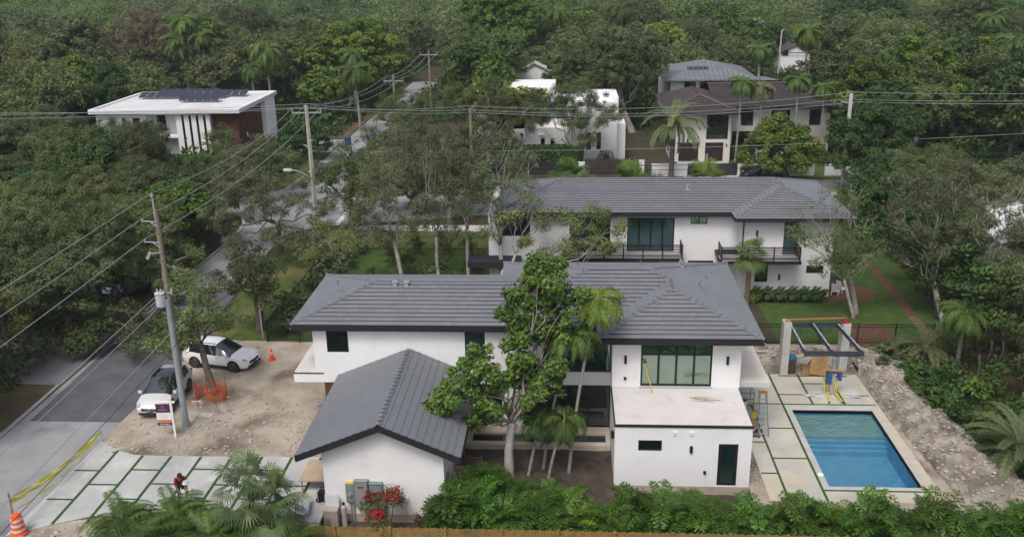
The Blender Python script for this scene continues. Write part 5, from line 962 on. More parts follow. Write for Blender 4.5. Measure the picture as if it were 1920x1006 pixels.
q = thing('generator', 'small black portable machine on wheels against the garage wall', 'machine', (-11.75, 37.5, .02)); MB().box(-.2, .25, -.25, .25, .2, .6).build('engine', black, q); b = MB(); b.tube([(-.22, -.2, .12), (-.22, .2, .12)], .12, 12); b.build('wheel', tyre_m, q); b = MB(); b.tube([(-.2, -.28, .1), (-.2, -.28, .85), (.25, -.28, .85), (.25, -.28, .1)], .02, 6); b.build('frame', metal, q)
cm = MB(); n = 26
for i in range(n):
    x = i/n*1.9; x2 = (i+1)/n*1.9; z, z2 = .05*sin(i*pi/2), .05*sin((i+1)*pi/2); cm.quad((x, 0, z), (x2, 0, z2), (x2, 1.35, z2+.1), (x, 1.35, z+.1)); cm.quad((x, 0, z-.01), (x, 1.35, z+.09), (x2, 1.35, z2+.09), (x2, 0, z2-.01))
o = cm.build('corrugated_sheet', mat('corrugated_zinc', (.62, .66, .68), .35, (.5, .54, .56), 1.5, metal=.2)); o.location = (-13.9, 35.5, .25); o.rotation_euler = (0, radians(-5), .18); setp(o, 'shiny corrugated metal sheets lying left of the garage corner', 'metal sheet')
setp(MB().box(-13.6, -11.6, 34.6, 35.6, -.1, .14).build('concrete_step', side_m), 'rough pale concrete step under the corrugated sheets', 'step')
q = thing('air_conditioner_shell', 'empty beige air conditioner casing below the meter boxes', 'air conditioner', (-11.0, 36.1, -.45)); MB().box(-.33, .33, -.25, .25, 0, 1.0).build('casing', mat('beige_casing', (.40, .36, .31), .7, (.33, .29, .25), 2), q); b = MB()
for i in range(8): b.box(-.28, -.02, -.262, -.251, .12+i*.06, .14+i*.06)
b.build('grille', flat('grille_grey', (.15, .14, .13)), q); MB().obox((0, .2, 1.15), (.66, .03, .85), (-.1, 0, 0)).build('panel', greywall, q)
q = thing('gas_cylinder', 'slim pale cylinder with a dark valve beside the beige casing', 'cylinder', (-10.42, 36.15, -.45)); MB().lathe((0, 0, 0), [(.13, 0), (.13, 1.05), (.06, 1.15), (.05, 1.2)], 14).build('body', flat('pale_pink_grey', (.42, .36, .36), .6), q); MB().lathe((0, 0, 1.2), [(.07, 0), (.07, .08)], 10).build('valve', black, q)
# far lawn and rear garden oddments
def lawn_chair(x, y, rz, lab):
    t_ = thing('garden_chair', lab, 'chair', (x, y, 0), rz, 'white garden chairs by the neighbour house'); w_ = flat('white_plastic', (.75, .76, .78), .5); MB().box(-.26, .26, -.25, .28, .3, .35).build('seat', w_, t_); b = MB()
    for i in range(5): b.obox((-.2+.1*i, .38, .66), (.08, .03, .75), (-.3, 0, 0))
    b.build('backrest', w_, t_)
    for x_, y_ in ((-.24, -.22), (.24, -.22), (-.24, .26), (.24, .26)): MB().beam((x_, y_, 0), (x_, y_, .31), .05, .05).build('leg', w_, t_)
lawn_chair(20.15, 65.9, 2.6, 'white slatted garden chair nearest the neighbour house corner'); lawn_chair(20.75, 66.4, 2.2, 'white slatted garden chair farther from the neighbour house corner')
q = thing('air_conditioner', 'dark air conditioner unit beside the white garden chairs', 'air conditioner', (20.1, 68.0, 0)); MB().box(-.4, .4, -.4, .4, 0, 1.0).build('casing', flat('ac_grey', (.12, .12, .13), .6), q); MB().lathe((0, 0, 1.0), [(.3, 0), (.3, .05)], 16).build('fan_guard', black, q)
p_ = at(653, 272); q = thing('wheeled_bin', 'blue wheeled bin beside the far side lane', 'bin', (p_.x, p_.y, .02)); MB().box(-.35, .35, -.4, .4, .05, 1.0).build('body', flat('bin_blue', (.02, .05, .2), .5), q); MB().box(-.38, .38, -.44, .42, 1.001, 1.08).build('lid', flat('bin_lid', (.03, .07, .25), .5), q)
q = MB(); a = at(1818, 895, .5); q.beam(a+Vector((-.25, .5, .1)), a+Vector((.3, -.6, .15)), .1, .03); setp(q.build('wood_plank', ply), 'short wooden plank lying on the spoil heap', 'plank')
q = MB(); a = at(1843, 905, .45); q.obox(a, (.45, .4, .1), (.1, .2, .3)); setp(q.build('blue_tray', flat('pale_blue_plastic', (.42, .5, .58), .5)), 'pale blue plastic tray on the spoil heap near the date palm', 'tray')
p_ = at(1318, 336); setp(MB().tube([(p_.x, p_.y-1, 0), (p_.x+.15, p_.y-1, 3.1)], [.2, .17], 8).build('cut_trunk', woodpole), 'short bare cut trunk in front of the driveway gate', 'stump')
# ------------------------------------------------------------------ people
skin = mat('brown_skin', (.20, .105, .065), .6)
def skinned(name, verts, edges, radii, m, par, root=0, sub=2):
    me = bpy.data.meshes.new(name); me.from_pydata(verts, edges, []); o = bpy.data.objects.new(name, me); COL.objects.link(o)
    md = o.modifiers.new('s', 'SKIN'); md.use_smooth_shade = True
    for i, r in enumerate(radii):
        sv = me.skin_vertices[0].data[i]; sv.radius = (r, r) if not isinstance(r, tuple) else r; sv.use_root = (i == root)
    o.modifiers.new('u', 'SUBSURF').levels = sub; o.modifiers['u'].render_levels = sub
    bpy.context.view_layer.update(); m2 = bpy.data.meshes.new_from_object(o.evaluated_get(bpy.context.evaluated_depsgraph_get())); bpy.data.objects.remove(o)
    m2.materials.clear(); m2.materials.append(m); m2.polygons.foreach_set('use_smooth', [True]*len(m2.polygons)); q = bpy.data.objects.new(name, m2); COL.objects.link(q); q.parent = par; return q
def person(label, loc, rz, shirt, trousers, hat, hat_kind, crouch):
    t_ = thing('person', label, 'person', loc, rz)
    if crouch:   # squatting, leaning forward (+x)
        hip, ch, nk, hd = (0, 0, .34), (.22, 0, .68), (.32, 0, .86), (.42, 0, 1.0)
        kn = [(.38, s*.16, .46) for s in (1, -1)]; an = [(.06, s*.14, .09) for s in (1, -1)]; sh = [(.27, s*.19, .80) for s in (1, -1)]; el = [(.45, s*.24, .55) for s in (1, -1)]; wr = [(.60, s*.14, .34) for s in (1, -1)]
    else:        # standing, bent forward at the waist
        hip, ch, nk, hd = (0, 0, .90), (.26, 0, 1.24), (.40, 0, 1.40), (.54, 0, 1.50)
        kn = [(.06, s*.11, .50) for s in (1, -1)]; an = [(-.02, s*.13, .09) for s in (1, -1)]; sh = [(.34, s*.20, 1.33) for s in (1, -1)]; el = [(.46, s*.25, 1.04) for s in (1, -1)]; wr = [(.66, s*.16, .88) for s in (1, -1)]
    V_ = lambda p: Vector(p)
    v = [hip, tuple(V_(hip).lerp(V_(ch), .5)), ch, nk, hd, tuple(V_(hd)+Vector((.03, 0, .11)))]; e = [(0, 1), (1, 2), (2, 3), (3, 4), (4, 5)]; r = [.15, .14, .16, .06, .095, .085]
    for i, s in enumerate((1, -1)):
        b = len(v); h0 = (hip[0], s*.09, hip[2]-.03); v += [h0, kn[i], an[i], (an[i][0]+.17, an[i][1], .05)]; e += [(0, b), (b, b+1), (b+1, b+2), (b+2, b+3)]; r += [.095, .065, .045, .04]
        b = len(v); v += [sh[i], el[i], wr[i]]; e += [(2, b), (b, b+1), (b+1, b+2)]; r += [.06, .045, .032]
        dirw = (V_(wr[i])-V_(el[i])).normalized(); pm = V_(wr[i])+dirw*.07; k0 = len(v); v.append(tuple(pm)); e.append((b+2, k0)); r.append(.036)
        for f in range(4):
            side = Vector((0, 1, 0))*(f-1.5)*.02; q1 = pm+dirw*.045+side; q2 = q1+dirw*(.035-.004*abs(f-1.4))+Vector((0, 0, -.02)); v += [tuple(q1), tuple(q2)]; e += [(k0, len(v)-2), (len(v)-2, len(v)-1)]; r += [.010, .008]
        q1 = V_(wr[i])+dirw*.03+Vector((0, -s*.045, -.01)); v += [tuple(q1), tuple(q1+dirw*.035)]; e += [(b+2, len(v)-2), (len(v)-2, len(v)-1)]; r += [.012, .009]
    skinned('body', v, e, r, skin, t_)
    sv = [hip, tuple(V_(hip).lerp(V_(ch), .5)), ch, tuple(V_(ch).lerp(V_(nk), .6))]; se = [(0, 1), (1, 2), (2, 3)]; sr = [.17, .165, .185, .10]
    for i in (0, 1): b = len(sv); sv += [sh[i], tuple(V_(sh[i]).lerp(V_(el[i]), .9))]; se += [(2, b), (b, b+1)]; sr += [.082, .068]
    skinned('shirt', sv, se, sr, shirt, t_)
    tv = [hip]; te = []; trd = [.172]
    for i, s in enumerate((1, -1)): b = len(tv); tv += [(hip[0], s*.09, hip[2]-.04), kn[i], tuple(V_(an[i])+Vector((0, 0, .03)))]; te += [(0, b), (b, b+1), (b+1, b+2)]; trd += [.115, .085, .07]
    skinned('trousers', tv, te, trd, trousers, t_)
    for i, s in enumerate((1, -1)): MB().obox((an[i][0]+.07, an[i][1], .045), (.28, .10, .09)).build('shoe', trim_m, t_)
    hc = V_(hd)+Vector((.02, 0, .09)); fc = MB(); fc.obox(hc+Vector((.095, 0, -.08)), (.04, .03, .04)); [fc.obox(hc+Vector((.088, s*.035, -.04)), (.02, .03, .014)) for s in (1, -1)]; [fc.obox(hc+Vector((.0, s*.093, -.06)), (.035, .015, .05)) for s in (1, -1)]; fc.build('face', skin, t_)
    h = MB(); h.lathe(hc+Vector((-.005, 0, -.015)), [(.118, 0), (.118, .05), (.10, .1), (.06, .135), (.02, .145)] if hat_kind == 'cap' else [(.16, -.01), (.16, .0), (.128, .015), (.125, .07), (.10, .125), (.05, .155), (.02, .16)], 18)
    if hat_kind == 'cap': h.obox(hc+Vector((.15, 0, -.005)), (.13, .15, .015), (0, .15, 0))
    h.build('cap' if hat_kind == 'cap' else 'hard_hat', hat, t_, smooth=True); return t_
p1 = person('person in a red shirt and dark cap bending over the driveway', (-18.75, 37.45, .03), radians(-60), flat('red_shirt_cloth', (.22, .012, .025), .9), flat('dark_trousers', (.05, .045, .05), .9), flat('maroon_cap', (.04, .015, .03), .8), 'cap', False)
b = MB(); b.obox((.42, 0, 1.32), (.02, .16, .07), (0, 0, 0)); b.build('shirt_print', flat('orange_print', (.6, .15, .03)), p1)
person('crouching person in pale clothes and white hard hat beside the person in red', (-18.1, 36.75, .03), radians(120), flat('pale_shirt_cloth', (.55, .54, .52), .9), flat('grey_trousers', (.2, .2, .21), .9), white, 'hat', True)
# ------------------------------------------------------------------ vegetation
rng = np.random.default_rng(11); HAZE = .00018
oakL = leaf_mat('grey_green_leaf', (.072, .102, .034), (.168, .210, .074), (.25, .29, .11))
oakG = leaf_mat('silvery_olive_leaf', (.080, .098, .050), (.178, .202, .100), (.25, .28, .15))
oakD = leaf_mat('dark_olive_leaf', (.052, .076, .028), (.132, .170, .066), (.21, .24, .10))
brt = leaf_mat('bright_green_leaf', (.045, .092, .014), (.125, .205, .034), (.21, .28, .05))
dgr = leaf_mat('deep_green_leaf', (.025, .064, .016), (.075, .142, .036), (.14, .20, .05))
yel_l = leaf_mat('yellow_green_leaf', (.06, .105, .018), (.155, .215, .032), (.25, .28, .05))
brn_l = leaf_mat('brownish_leaf', (.09, .075, .05), (.17, .14, .095), (.15, .16, .07))
blu_l = leaf_mat('blue_grey_leaf', (.12, .16, .13), (.24, .29, .25))
sea = leaf_mat('round_glossy_leaf', (.052, .115, .026), (.16, .26, .048), (.31, .40, .09), rough=.42)
palm_l = leaf_mat('palm_leaflet', (.036, .075, .018), (.11, .18, .040), (.2, .24, .06), rough=.45)
palm_y = leaf_mat('yellowish_palm_leaflet', (.11, .18, .018), (.28, .40, .045), (.42, .45, .08), rough=.45)
date_l = leaf_mat('date_palm_leaflet', (.065, .088, .038), (.17, .20, .09), (.24, .23, .10), rough=.5)
fan_l = leaf_mat('fan_palm_leaf', (.035, .068, .024), (.12, .175, .065), (.24, .27, .12), rough=.5)
fish = leaf_mat('fishtail_leaf', (.018, .056, .012), (.115, .215, .030), (.28, .37, .06), rough=.42)
red_l = leaf_mat('red_bract', (.16, .01, .022), (.40, .025, .06), (.52, .10, .14)); mar_l = leaf_mat('maroon_leaf', (.05, .018, .018), (.12, .045, .04), (.22, .12, .03)); crot = leaf_mat('croton_leaf', (.05, .10, .02), (.22, .16, .03), (.12, .02, .02))
bark = mat('brown_bark', (.085, .07, .055), .95, (.14, .12, .10), 5, bump=.01); bark_p = mat('pale_bark', (.25, .235, .205), .9, (.38, .36, .32), 3); bark_g = mat('grey_bark', (.24, .22, .20), .9, (.36, .34, .31), 3, noise2=((.16, .14, .12), 1, .5, .7)); bark_r = mat('ringed_palm_bark', (.20, .185, .16), .9, (.32, .30, .27), 8)
twig_m = mat('dry_twig', (.19, .17, .15), .9, (.28, .26, .23), 2)
def np_mesh(name, V, F4, tint=None, mats=(), midx=None, smooth=False):
    me = bpy.data.meshes.new(name); n = len(F4); k = F4.shape[1]
    me.vertices.add(len(V)); me.vertices.foreach_set('co', V.astype(np.float32).ravel()); me.loops.add(n*k); me.loops.foreach_set('vertex_index', F4.astype(np.int32).ravel())
    me.polygons.add(n); me.polygons.foreach_set('loop_start', np.arange(0, n*k, k, dtype=np.int32)); me.polygons.foreach_set('loop_total', np.full(n, k, dtype=np.int32))
    for m in mats: me.materials.append(m)
    if midx is not None: me.polygons.foreach_set('material_index', midx.astype(np.int32))
    if tint is not None: a = me.attributes.new('tint', 'FLOAT', 'POINT'); a.data.foreach_set('value', tint.astype(np.float32))
    me.update(calc_edges=True); return me
def nrm(a): return a/np.maximum(1e-6, np.linalg.norm(a, axis=1, keepdims=True))
def cards(C, N_, s, asp, rg):
    """leaf-shaped cards, one per centre, each folded a little out of its plane"""
    n = len(C); a = nrm(np.cross(N_, rg.normal(size=(n, 3)))); b = np.cross(N_, a); s = s[:, None]
    V = np.stack([C - a*s, C + b*s*asp - N_*s*.12, C + a*s, C - b*s*asp - N_*s*.12], 1).reshape(-1, 3)
    return V, np.arange(4*n).reshape(n, 4)
def leaf_cloud(lobes, per_m3, rg, size, asp=.45, clump=.75, fill=.4, flatz=.98, up=.55):
    """clumps scattered near the surface of each lobe (x, y, z, r); leaves fill each clump"""
    Cs, Ns, T = [], [], []
    for (x, y, z, r) in lobes:
        nc = max(6, int(3.2*(r/clump)**2)); d = nrm(rg.normal(size=(nc, 3))); d[:, 2] = np.abs(d[:, 2])*np.where(rg.random(nc) < .72, 1, -.55); rad = r*(fill + (1.08-fill)*rg.random(nc)**.6)
        cc = np.array([x, y, z]) + d*rad[:, None]*np.array([1, 1, flatz]); cr = clump*(.5+.7*rg.random(nc)); ct = rg.random(nc)
        for q in range(nc):
            m = max(6, int(per_m3*cr[q]**2)); u = nrm(rg.normal(size=(m, 3))); p = cc[q] + u*(cr[q]*rg.random(m)**.42)[:, None]*np.array([1, 1, .8])
            Cs.append(p); Ns.append(nrm(u*.55 + d[q]*.35 + np.array([0, 0, up]) + rg.normal(size=(m, 3))*.45)); T.append(np.clip(ct[q]*.62 + rg.random(m)*.38, 0, 1))
    C = np.concatenate(Cs); N_ = np.concatenate(Ns); t = np.concatenate(T); s = size*(.65+.7*rg.random(len(C)))
    V, F = cards(C, N_, s, asp, rg); return V, F, np.repeat(t, 4)
def limb(mb, p, q, r0, r1, rg, n=4, w=.12):
    p, q = Vector(p), Vector(q); L = (q-p).length; pts = [p]
    for i in range(1, n): t = i/n; pts.append(p.lerp(q, t) + Vector(rg.normal(size=3)*L*w*.4) + Vector((0, 0, L*.06*sin(pi*t))))
    pts.append(q); mb.tube(pts, [r0+(r1-r0)*i/n for i in range(n+1)], 6); return pts
def skeleton(base, lobes, rg, tr, th=None, twigs=3, spread=.9):
    mb = MB(); L = [Vector(l[:3]) for l in lobes]; c = sum(L, Vector())/len(L); zmin = min(l[2]-l[3]*.6 for l in lobes)
    b = Vector((base[0], base[1], base[2] if len(base) > 2 else -.1)); h = th if th else max(1.2, zmin*.75)
    f = b + (c-b)*min(.5, h/max(1, c.z)) ; f.z = h
    mb.tube([b - Vector((0, 0, .1)), b + Vector((0, 0, .25)), b.lerp(f, .5) + Vector(rg.normal(size=3)*.08), f], [tr*1.55, tr*1.1, tr*.95, tr*.8], 9)
    for l in lobes:
        e_ = Vector(l[:3]) - Vector((0, 0, l[3]*.2)); r_ = tr*(.26+.2*min(1, l[3]/2)); pts = limb(mb, f, e_, r_*spread, r_*.25, rg, 5, .16)
        for _ in range(twigs):
            d = Vector(nrm(rg.normal(size=(1, 3)))[0]); d.z = abs(d.z)*.9; limb(mb, pts[2 + (rg.random() > .5)], e_ + d*l[3]*.8, r_*.26, .01, rg, 3)
    return mb
KINDS = {  # leaf material, bark, leaf size, aspect, leaves per clump m2, clump radius
 'oak': (oakL, bark_p, .10, .38, 400, .6), 'oakdark': (oakD, bark, .105, .4, 400, .62), 'grove': (oakG, bark_p, .10, .36, 330, .55), 'airy': (oakG, bark_p, .10, .36, 260, .5), 'bright': (brt, bark, .17, .5, 200, .75), 'deep': (dgr, bark, .16, .5, 220, .75),
 'yellow': (yel_l, bark, .19, .45, 190, .9), 'brown': (brn_l, twig_m, .14, .3, 120, .8), 'sea': (sea, bark_g, .095, .85, 420, .5), 'twiggy': (oakL, twig_m, .09, .3, 80, .55)}
def big_tree(label, kind, base, lobes, tr=.25, th=None, dens=1, cat='tree', group=None, twigs=3, name='broadleaf_tree', leaf=None, size=1, fill=.4, bk_=None):
    lm, bk, sz, asp, pm, cl = KINDS[kind]; lm = leaf or lm; bk = bk_ or bk; rg = np.random.default_rng(abs(hash(label)) % 99991 if False else sum(map(ord, label))*7+len(lobes))
    B_ = Vector((base[0], base[1], 0)); ls = [(l[0]-B_.x, l[1]-B_.y, l[2], l[3]) for l in lobes]
    t = thing(name, label, cat, B_, 0, group); sk = skeleton((0, 0, 0), ls, rg, tr, th, twigs); sk.build('trunk', bk, t, smooth=True)
    V, F, ti = leaf_cloud(ls, pm*dens, rg, sz*size, asp, cl, fill); o = bpy.data.objects.new('crown', np_mesh('crown', V, F, ti, [lm])); COL.objects.link(o); o.parent = t; return t
def LB(*specs):
    out = []
    for (x, y, Y, rp) in specs: p = aty(x, y, Y); d = (p-Vector((0, 0, CAM_H))).dot(FW); out.append((p.x, p.y, max(p.z, .9), rp/FPX*d*.92))
    return out
# ---- trees that can be told apart
big_tree('leaning grey-green oak by the road with orange mesh at its foot', 'oak', (-21.3, 48.6), LB((345, 605, 49, 48), (395, 590, 49.5, 46), (432, 598, 50, 34), (318, 645, 48, 38), (375, 562, 51, 42), (285, 640, 48, 28), (352, 640, 48.5, 26)), .21, 3.2, .9, name='oak_tree', bk_=bark)
big_tree('dark leafy oak beside the short metal post at the fence corner', 'oakdark', (-21.6, 58.2), LB((470, 535, 57.5, 52), (428, 522, 57.5, 38), (505, 560, 57, 30), (462, 492, 59, 40), (500, 505, 58, 34)), .26, 2.4, name='oak_tree')
big_tree('wide open-crowned oak spreading over the bend in the road', 'airy', (-25.3, 75.5), LB((430, 350, 75, 48), (480, 348, 77, 42), (545, 385, 77, 30), (412, 415, 72, 42), (480, 395, 73, 36), (585, 395, 74, 42), (618, 450, 72, 40), (560, 455, 71, 34), (600, 498, 69, 32), (460, 300, 80, 40), (640, 500, 67, 28), (520, 440, 72, 30), (440, 460, 71, 28)), .22, 3, 1.5, name='oak_tree', bk_=bark)
big_tree('grey-green oak hiding the far side of the road junction', 'oak', (-35.5, 93), LB((440, 300, 93, 44), (500, 285, 95, 42), (395, 335, 91, 38), (470, 335, 91, 36), (540, 300, 94, 30), (420, 265, 97, 34), (520, 330, 92, 26), (560, 340, 90, 24), (500, 365, 88, 28), (440, 375, 87, 30)), .3, 2.2, 1.2, name='oak_tree', bk_=bark)
big_tree('broad oak rising in front of the left end of the modern house', 'oakdark', (-52, 99), LB((200, 262, 100, 44), (250, 262, 99, 42), (290, 285, 97, 34), (150, 258, 100, 42), (230, 300, 96, 40), (180, 310, 96, 40), (300, 320, 94, 30), (275, 250, 101, 26)), .4, 2.2, 1.1, name='oak_tree')
big_tree('low oak overhanging the fresh asphalt from across the road', 'oakdark', (-32.6, 56.5), LB((225, 590, 56, 44), (275, 600, 55, 38), (190, 630, 54, 38), (310, 590, 56, 28), (250, 640, 53, 30), (150, 640, 54, 40)), .24, 2.6, 1, name='oak_tree')
big_tree('grey-green oak overhanging the road opposite the fence corner', 'oak', (-32.6, 66), LB((300, 505, 66, 42), (345, 520, 65, 32), (255, 520, 65, 40), (320, 545, 63, 30), (330, 470, 69, 34), (370, 480, 69, 22)), .24, 2.6, 1, name='oak_tree')
big_tree('dark round oak on the roadside lawn beside the stop line', 'oakdark', (-20.2, 81.3), LB((640, 345, 81.5, 46), (690, 325, 82, 42), (608, 335, 82, 32), (665, 385, 80.5, 32), (705, 370, 81, 36), (650, 300, 84, 36)), .34, 2.2, name='oak_tree')
big_tree('pale-trunked olive green tree, leftmost behind the long tiled roof', 'grove', (-12.7, 66), LB((725, 330, 68, 50), (700, 395, 66, 44), (760, 385, 67, 46), (715, 285, 70, 40), (690, 440, 65, 34), (760, 440, 66, 34), (745, 280, 72, 34), (700, 340, 70, 34), (665, 400, 68, 28)), .17, 4.2, .9, name='olive_green_tree')
big_tree('slender pale-trunked tree, second from left behind the long tiled roof', 'grove', (-9.9, 66.2), LB((805, 320, 68, 46), (845, 370, 67, 44), (795, 410, 66, 40), (840, 430, 66, 32), (790, 275, 71, 36), (830, 265, 72, 30), (770, 350, 69, 34)), .15, 4.6, .8, name='olive_green_tree')
big_tree('slender pale-trunked tree, third from left behind the long tiled roof', 'grove', (-7.6, 66), LB((875, 325, 68, 44), (905, 285, 70, 36), (880, 385, 66, 40), (860, 440, 65.5, 28), (850, 300, 70, 34), (890, 350, 67, 36), (840, 350, 68, 30)), .15, 4.8, .8, name='olive_green_tree')
big_tree('pale forked tree with bare lower limbs beside the neighbour house corner', 'grove', (-5.4, 65.4), LB((945, 305, 68, 42), (975, 350, 66, 34), (925, 365, 66, 36), (990, 300, 68, 28), (925, 430, 65, 24), (950, 270, 70, 30), (915, 325, 67, 32)), .2, 3.8, .85, name='olive_green_tree')
big_tree('low tree leaning right across the neighbour balcony', 'oak', (-4.6, 63.2), LB((1110, 410, 64.3, 30), (1095, 450, 64, 36), (1140, 455, 64, 34), (1060, 470, 64, 24), (1165, 430, 64.3, 22), (1075, 420, 64.3, 24), (1020, 480, 64, 16)), .2, 1.6, .95, name='olive_green_tree')
big_tree('thin branches hanging in front of the neighbour upper window', 'oak', (-5.2, 64.2), LB((1000, 390, 65, 28), (1040, 400, 65, 22), (1010, 420, 65, 20), (960, 410, 65, 18), (985, 455, 64.5, 12)), .12, 3.6, .8, name='olive_green_tree')
big_tree('bushy dark tree behind the black fence at the left end of the long roof', 'deep', (-17.5, 62), LB((560, 560, 60, 32), (600, 520, 63, 36), (640, 490, 65, 32), (545, 600, 58, 26), (590, 480, 67, 28)), .14, 1.0, .9, name='bushy_tree', leaf=oakD)
big_tree('young tree with crooked pale trunk by the wing roof corner', 'oak', (-16.3, 63.5), LB((660, 470, 65, 32), (610, 440, 66, 32), (600, 480, 64, 26)), .13, 2.2, .8, name='olive_green_tree')
big_tree('half-bare grey tree in front of the right end of the neighbour house', 'twiggy', (20.5, 61.9), LB((1555, 375, 62.5, 46), (1600, 360, 63, 44), (1625, 410, 62, 34), (1520, 400, 62, 28)), .17, 3.5, 1.2, bk_=bark_g, twigs=7, name='bare_tree')
big_tree('thin green tree partly covering the neighbour side window', 'oak', (20.1, 61.2), LB((1520, 455, 61, 32), (1580, 455, 61, 44), (1550, 500, 60.5, 30), (1600, 505, 61, 40), (1635, 470, 61, 28), (1490, 440, 61, 18)), .12, 3.0, .62, twigs=6, name='olive_green_tree')
big_tree('tall pale-limbed tree nearest the rear lawn on the right', 'airy', (26.0, 60.5), LB((1700, 410, 61, 52), (1755, 370, 62, 50), (1730, 460, 60, 42), (1690, 340, 64, 40), (1670, 470, 62, 30), (1790, 330, 64, 40)), .2, 2.8, 1.3, twigs=4, name='olive_green_tree')
big_tree('tall pale-limbed tree spreading at the right edge', 'airy', (29.0, 61.0), LB((1850, 360, 64, 58), (1885, 430, 61, 50), (1825, 430, 61, 46), (1905, 330, 66, 44), (1870, 500, 58, 40), (1815, 330, 64, 36)), .21, 2.8, 1.3, twigs=4, name='olive_green_tree')
big_tree('large round-leaved green tree in the courtyard rising over the roof', 'sea', (-2.9, 39.6), LB((1005, 510, 42, 30), (1070, 640, 42, 40), (960, 600, 42, 26), (870, 700, 40, 30), (1000, 690, 41, 36), (835, 790, 39.3, 26), (1045, 505, 42, 26), (1030, 530, 42, 44), (995, 575, 42, 54), (1055, 580, 42, 52), (1030, 625, 42, 50), (975, 620, 42, 34), (900, 685, 40, 46), (850, 735, 39.6, 48), (950, 715, 40.3, 52), (1010, 735, 40.5, 44), (925, 775, 39.6, 34), (1040, 695, 41, 34), (812, 765, 39.2, 28), (880, 790, 39.4, 26), (965, 665, 41, 36)), .24, 2.9, 1.35, twigs=3, name='sea_grape_tree', fill=.12)
big_tree('round bright tree in front of the cream wall beside the black car', 'bright', (24.4, 101.5), LB((1460, 250, 102, 40), (1420, 280, 101, 36), (1505, 275, 101, 38), (1465, 290, 100, 42), (1440, 310, 99.5, 26), (1495, 305, 100, 28), (1440, 255, 101, 26), (1490, 250, 101, 28), (1400, 295, 100, 20), (1525, 290, 100, 20)), .35, 1.6, 1.5, name='round_tree')
big_tree('dark spreading tree around the pale pole at right', 'deep', (32.5, 97.2), LB((1585, 262, 98, 38), (1640, 228, 99, 40), (1695, 238, 99, 42), (1620, 288, 97, 38), (1680, 285, 97, 38), (1565, 300, 97, 24), (1600, 235, 98, 26), (1650, 310, 96, 30), (1590, 315, 96, 24)), .4, 2.0, 1.2, name='spreading_tree')
big_tree('forked dark-green tree before the white cubic house', 'oak', (.1, 107.2), LB((1085, 182, 107, 36), (1035, 205, 107, 34), (1120, 225, 106.5, 34), (1075, 225, 106.5, 34), (1150, 220, 106.5, 22), (1105, 265, 106, 22), (1005, 235, 107, 24), (1055, 180, 107, 26), (1120, 190, 107, 22)), .26, 2.6, 1.1, name='oak_tree')
big_tree('wide grey-green tree left of the white cubic house', 'oak', (-9.5, 106), LB((850, 195, 107, 44), (900, 210, 107, 44), (940, 235, 106, 40), (880, 260, 105, 42), (980, 215, 107, 34), (920, 175, 110, 30), (1005, 190, 108, 24), (950, 190, 108, 30), (845, 300, 103, 30)), .38, 2.4, 1.1, name='oak_tree')
big_tree('brownish grey tree between the far road and the timber pole', 'oak', (-15.5, 106), LB((800, 210, 106, 44), (760, 250, 104, 42), (730, 220, 108, 34), (820, 270, 103, 36), (700, 270, 103, 38), (680, 300, 101, 30), (740, 200, 110, 34), (775, 300, 101, 32)), .34, 2.2, 1, name='oak_tree')
big_tree('flat-topped yellow-green tree beside the far road', 'yellow', (-29.5+2, 150), LB((690, 75, 150, 46), (735, 85, 150, 38), (645, 80, 150, 36), (700, 110, 149, 46), (750, 120, 148, 30), (655, 120, 149, 34), (720, 140, 148, 34)), .5, 2.5, 1, size=1.4, name='flat_topped_tree', cat='tree') if False else None
big_tree('flat-topped yellow-green tree beside the far road', 'yellow', (-36.5, 149), LB((690, 75, 150, 44), (735, 88, 150, 34), (645, 80, 150, 36), (690, 108, 149, 44), (740, 120, 148, 28), (655, 120, 149, 34), (705, 140, 148, 34)), .5, 2.5, .8, size=1.4, name='flat_topped_tree')
big_tree('huge rounded yellow-green tree at the top edge, left of centre', 'yellow', (-3.5, 178), LB((900, 25, 180, 40), (945, 18, 180, 44), (985, 35, 180, 38), (920, 60, 178, 42), (970, 72, 177, 40), (895, 75, 177, 30)), .6, 3, .8, size=1.5, name='rounded_tree', leaf=brt)
big_tree('large rounded olive tree behind the white cubic house', 'oak', (9, 131), LB((1130, 95, 133, 46), (1180, 110, 132, 44), (1090, 130, 131, 40), (1150, 140, 130, 48), (1200, 145, 130, 34), (1085, 165, 129, 30)), .5, 3, .8, size=1.4, name='rounded_tree', leaf=oakD)
big_tree('rounded glossy green tree behind the modern house roof', 'deep', (-64, 131), LB((205, 145, 131, 34), (175, 160, 130, 28), (235, 165, 130, 30), (210, 175, 129, 32), (160, 185, 128, 24)), .4, 2, .8, size=1.3, name='rounded_tree')
big_tree('brown half-bare tree behind the modern house', 'brown', (-70, 158), LB((260, 50, 158, 44), (225, 75, 158, 40), (295, 70, 158, 40), (260, 95, 157, 46), (310, 110, 156, 30)), .45, 2.5, .9, size=1.4, twigs=7, name='bare_tree')
big_tree('dark dense tree left of the brown half-bare tree', 'deep', (-80, 150), LB((150, 70, 152, 44), (110, 105, 150, 44), (165, 120, 149, 42), (80, 130, 148, 40), (130, 150, 147, 36)), .5, 2.5, .75, size=1.4, name='dense_tree', leaf=oakD)
big_tree('yellow-tipped bushy tree right of the brown-roofed house', 'yellow', (42, 118), LB((1600, 155, 121, 38), (1640, 135, 122, 36), (1575, 175, 119, 26), (1650, 175, 119, 36)), .4, 2.2, .9, size=1.3, name='bushy_tree', leaf=brt)
big_tree('tall feathery green tree crowding the upper right', 'bright', (51, 122), LB((1710, 100, 126, 44), (1760, 130, 124, 46), (1700, 160, 121, 42), (1790, 180, 120, 40), (1740, 200, 118, 42)), .5, 3, .9, size=1.3, name='feathery_tree')
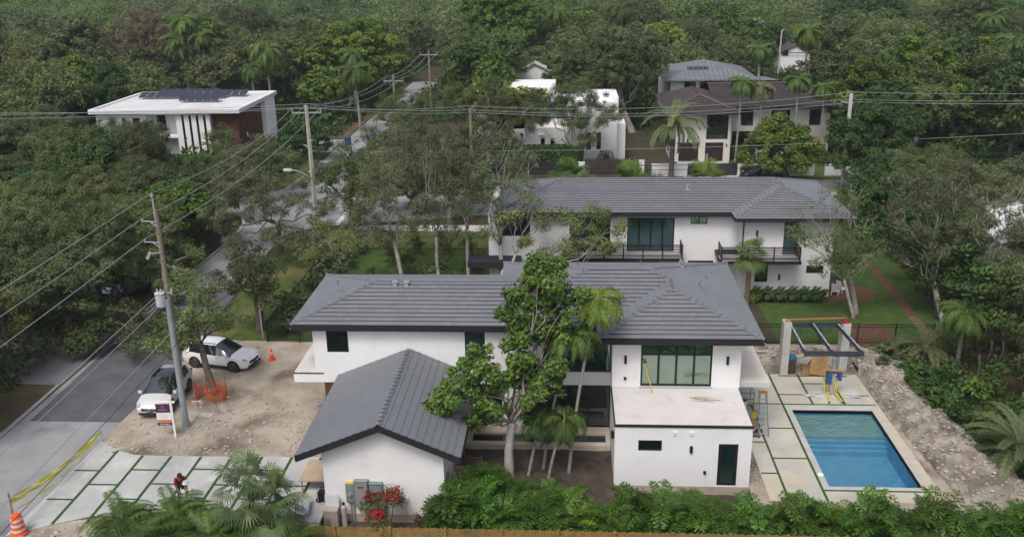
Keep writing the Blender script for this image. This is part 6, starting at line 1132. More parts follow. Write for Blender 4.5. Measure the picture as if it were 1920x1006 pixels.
big_tree('broad green tree at the right edge above the wires', 'bright', (60, 118), LB((1850, 150, 124, 44), (1890, 190, 120, 46), (1840, 210, 118, 42), (1900, 240, 116, 40)), .5, 3, .9, size=1.3, name='feathery_tree', leaf=dgr)
big_tree('dense green tree mass directly right of the neighbour roof', 'bright', (30.5, 84), LB((1640, 330, 84, 44), (1690, 345, 84, 44), (1610, 360, 80, 32), (1660, 385, 80, 42), (1710, 400, 78, 36), (1640, 430, 76, 34)), .3, 1.5, 1, name='dense_tree', leaf=dgr)
big_tree('small rounded green tree on the far lawn beside the pickup truck', 'bright', (-39.5, 115), LB((575, 250, 115, 32), (545, 265, 114, 26), (600, 270, 114, 24)), .25, 1.2, .9, size=1.2, name='rounded_tree', leaf=dgr)
# ---- palms
def frond_pts(az, el, L, droop, n=9):
    pts = []; p = Vector((0, 0, 0)); e = el
    for i in range(n+1): pts.append(p.copy()); d = Vector((cos(az)*cos(e), sin(az)*cos(e), sin(e))); p = p + d*(L/n); e -= droop/n*(1+.8*i/n)
    return pts
def frond(V, T, base, az, el, L, droop, nl, ll, rg, tint, wid=.035, hang=.5, base_gap=.12):
    pts = [base+p for p in frond_pts(az, el, L, droop)]; n = len(pts)-1; side0 = Vector((-sin(az), cos(az), 0))
    for i in range(n):           # rachis
        a, b = pts[i], pts[i+1]; w = .022*(1-i/n)+.006; V += [a-side0*w, a+side0*w, b+side0*w, b-side0*w]; T += [.95]*4
    for k in range(nl):
        t = base_gap+(1-base_gap)*(k+.5)/nl; f = t*n; i = min(n-1, int(f)); p = pts[i].lerp(pts[i+1], f-i); d = (pts[i+1]-pts[i]).normalized(); up = side0.cross(d); up = -up if up.z < 0 else up
        l = ll*(.45+.55*sin(pi*min(1, t*.9+.12)))*(.85+.3*rg.random())
        for s in (-1, 1):
            q = (d*.55 + side0*s*.8 + up*(.22-.15*rg.random())).normalized(); m = p+q*l*.5; e = p+q*l-Vector((0, 0, hang*l)); w = d*wid
            V += [p-w*.6, m-w, e, m+w]; T += [min(1, max(0, tint+.3*(rg.random()-.5)))]*4
def fan(V, T, base, az, el, L, R, rg, tint, nseg=17):
    d = Vector((cos(az)*cos(el), sin(az)*cos(el), sin(el))); c = base+d*L; s = Vector((-sin(az), cos(az), 0)); V += [base-s*.015, base+s*.015, c+s*.012, c-s*.012]; T += [.9]*4; u = (d+Vector((0, 0, -.35))).normalized()
    for k in range(nseg):
        a = (k/(nseg-1)-.5)*pi*1.25; q = (u*cos(a)+s*sin(a)).normalized(); r = R*(.85+.15*cos(a))*(.9+.2*rg.random()); m = c+q*r*.6; e = c+q*r-Vector((0, 0, .28*r)); w = (s*cos(a)-u*sin(a))*R*.052
        V += [c, m-w, e, m+w]; T += [min(1, max(0, tint+.25*(rg.random()-.5)))]*4
def VT_obj(V, T, m, parent, name='fronds'):
    A = np.array([tuple(v) for v in V]); o = bpy.data.objects.new(name, np_mesh(name, A, np.arange(len(A)).reshape(-1, 4), np.array(T), [m])); COL.objects.link(o); o.parent = parent; return o
def palm(label, base, tops, kind='feather', L=2.0, nf=14, tr=.11, lm=None, bk=None, group=None, name='palm_tree', el=(.2, 1.2), droop=1.9, nl=30, ll=.6, wid=.035, seed=0, shaft=False, skirt=False, hang=.5, R=.55):
    """tops: list of crown centres (world); several stems make a clump"""
    rg = np.random.default_rng(sum(map(ord, label))+seed); B_ = Vector((base[0], base[1], base[2] if len(base) > 2 else 0)); t = thing(name, label, 'palm', B_, 0, group)
    for c in tops:
        c = Vector(c)-B_; r0 = Vector((0, 0, -.1)) if len(tops) == 1 else Vector((rg.normal()*.25, rg.normal()*.25, -.1)); mid = r0.lerp(c, .5) + Vector((rg.normal()*.12, rg.normal()*.12, 0)); mid.x = r0.x*.75+c.x*.25 if abs(c.x-r0.x) > 1 else mid.x
        mb = MB(); n = 14; pts = [(r0*(1-s)**2 + mid*2*s*(1-s) + c*s*s) for s in [i/n for i in range(n+1)]]; mb.tube(pts, [tr*(1.5 if i == 0 else 1.0 - .25*i/n)*(1+.10*(i % 2)) for i in range(n+1)], 8); tk = mb.build('trunk', bk or bark_r, t, smooth=True)
        if shaft: MB().tube([c-Vector((0, 0, .75)), c-Vector((0, 0, .3)), c+Vector((0, 0, .12))], [tr*.85, tr*1.25, tr*.5], 10).build('crownshaft', flat('green_crownshaft', (.13, .20, .06), .5), t, smooth=True)
        V, T = [], []
        for k in range(nf):
            az = 2*pi*k/nf*2.4 + rg.random()*.5; u = (k+.5)/nf; e_ = el[0]+(el[1]-el[0])*(1-u)+rg.normal()*.1
            if kind == 'feather': frond(V, T, c, az, e_, L*(.85+.3*rg.random()), droop*(.85+.3*rg.random()), nl, ll, rg, .25+.6*rg.random(), wid, hang)
            else: fan(V, T, c, az, e_, L*(.6+.5*rg.random()), R, rg, .2+.7*rg.random())
        VT_obj(V, T, lm or palm_l, t)
        if skirt:
            V, T = [], []
            for k in range(12): az = k*.9; fan(V, T, c-Vector((0, 0, .3)), az, -1.0, .4, .5, rg, .3) if kind != 'feather' else frond(V, T, c-Vector((0, 0, .2)), az, -.6, L*.7, 1.0, 14, .35, rg, .4, .03, .3)
            VT_obj(V, T, brn_l, t, 'dead_fronds')
    return t
palm('slim palm with bright arching fronds reaching above the eave', (.05, 40.2, -.1), [aty(1122, 562, 42.2)], L=1.9, nf=11, tr=.085, shaft=True, lm=palm_y, el=(-.1, 1.0), droop=2.2, nl=46, ll=.7, wid=.03, hang=.6)
palm('slim palm with a red seed cluster below its crown', (-1.25, 40.6, -.1), [aty(1072, 630, 41.8)], L=1.7, nf=12, tr=.075, shaft=True, lm=palm_l, el=(-.1, 1.0), droop=2.1, nl=44, ll=.62, wid=.028, hang=.6)
q = aty(1054, 690, 41.7); rr = random.Random(2); b = MB()
for i in range(26): c = q+Vector((rr.gauss(0, .09), rr.gauss(0, .07), rr.gauss(0, .09))); b.lathe(c, [(.01, -.03), (.035, 0), (.01, .03)], 6)
setp(b.build('palm_fruit', flat('scarlet_fruit', (.55, .01, .01), .5)), 'scarlet palm fruit cluster hanging below the second palm crown', 'fruit')
palm('short dark palm in the courtyard just right of the big tree trunk', (-2.05, 39.9, -.2), [aty(1010, 788, 40.2)], L=1.75, nf=11, tr=.08, shaft=True, lm=dgr, el=(-.1, 1.1), droop=2.2, nl=42, ll=.62, wid=.028, hang=.6)
palm('short palm with drooping bright fronds in the courtyard', (-1.0, 39.7, -.2), [aty(1058, 788, 39.9)], L=1.6, nf=10, tr=.075, shaft=True, lm=palm_l, el=(-.1, 1.1), droop=2.3, nl=42, ll=.62, wid=.028, hang=.6)
palm('bushy feather palm with pale trunk beside the pergola heap', (23.9, 52.7, 0), [aty(1812, 590, 52.0)], L=2.2, nf=24, tr=.14, shaft=True, lm=palm_l, el=(-.4, 1.2), droop=2.2, nl=50, ll=.62, wid=.028, hang=.6)
palm('stout date palm at the right edge below the spoil heap', (22.5, 41.2, 0), [(22.5, 41.2, .95)], L=3.2, nf=40, tr=.3, bk=bark, lm=date_l, el=(-.05, 1.4), droop=1.3, nl=54, ll=.5, wid=.03, hang=.12)
palm('low date palm with dead brown fronds behind the pergola heap', (22.3, 53.7, 0), [(22.3, 53.7, 1.0)], L=2.6, nf=18, tr=.22, bk=bark, lm=date_l, el=(-.1, 1.2), droop=1.5, nl=36, ll=.5, wid=.035, hang=.15, skirt=True)
palm('tall date palm with orange heart rising behind the neighbour roof', (11.7, 103.2, 0), [aty(1265, 232, 103.2)], L=4.3, nf=34, tr=.3, bk=bark, lm=date_l, el=(-.35, 1.3), droop=1.5, nl=40, ll=.7, wid=.07, hang=.15)
p_ = aty(1265, 225, 102.6); setp(MB().lathe(p_, [(.2, -.4), (.5, -.1), (.45, .2), (.15, .5)], 10).build('palm_flower_stalks', mat('orange_stalks', (.35, .20, .02), .8, (.2, .16, .03), 4)), 'orange flower stalks in the heart of the tall date palm', 'flower stalks')
palm('fan palm with rough brown trunk at the neighbour house corner', (13.2, 64.0, 0), [aty(1408, 478, 63.8)], kind='fan', L=.9, nf=20, R=.85, tr=.2, bk=mat('rough_fan_palm_bark', (.14, .09, .07), .95, (.24, .18, .14), 9, bump=.03), lm=palm_l, el=(-.9, 1.2))
palm('big fan palm with shaggy crown in front of the driveway', (-13.9, 34.0, 0), [(-13.9, 34.0, 2.7), (-13.0, 33.7, 2.1)], kind='fan', L=1.35, nf=30, R=.78, tr=.17, bk=bark, lm=fan_l, el=(-.7, 1.4))
for i, (x, y, n_, lab) in enumerate(((-17.4, 34.0, 6, 'bushy areca palm clump at the bottom edge below the two people'), (-19.6, 33.9, 4, 'small areca palm clump, leftmost of the bottom-edge palms'), (-15.6, 33.2, 6, 'areca palm clump between the crouching person and the fan palm'), (-12.2, 32.7, 5, 'areca palm clump beside the beige casing at the bottom edge'), (-18.6, 32.6, 5, 'areca palm clump cut off by the bottom edge, left'))):
    rr = random.Random(i); palm(lab, (x, y, 0), [(x+rr.uniform(-.7, .7), y+rr.uniform(-.5, .5), rr.uniform(.35, 1.0)) for _ in range(n_)], L=1.9, nf=8, tr=.04, lm=palm_l, el=(.3, 1.45), droop=1.5, nl=40, ll=.5, wid=.026, hang=.4, bk=MATS['green_crownshaft'])
palm('low fan palm against the red-brown corner of the modern house', (-43.0, 108.8, 0), [(-43.0, 108.8, 2.2)], L=3.2, nf=22, tr=.3, bk=bark, lm=date_l, el=(0, 1.3), droop=1.4, nl=30, ll=.6, wid=.07, hang=.15)
for i, (x, y, z, lab) in enumerate(((1392, 155, 1, 'left'), (1428, 165, 1, 'second'), (1497, 150, 1, 'third'), (1545, 165, 1, 'right'))):
    c = aty(x, y, 110.5+i*.6); palm('thin tall palm against the brown-roofed house, %s of the four' % lab, (c.x+.3*(i-1), c.y, 0), [c], L=2.3, nf=11, tr=.13, lm=palm_l if i != 1 else date_l, el=(-.2, 1.1), droop=2.0, nl=24, ll=.7, wid=.09, shaft=True)
for i, (x, y, Y, L_, lab) in enumerate(((345, 42, 150, 3.2, 'tall royal palm with bare grey trunk rising over the modern house'), (378, 72, 146, 2.8, 'shorter royal palm just right of the tall one'), (1045, 25, 175, 4.2, 'shaggy coconut palm leaning right near the top centre'), (1165, 18, 180, 4.2, 'broad pale coconut palm at the top edge'), (1515, 60, 150, 3.8, 'shaggy coconut palm above the white garage'), (1425, 95, 150, 3.0, 'squat fan palm beside the thin lamp post'), (665, 135, 128, 3.4, 'coconut palm below the yellow-green tree'), (655, 50, 175, 3.6, 'coconut palm behind the yellow-green tree'), (470, 130, 130, 2.6, 'spiky palm right of the modern house'), (600, 100, 150, 3.2, 'feather palm left of the yellow-green tree'), (1860, 35, 175, 3.8, 'big feather palm near the top right corner'))):
    c = aty(x, y, Y); palm(lab, (c.x+(1.5 if i == 2 else .3), c.y, 0), [c], L=L_, nf=20, tr=.2, lm=palm_l, el=(-.5, 1.2), droop=2.0, nl=22, ll=.8, wid=.13, skirt=(i in (2, 3, 4, 5)))
for i, (x, y, lab) in enumerate(((1065, 322, 'left'), (1180, 330, 'middle'), (1315, 327, 'right'))):
    p_ = at(x, y, 2.0); palm('low bright fan palm behind the neighbour roof ridge, %s of the three' % lab, (p_.x, p_.y-3, 0), [(p_.x, p_.y-3, 2.0)], kind='fan', L=1.5, nf=30, R=1.5, tr=.2, lm=brt, el=(-.4, 1.4))
# ---- fishtail palm hedge along the front boundary
def fish_proto(seed):
    """several short stems; each carries arching fronds whose side branches bear ragged wedge-shaped leaflets lying in the frond's plane"""
    rg = np.random.default_rng(seed); V, T = [], []; heads = [(rg.normal()*.22, rg.normal()*.18, 1.15+rg.random()*.95) for _ in range(5)]
    for (x0, y0, h) in heads:
        for k in range(8):
            az = k*2.4+rg.random()*.8; lev = (k+.5)/8; base = Vector((x0, y0, h*(.35+.65*(1-lev)))); L = .85+.5*rg.random(); el = 1.15-.75*lev+rg.normal()*.12; pts = [base+p for p in frond_pts(az, el, L, 1.5, 8)]; side0 = Vector((-sin(az), cos(az), 0)); tn = .25+.75*rg.random()*(1-.45*lev)
            for j in range(2, 9):
                d = (pts[j]-pts[j-1]).normalized(); up = side0.cross(d); up = -up if up.z < 0 else up; wdt = .50*(1-.62*(j/8)**1.5)
                for sd in (-1, 1):
                    q = (d*.62+side0*sd+up*.12).normalized(); nm = 3 if j < 7 else 2
                    for m in range(nm):
                        b = pts[j]+q*wdt*(m+.15)/nm
                        for s2 in (-1, 1):
                            r1 = (q*.85+d*s2*.75+Vector((rg.normal()*.16, rg.normal()*.16, -.22+rg.normal()*.12))).normalized(); w = r1.cross(up).normalized()*(.045+.02*rg.random()); e = b+r1*(.17+.08*rg.random())
                            V += [b, e-w, e-r1*.045, e+w]; T += [min(1, max(0, .6*tn+.4*rg.random()))]*4
    A = np.array([tuple(v) for v in V]); me = np_mesh('leaves', A, np.arange(len(A)).reshape(-1, 4), np.array(T), [fish])
    mb = MB()
    for x0, y0, h in heads: mb.tube([(x0*.5, y0*.5, -.05), (x0, y0, h)], [.035, .02], 5)
    st = mb.build('stems', MATS['green_crownshaft']); COL.objects.unlink(st); return me, st.data
FP = [fish_proto(s) for s in (1, 2, 3, 4, 5, 6)]
rr = random.Random(5); x = -5.5; i = 0; gh = 'fishtail palms planted as a hedge along the front fence'
while x < 27:
    me, st = FP[i % 6]; t = thing('fishtail_palm', 'glossy green fishtail palm in the hedge row along the bottom of the picture', 'palm', (x, 35.35+rr.uniform(-.3, .35), -.42), rr.random()*6.28, gh)
    t.scale = (.95+rr.random()*.3,)*2+(.76+rr.random()*.40,)
    for nm, d_ in (('leaves', me), ('stems', st)): o = bpy.data.objects.new(nm, d_); COL.objects.link(o); o.parent = t
    x += 1.0+rr.random()*.65; i += 1
# second, shorter rank close to the courtyard bed
for x, y, s in ((-4.6, 37.0, 1.0), (-3.4, 37.2, 1.1), (-2.3, 36.7, .9), (-.9, 37.1, .8), (.2, 36.6, .8), (-5.2, 36.3, .8)):
    me, st = FP[i % 6]; i += 1; t = thing('fishtail_palm', 'young fishtail palm in the dark soil of the courtyard bed behind the hedge', 'palm', (x, y, -.4), x, 'young fishtail palms in the courtyard bed'); t.scale = (s, s, s*.95)
    for nm, d_ in (('leaves', me), ('stems', st)): o = bpy.data.objects.new(nm, d_); COL.objects.link(o); o.parent = t
def bush(label, loc, R, Hh, lm, n=3500, size=.09, asp=.4, cat='shrub', group=None, name='shrub', cl=.3, extra=None, flatz=.9):
    rg = np.random.default_rng(sum(map(ord, label))); B_ = Vector(loc); t = thing(name, label, cat, B_, 0, group); k = max(3, int(R*4)); ls = [(rg.normal()*R*.42, rg.normal()*R*.38, Hh*(.35+.35*rg.random()), min(R, Hh)*(.38+.2*rg.random())) for _ in range(k)]
    V, F, ti = leaf_cloud(ls, 1, rg, size, asp, cl); need = n/max(1, len(F)); V, F, ti = leaf_cloud(ls, max(1, need)*6/max(.05, cl**2)*cl, rg, size, asp, cl, .3, flatz)
    o = bpy.data.objects.new('foliage', np_mesh('foliage', V, F, ti, [lm])); COL.objects.link(o); o.parent = t
    mb = MB()
    for l in ls: mb.tube([(l[0]*.2, l[1]*.2, -.1), l[:3]], [.03, .012], 5)
    mb.build('stems', bark, t)
    if extra:
        V, F, ti = leaf_cloud([(l[0], l[1], l[2]+l[3]*.5, l[3]*.6) for l in ls], extra[1], rg, extra[2], .5, .16); o = bpy.data.objects.new('blossom', np_mesh('blossom', V, F, ti, [extra[0]])); COL.objects.link(o); o.parent = t
    return t
bush('shrub with scarlet bracts in front of the meter boxes', (-8.2, 34.9, -.45), 1.3, 2.5, oakL, 6000, .08, extra=(red_l, 420, .075), name='red_flowering_shrub')
bush('maroon-leaved shrub right of the scarlet flowering shrub', (-6.6, 35.2, -.45), .6, 1.3, mar_l, 1500); bush('yellow and green croton at the left end of the hedge', (-5.9, 35.0, -.45), .6, 1.1, crot, 1500, .12, name='croton')
bush('maroon croton tucked in the hedge below the plywood sheet', (-4.9, 34.9, -.45), .5, .9, mar_l, 1200, .12, name='croton')
for i_, (x_, m_) in enumerate(((1.6, crot), (6.9, oakD), (20.9, crot))): bush(('yellow-red croton in the hedge left of the pool room', 'small olive shrub squeezed into the hedge before the pool room', 'yellow-red croton near the right end of the hedge')[i_], (x_, 34.7, -.45), .5, 1.3, m_, 1500, .1)
bush('dark maroon shrub rising between hedge palms near the pool', (12.9, 35.7, -.45), .5, 2.3, mar_l, 1300)
for i, x in enumerate((14.0, 14.9, 15.8, 16.7, 17.6, 18.4)): bush('broad-leaved dark green plant in the bed along the neighbour house wall', (x, 64.6, 0), .62, .95, dgr, 900, .17, .7, cat='plant', group='broad-leaved plants along the wall', name='leafy_plant')
bush('yellow-green plant at the foot of the brown-trunked fan palm', (13.8, 64.3, 0), .45, .8, yel_l, 900, .13, .5)
for i, y in enumerate(np.arange(57.4, 76, 1.7)): bush('dark hedge shrub along the inside of the long black fence', (-19.4+.2*(i % 2), y, 0), .95, 2.1, dgr if i % 3 else oakD, 2200, .1, group='hedge shrubs inside the long black fence')
for i, (x, y, s, h) in enumerate(((-13.6, 64.6, 1.3, 2.4), (-11.2, 63.2, 1.4, 2.9), (-8.8, 64.2, 1.3, 2.6), (-6.6, 62.8, 1.3, 2.2), (-10.3, 67.4, 1.5, 3.2), (-13.2, 69.5, 1.5, 3.0), (-7.2, 68.6, 1.3, 2.8), (-15.8, 66.2, 1.1, 2.0))): bush('dark tangled shrub between the pale trunks behind the long roof', (x, y, 0), s, h, (oakD, oakL, dgr)[i % 3], 3600, .12, group='tangled shrubs behind the long roof')
for i, (x, y, s) in enumerate(((-15, 75, 1.2), (-12.5, 75.3, 1.1), (-17.6, 75.4, 1.2), (-10, 75.2, 1.3), (-8, 75, 1.1))): bush('leafy shrub behind the fence by the far sidewalk', (x, y, 0), s, 1.9, (oakD, dgr, brt)[i % 3], 2200, .11, group='shrubs behind the sidewalk fence')
bush('pale blue-grey shrub in front of the modern house hedge', (-38.5, 103.5, 0), 2.2, 2.2, blu_l, 5000, .16, name='shrub')
def hedge(name, label, x0, x1, y0, y1, h, lm, n):
    rg = np.random.default_rng(int(n)); t = thing(name, label, 'hedge', ((x0+x1)/2, (y0+y1)/2, 0)); P = rg.random((n, 3))*np.array([x1-x0, y1-y0, h]) - np.array([(x1-x0)/2, (y1-y0)/2, 0]); f = rg.integers(0, 3, n); P[f == 0, 2] = h+rg.normal(size=(f == 0).sum())*.05; P[f == 1, 1] = -(y1-y0)/2+rg.normal(size=(f == 1).sum())*.05
    V, F = cards(P, nrm(rg.normal(size=(n, 3))+np.array([0, -.4, .6])), .15*(.7+.6*rg.random(n)), .6, rg); o = bpy.data.objects.new('foliage', np_mesh('foliage', V, F, np.repeat(rg.random(n), 4), [lm])); COL.objects.link(o); o.parent = t
hedge('clipped_hedge', 'tall clipped dark hedge in front of the white cubic house', -13.5, 1.8, 106.2, 108, 2.9, dgr, 16000); hedge('clipped_hedge', 'low clipped hedge in front of the modern house', -56, -38.5, 106.5, 108.2, 1.9, dgr, 9000); hedge('clipped_hedge', 'short hedge in front of the cream wall of the brown-roofed house', 19.9, 23, 113, 114.5, 1.5, dgr, 2500); hedge('clipped_hedge', 'small hedge by the low white wall beside the black car', 19.6, 21.6, 103.2, 103.9, 1.1, brt, 1500)
# ---- repeated woodland trees: a few full trees, copied
def proto(kind, seed, R=4.5, Hh=9, nl=9, far=False, flat_=False, leaf=None):
    lm, bk, sz, asp, pm, cl = KINDS[kind]; lm = leaf or lm; rg = np.random.default_rng(seed); ls = []
    for i in range(nl):
        a = 2*pi*i/nl*1.9+rg.random(); rad = R*(.25+.42*rg.random()) if i else 0; ls.append((rad*cos(a), rad*sin(a), Hh*(.52+.22*rg.random())-(rad/R)*Hh*.10 if not flat_ else Hh*(.72+.1*rg.random()), R*(.36+.14*rg.random())*(.8 if flat_ else 1)))
    if far: V, F, ti = leaf_cloud(ls, 75, rg, sz*1.9, asp*1.15, cl*1.1)
    else: V, F, ti = leaf_cloud(ls, pm*.85, rg, sz*1.1, asp, cl)
    sk = skeleton((0, 0, 0), ls, rg, .28, None, 1 if far else 3)
    if far:
        n0 = len(sk.v); qf = [f if len(f) == 4 else None for f in sk.f]; qf = np.array([f for f in qf if f]); V2 = np.concatenate([np.array(sk.v), V]); F2 = np.concatenate([qf, F+n0]); ti2 = np.concatenate([np.zeros(n0), ti]); mi = np.concatenate([np.zeros(len(qf)), np.ones(len(F))])
        return np_mesh('woodland_tree', V2, F2, ti2, [bk, lm], mi)
    tk = sk.build('trunk', bk, smooth=True); me = tk.data; bpy.data.objects.remove(tk); return me, np_mesh('crown', V, F, ti, [lm])
NP = {'oak': [proto('oak', s) for s in (21, 22, 23)], 'oakdark': [proto('oakdark', s) for s in (31, 32)], 'bright': [proto('bright', 41, 4.2, 8)], 'deep': [proto('deep', 51, 4.2, 8.5)]}
FPR = {'oak': [proto('oak', s, far=True, nl=11) for s in (61, 62, 63, 64)], 'oakdark': [proto('oakdark', s, far=True, nl=11) for s in (71, 72, 73)], 'bright': [proto('bright', s, far=True) for s in (81, 82)], 'deep': [proto('deep', s, far=True) for s in (91, 92)], 'yellow': [proto('yellow', 95, far=True, flat_=True)], 'brown': [proto('brown', 96, far=True)]}
def far_palm(seed):
    rg = np.random.default_rng(seed); V, T = [], []; c = Vector((.3, 0, 8.2))
    for k in range(20): frond(V, T, c, k*2.4, -.5+1.7*(1-k/20), 3.0*(.85+.3*rg.random()), 2.0, 14, .8, rg, .2+.7*rg.random(), .16, .5)
    mb = MB().tube([(0, 0, -.1), (.1, 0, 4), (.3, 0, 8.2)], [.24, .17, .15], 6); qf = np.array([f for f in mb.f if len(f) == 4]); n0 = len(mb.v)
    A = np.concatenate([np.array(mb.v), np.array([tuple(v) for v in V])]); F = np.concatenate([qf, np.arange(len(V)).reshape(-1, 4)+n0]); return np_mesh('woodland_palm', A, F, np.concatenate([np.zeros(n0), np.array(T)]), [bark_r, palm_l], np.concatenate([np.zeros(len(qf)), np.ones(len(V)//4)]))
FPR['palm'] = [far_palm(1), far_palm(2)]
LAB = {'oak': 'grey-green small-leaved tree', 'oakdark': 'dark olive tree', 'bright': 'fresh green leafy tree', 'deep': 'deep green dense tree', 'yellow': 'flat-topped yellow-green tree', 'brown': 'brown thin-leaved tree', 'palm': 'shaggy-headed palm'}
NAME = {'oak': 'oak_tree', 'oakdark': 'olive_tree', 'bright': 'leafy_tree', 'deep': 'dense_tree', 'yellow': 'flat_topped_tree', 'brown': 'thin_leaved_tree', 'palm': 'woodland_palm'}
# things that must stay visible: nothing nearer than Y may cover this part of the view
SEE = [(335, 160, 520, 288, 130), (165, 160, 335, 215, 130), (895, 150, 1170, 310, 109), (1245, 100, 1565, 300, 109), (560, 225, 700, 335, 140), (740, 150, 822, 200, 200), (0, 690, 330, 1006, 200), (210, 650, 500, 830, 200), (640, 400, 860, 450, 80), (1450, 85, 1512, 142, 190), (600, 260, 680, 300, 125), (1855, 375, 1920, 440, 75), (970, 108, 1015, 150, 170), (1590, 165, 1612, 200, 99)]
KEEP = [(-32.2, -19, 20, 99.5), (-33.0, -14, 99, 140), (-32.5, -25.5, 139, 245), (-38, 75, 92, 102), (-38, -24, 86, 103), (-20, 27, 36, 83), (-62, -40, 112.5, 131), (-6, 8.5, 103, 133), (8, 35, 102, 132), (13, 35, 132, 159), (42.5, 50.5, 193, 205), (-48, -31, 118, 128), (15, 24.8, 30, 58)]
def ok(x, y, R, Hh, keep=True, slack=.55):
    if keep and any(a-R*slack*.5 < x < b+R*slack*.5 and c-R*slack*.5 < y < d+R*slack*.5 for a, b, c, d in KEEP): return False
    px_, pt_ = pix((x, y, Hh)); _, pb_ = pix((x, y, .5)); w = R/((Vector((x, y, 5))-Vector((0, 0, CAM_H))).dot(FW))*FPX*.8
    for a, b, c, d, Y in SEE:
        if y-R*.5 < Y and px_+w > a and px_-w < c and pt_ < d and pb_ > b: return False
    return True
placed = []
def scatter(n, region, kinds, weights, near, where, spacing, seed, Rr=(.85, 1.2), Hr=(.85, 1.15), keep=True, maxn=999):
    r = random.Random(seed); c_ = 0
    for _ in range(n):
        if c_ >= maxn: break
        x, y = region(r); s = r.uniform(*Rr); hz_ = r.uniform(*Hr); R = 4.5*s
        if not ok(x, y, R, 9*hz_, keep): continue
        if any((x-a)**2+(y-b)**2 < (spacing*(s+q)/2)**2 for a, b, q in placed): continue
        placed.append((x, y, s)); kd = r.choices(kinds, weights)[0]; rz = r.random()*6.28; lab = LAB[kd]+where; grp = 'trees'+where; c_ += 1
        if near:
            tm, cm_ = r.choice(NP[kd]); t = thing(NAME[kd], lab, 'tree', (x, y, 0), rz, kd+' '+grp); t.scale = (s, s, hz_)
            for nm, me in (('trunk', tm), ('crown', cm_)): o = bpy.data.objects.new(nm, me); COL.objects.link(o); o.parent = t
        else:
            me = r.choice(FPR[kd]); o = bpy.data.objects.new(NAME[kd], me); COL.objects.link(o); o.location = (x, y, 0); o.rotation_euler = (0, 0, rz); o.scale = (s, s, hz_); setp(o, lab, 'tree' if kd != 'palm' else 'palm', kd+' '+grp)
    print('scatter', where, c_)
BG = {'oak': [proto('oak', s, 8.2, 13, 24, far=True) for s in (101, 102)], 'oakdark': [proto('oakdark', s, 8.0, 13.5, 22, far=True) for s in (103, 104)], 'bright': [proto('bright', 105, 7.5, 12.5, 20, far=True)], 'yellow': [proto('yellow', 106, 8.0, 11.5, 20, far=True, flat_=True)], 'deep': [proto('deep', 107, 7.5, 13, 20, far=True)]}
r_ = random.Random(31); nb = 0
for _ in range(700):
    if nb >= 40: break
    y = r_.uniform(134, 232); x = r_.uniform(-.64*y-8, .52*y+12); s = r_.uniform(.8, 1.25)
    if not ok(x, y, 8*s, 13*s) or any((x-a)**2+(y-b)**2 < (15*(s+q)/2)**2 for a, b, q in placed): continue
    placed.append((x, y, s*1.9)); nb += 1; kd = r_.choices(list(BG), [4, 4, 2.4, 1.2, 2])[0]; me = r_.choice(BG[kd]); o = bpy.data.objects.new(NAME[kd], me); COL.objects.link(o); o.location = (x, y, 0); o.rotation_euler = (0, 0, r_.random()*6.28); o.scale = (s, s, s*.95)
    setp(o, 'big-crowned '+LAB[kd]+' towering over the far woodland', 'tree', kd+' giants in the far woodland')
scatter(900, lambda r: (r.uniform(-80, -33.6), r.uniform(41, 111)), ['oak', 'oakdark', 'bright', 'deep'], [5, 4, .5, .6], True, ' in the wood left of the road', 4.9, 1, (.8, 1.15), (.75, 1.05))
scatter(500, lambda r: (r.uniform(26.5, 62), r.uniform(44, 101)), ['oak', 'oakdark', 'bright', 'deep'], [2, 4, 1, 3], True, ' in the thicket at the right edge', 5.4, 2, (.7, 1.0), (.6, .85))
scatter(300, lambda r: (r.uniform(-18, 9), r.uniform(84, 92)), ['oak', 'oakdark'], [3, 2], True, ' between the sidewalk and the street', 4.6, 9, (.6, .8), (.6, .8))
scatter(4000, lambda r: (lambda y: (r.uniform(-.66*y-12, .52*y+16), y))(r.uniform(104, 228)), ['oak', 'oakdark', 'bright', 'deep', 'yellow', 'brown', 'palm'], [6, 4.5, 3.0, 2.4, .7, .4, .9], False, ' in the woodland behind the houses', 6.3, 3, (.85, 1.65), (.95, 1.5), maxn=420)
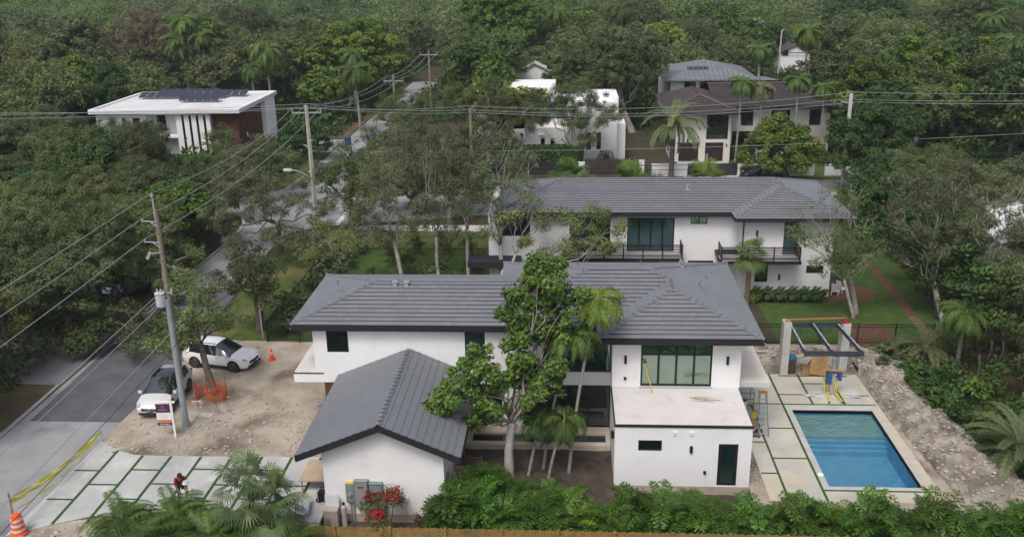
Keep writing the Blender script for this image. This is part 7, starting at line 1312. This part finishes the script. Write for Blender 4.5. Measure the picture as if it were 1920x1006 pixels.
# ---- thicket at the right: thin leaning trunks and undergrowth
rr = random.Random(12)
for i in range(26):
    x, y = rr.uniform(24.8, 31), rr.uniform(46, 68); h = rr.uniform(4.5, 7)
    if x < 25.6 and y > 56: x += 1.3
    lx = rr.uniform(-.8, .8)
    big_tree('thin-stemmed dark tree in the shady belt right of the spoil heap and rear lawn', 'oakdark' if i % 2 else 'deep', (x, y), [(x+lx, y+rr.uniform(-.4, .4), h*.78, 1.25), (x+lx*.6+.5, y, h*.55, 1.0), (x+lx-.6, y+.4, h*.62, .9)], .075, 1.5, .55, group='thin-stemmed trees at the right', name='thin_tree', twigs=2)
for i, (x, y, s, h, m) in enumerate(((19.8, 52.2, .9, 1.1, oakD), (20.0, 50.2, .9, 1.4, dgr), (20.4, 48.8, .9, 1.3, dgr), (20.6, 47.0, .8, 1.1, brt), (21.0, 53.0, 1.0, 1.3, oakD), (21.4, 45.5, .9, 1.2, dgr), (20.6, 50.6, 1.0, 1.5, dgr), (21.2, 48.6, 1.0, 1.9, dgr), (22.4, 44.6, 1.0, 1.5, brt), (23.2, 42.9, 1.1, 1.5, dgr), (24.0, 41.0, 1.0, 1.4, oakD), (22.0, 49.2, 1.2, 2.2, dgr), (23.2, 47.6, 1.1, 2.0, brt), (21.6, 47.2, 1.0, 1.5, dgr), (24.2, 45.4, 1.3, 2.0, dgr), (25.5, 43.5, 1.3, 2.1, dgr), (20.9, 54.8, .9, .9, oakD), (22.8, 51.2, 1.1, 1.6, oakD), (24.8, 49.5, 1.3, 2.4, dgr), (26.8, 47, 1.5, 2.4, oakD), (24.6, 39.4, 1.2, 1.4, oakD), (26.5, 40.5, 1.6, 2.2, dgr))):
    bush(('lobed-leaf green shrub', 'tall leafy shrub', 'low ragged shrub', 'dark leafy shrub')[i % 4]+' on the bank right of the spoil heap', (x, y, .1), s, h, m, 2600, .14, .5, group=('lobed', 'tall', 'low', 'dark')[i % 4]+' shrubs right of the spoil heap')
def undergrowth(name, label, n, area, m, h, size, seed):
    rg = np.random.default_rng(seed); r = random.Random(seed); P = []
    while len(P) < n:
        x, y = area(r)
        if any(a < x < b and c < y < d for a, b, c, d in KEEP): continue
        k_ = r.random()**1.5*h*(.4+.6*abs(mn.noise(Vector((x*.3, y*.3, seed))))*2); P.append((x, y, k_))
    P = np.array(P); V, F = cards(P, nrm(rg.normal(size=(n, 3))+np.array([0, 0, .8])), size*(.6+.8*rg.random(n)), .45, rg); o = bpy.data.objects.new(name, np_mesh(name, V, F, np.repeat(rg.random(n), 4), [m])); COL.objects.link(o); setp(o, label, 'undergrowth', kind='stuff')
undergrowth('undergrowth', 'dark undergrowth below the trees left of the road', 60000, lambda r: (r.uniform(-80, -34), r.uniform(48, 112)), oakD, 1.8, .22, 1)
undergrowth('undergrowth', 'dark undergrowth below the trees at the right edge', 70000, lambda r: (r.uniform(24.6, 62), r.uniform(38, 101)), oakD, 1.6, .17, 2)
undergrowth('undergrowth', 'undergrowth filling the gaps of the woodland behind the houses', 110000, lambda r: (lambda y: (r.uniform(-.66*y-12, .55*y+18), y))(r.uniform(104, 230)), dgr, 3.0, .5, 3)
KEEP2 = KEEP; KEEP = [k_ for k_ in KEEP if k_ != (-20, 27, 36, 83) and k_ != (15, 24.8, 30, 58)]
undergrowth('weeds', 'ragged weeds along the edge of the spoil heap', 9000, lambda r: (r.uniform(24.0, 26), r.uniform(36, 57)), oakL, .5, .08, 4); undergrowth('undergrowth', 'low tangled growth creeping onto the foot of the spoil heap', 26000, lambda r: (lambda y: (20.1+.16*(52-y)+abs(r.gauss(0, 1.4)), y))(r.uniform(37.5, 53)), dgr, .9, .085, 8); undergrowth('weeds', 'weeds and fallen leaves beside the rear fence', 5000, lambda r: (r.uniform(19.5, 24.3), r.uniform(49.5, 56.4)), oakD, .5, .09, 5); undergrowth('ground_cover', 'tangled plants in the soil under the front hedge', 12000, lambda r: (r.uniform(-6, 28), r.uniform(34.2, 36.2)), dgr, .8, .09, 6)
KEEP = KEEP2
# ---- the far wood that reads as one mass
rg = np.random.default_rng(77); r = random.Random(77); Vs, Fs, Ts, Ms = [], [], [], []; off = 0; cnt = 0
pts_ = []
grid_ = {}
for _ in range(9000):
    y = 222 + 345*r.random(); x = r.uniform(-.68*y-10, .56*y+20); s = r.uniform(.85, 1.85)**1.0; gk = (int(x//8), int(y//8))
    if any((x-a)**2+(y-b)**2 < (4.1*(s+c))**2 for dx in (-2, -1, 0, 1, 2) for dy in (-2, -1, 0, 1, 2) for a, b, c in grid_.get((gk[0]+dx, gk[1]+dy), ())): continue
    grid_.setdefault(gk, []).append((x, y, s)); cnt += 1
    Hh = (8.0+5.0*r.random())*(.65+.33*s); R = 5.2*s; nc = int((34 if y < 330 else 22)*s); m = 28 if y < 330 else 20; sz = .42 if y < 330 else .66
    d = nrm(rg.normal(size=(nc, 3))); d[:, 2] = np.abs(d[:, 2])*1.1-.2; cc = np.array([x, y, Hh*.58]) + d*np.array([R, R, Hh*.40])*(.72+.22*rg.random((nc, 1)))
    u = nrm(rg.normal(size=(nc*m, 3))); dd = np.repeat(d, m, 0); C = np.repeat(cc, m, 0)+u*(R*.26*rg.random(nc*m)**.45)[:, None]; N_ = nrm(u*.4+dd*.5+np.array([0, 0, .6])+rg.normal(size=u.shape)*.35)
    V, F = cards(C, N_, sz*(.6+.7*rg.random(len(C))), .55, rg); Vs.append(V); Fs.append(F+off); off += len(V); Ts.append(np.repeat(np.clip(.55*r.random()**1.2+np.repeat(rg.random(nc), m)*.25+rg.random(nc*m)*.25, 0, 1), 4)); Ms.append(np.full(len(F), r.choices(range(6), [6, 4, 3, 2.4, .9, .6])[0]))
print('far crowns', cnt)
o = bpy.data.objects.new('distant_wood', np_mesh('distant_wood', np.concatenate(Vs), np.concatenate(Fs), np.concatenate(Ts), [oakL, oakD, brt, dgr, yel_l, brn_l], np.concatenate(Ms))); COL.objects.link(o); setp(o, 'far canopy of the wood merging towards the top of the picture', 'woodland', kind='stuff')

# ------------------------------------------------------------------ the air
hm = bpy.data.materials.new('haze_air'); hm.use_nodes = True; N = hm.node_tree.nodes; L = hm.node_tree.links; N.remove(N['Principled BSDF']); pv_ = N.new('ShaderNodeVolumePrincipled')
pv_.inputs['Color'].default_value = (.86, .92, 1, 1); pv_.inputs['Density'].default_value = HAZE; L.new(pv_.outputs[0], N['Material Output'].inputs['Volume'])
if HAZE: setp(MB().box(-460, 420, -20, 640, -2.2, 27.5).build('haze', hm), kind='stuff')
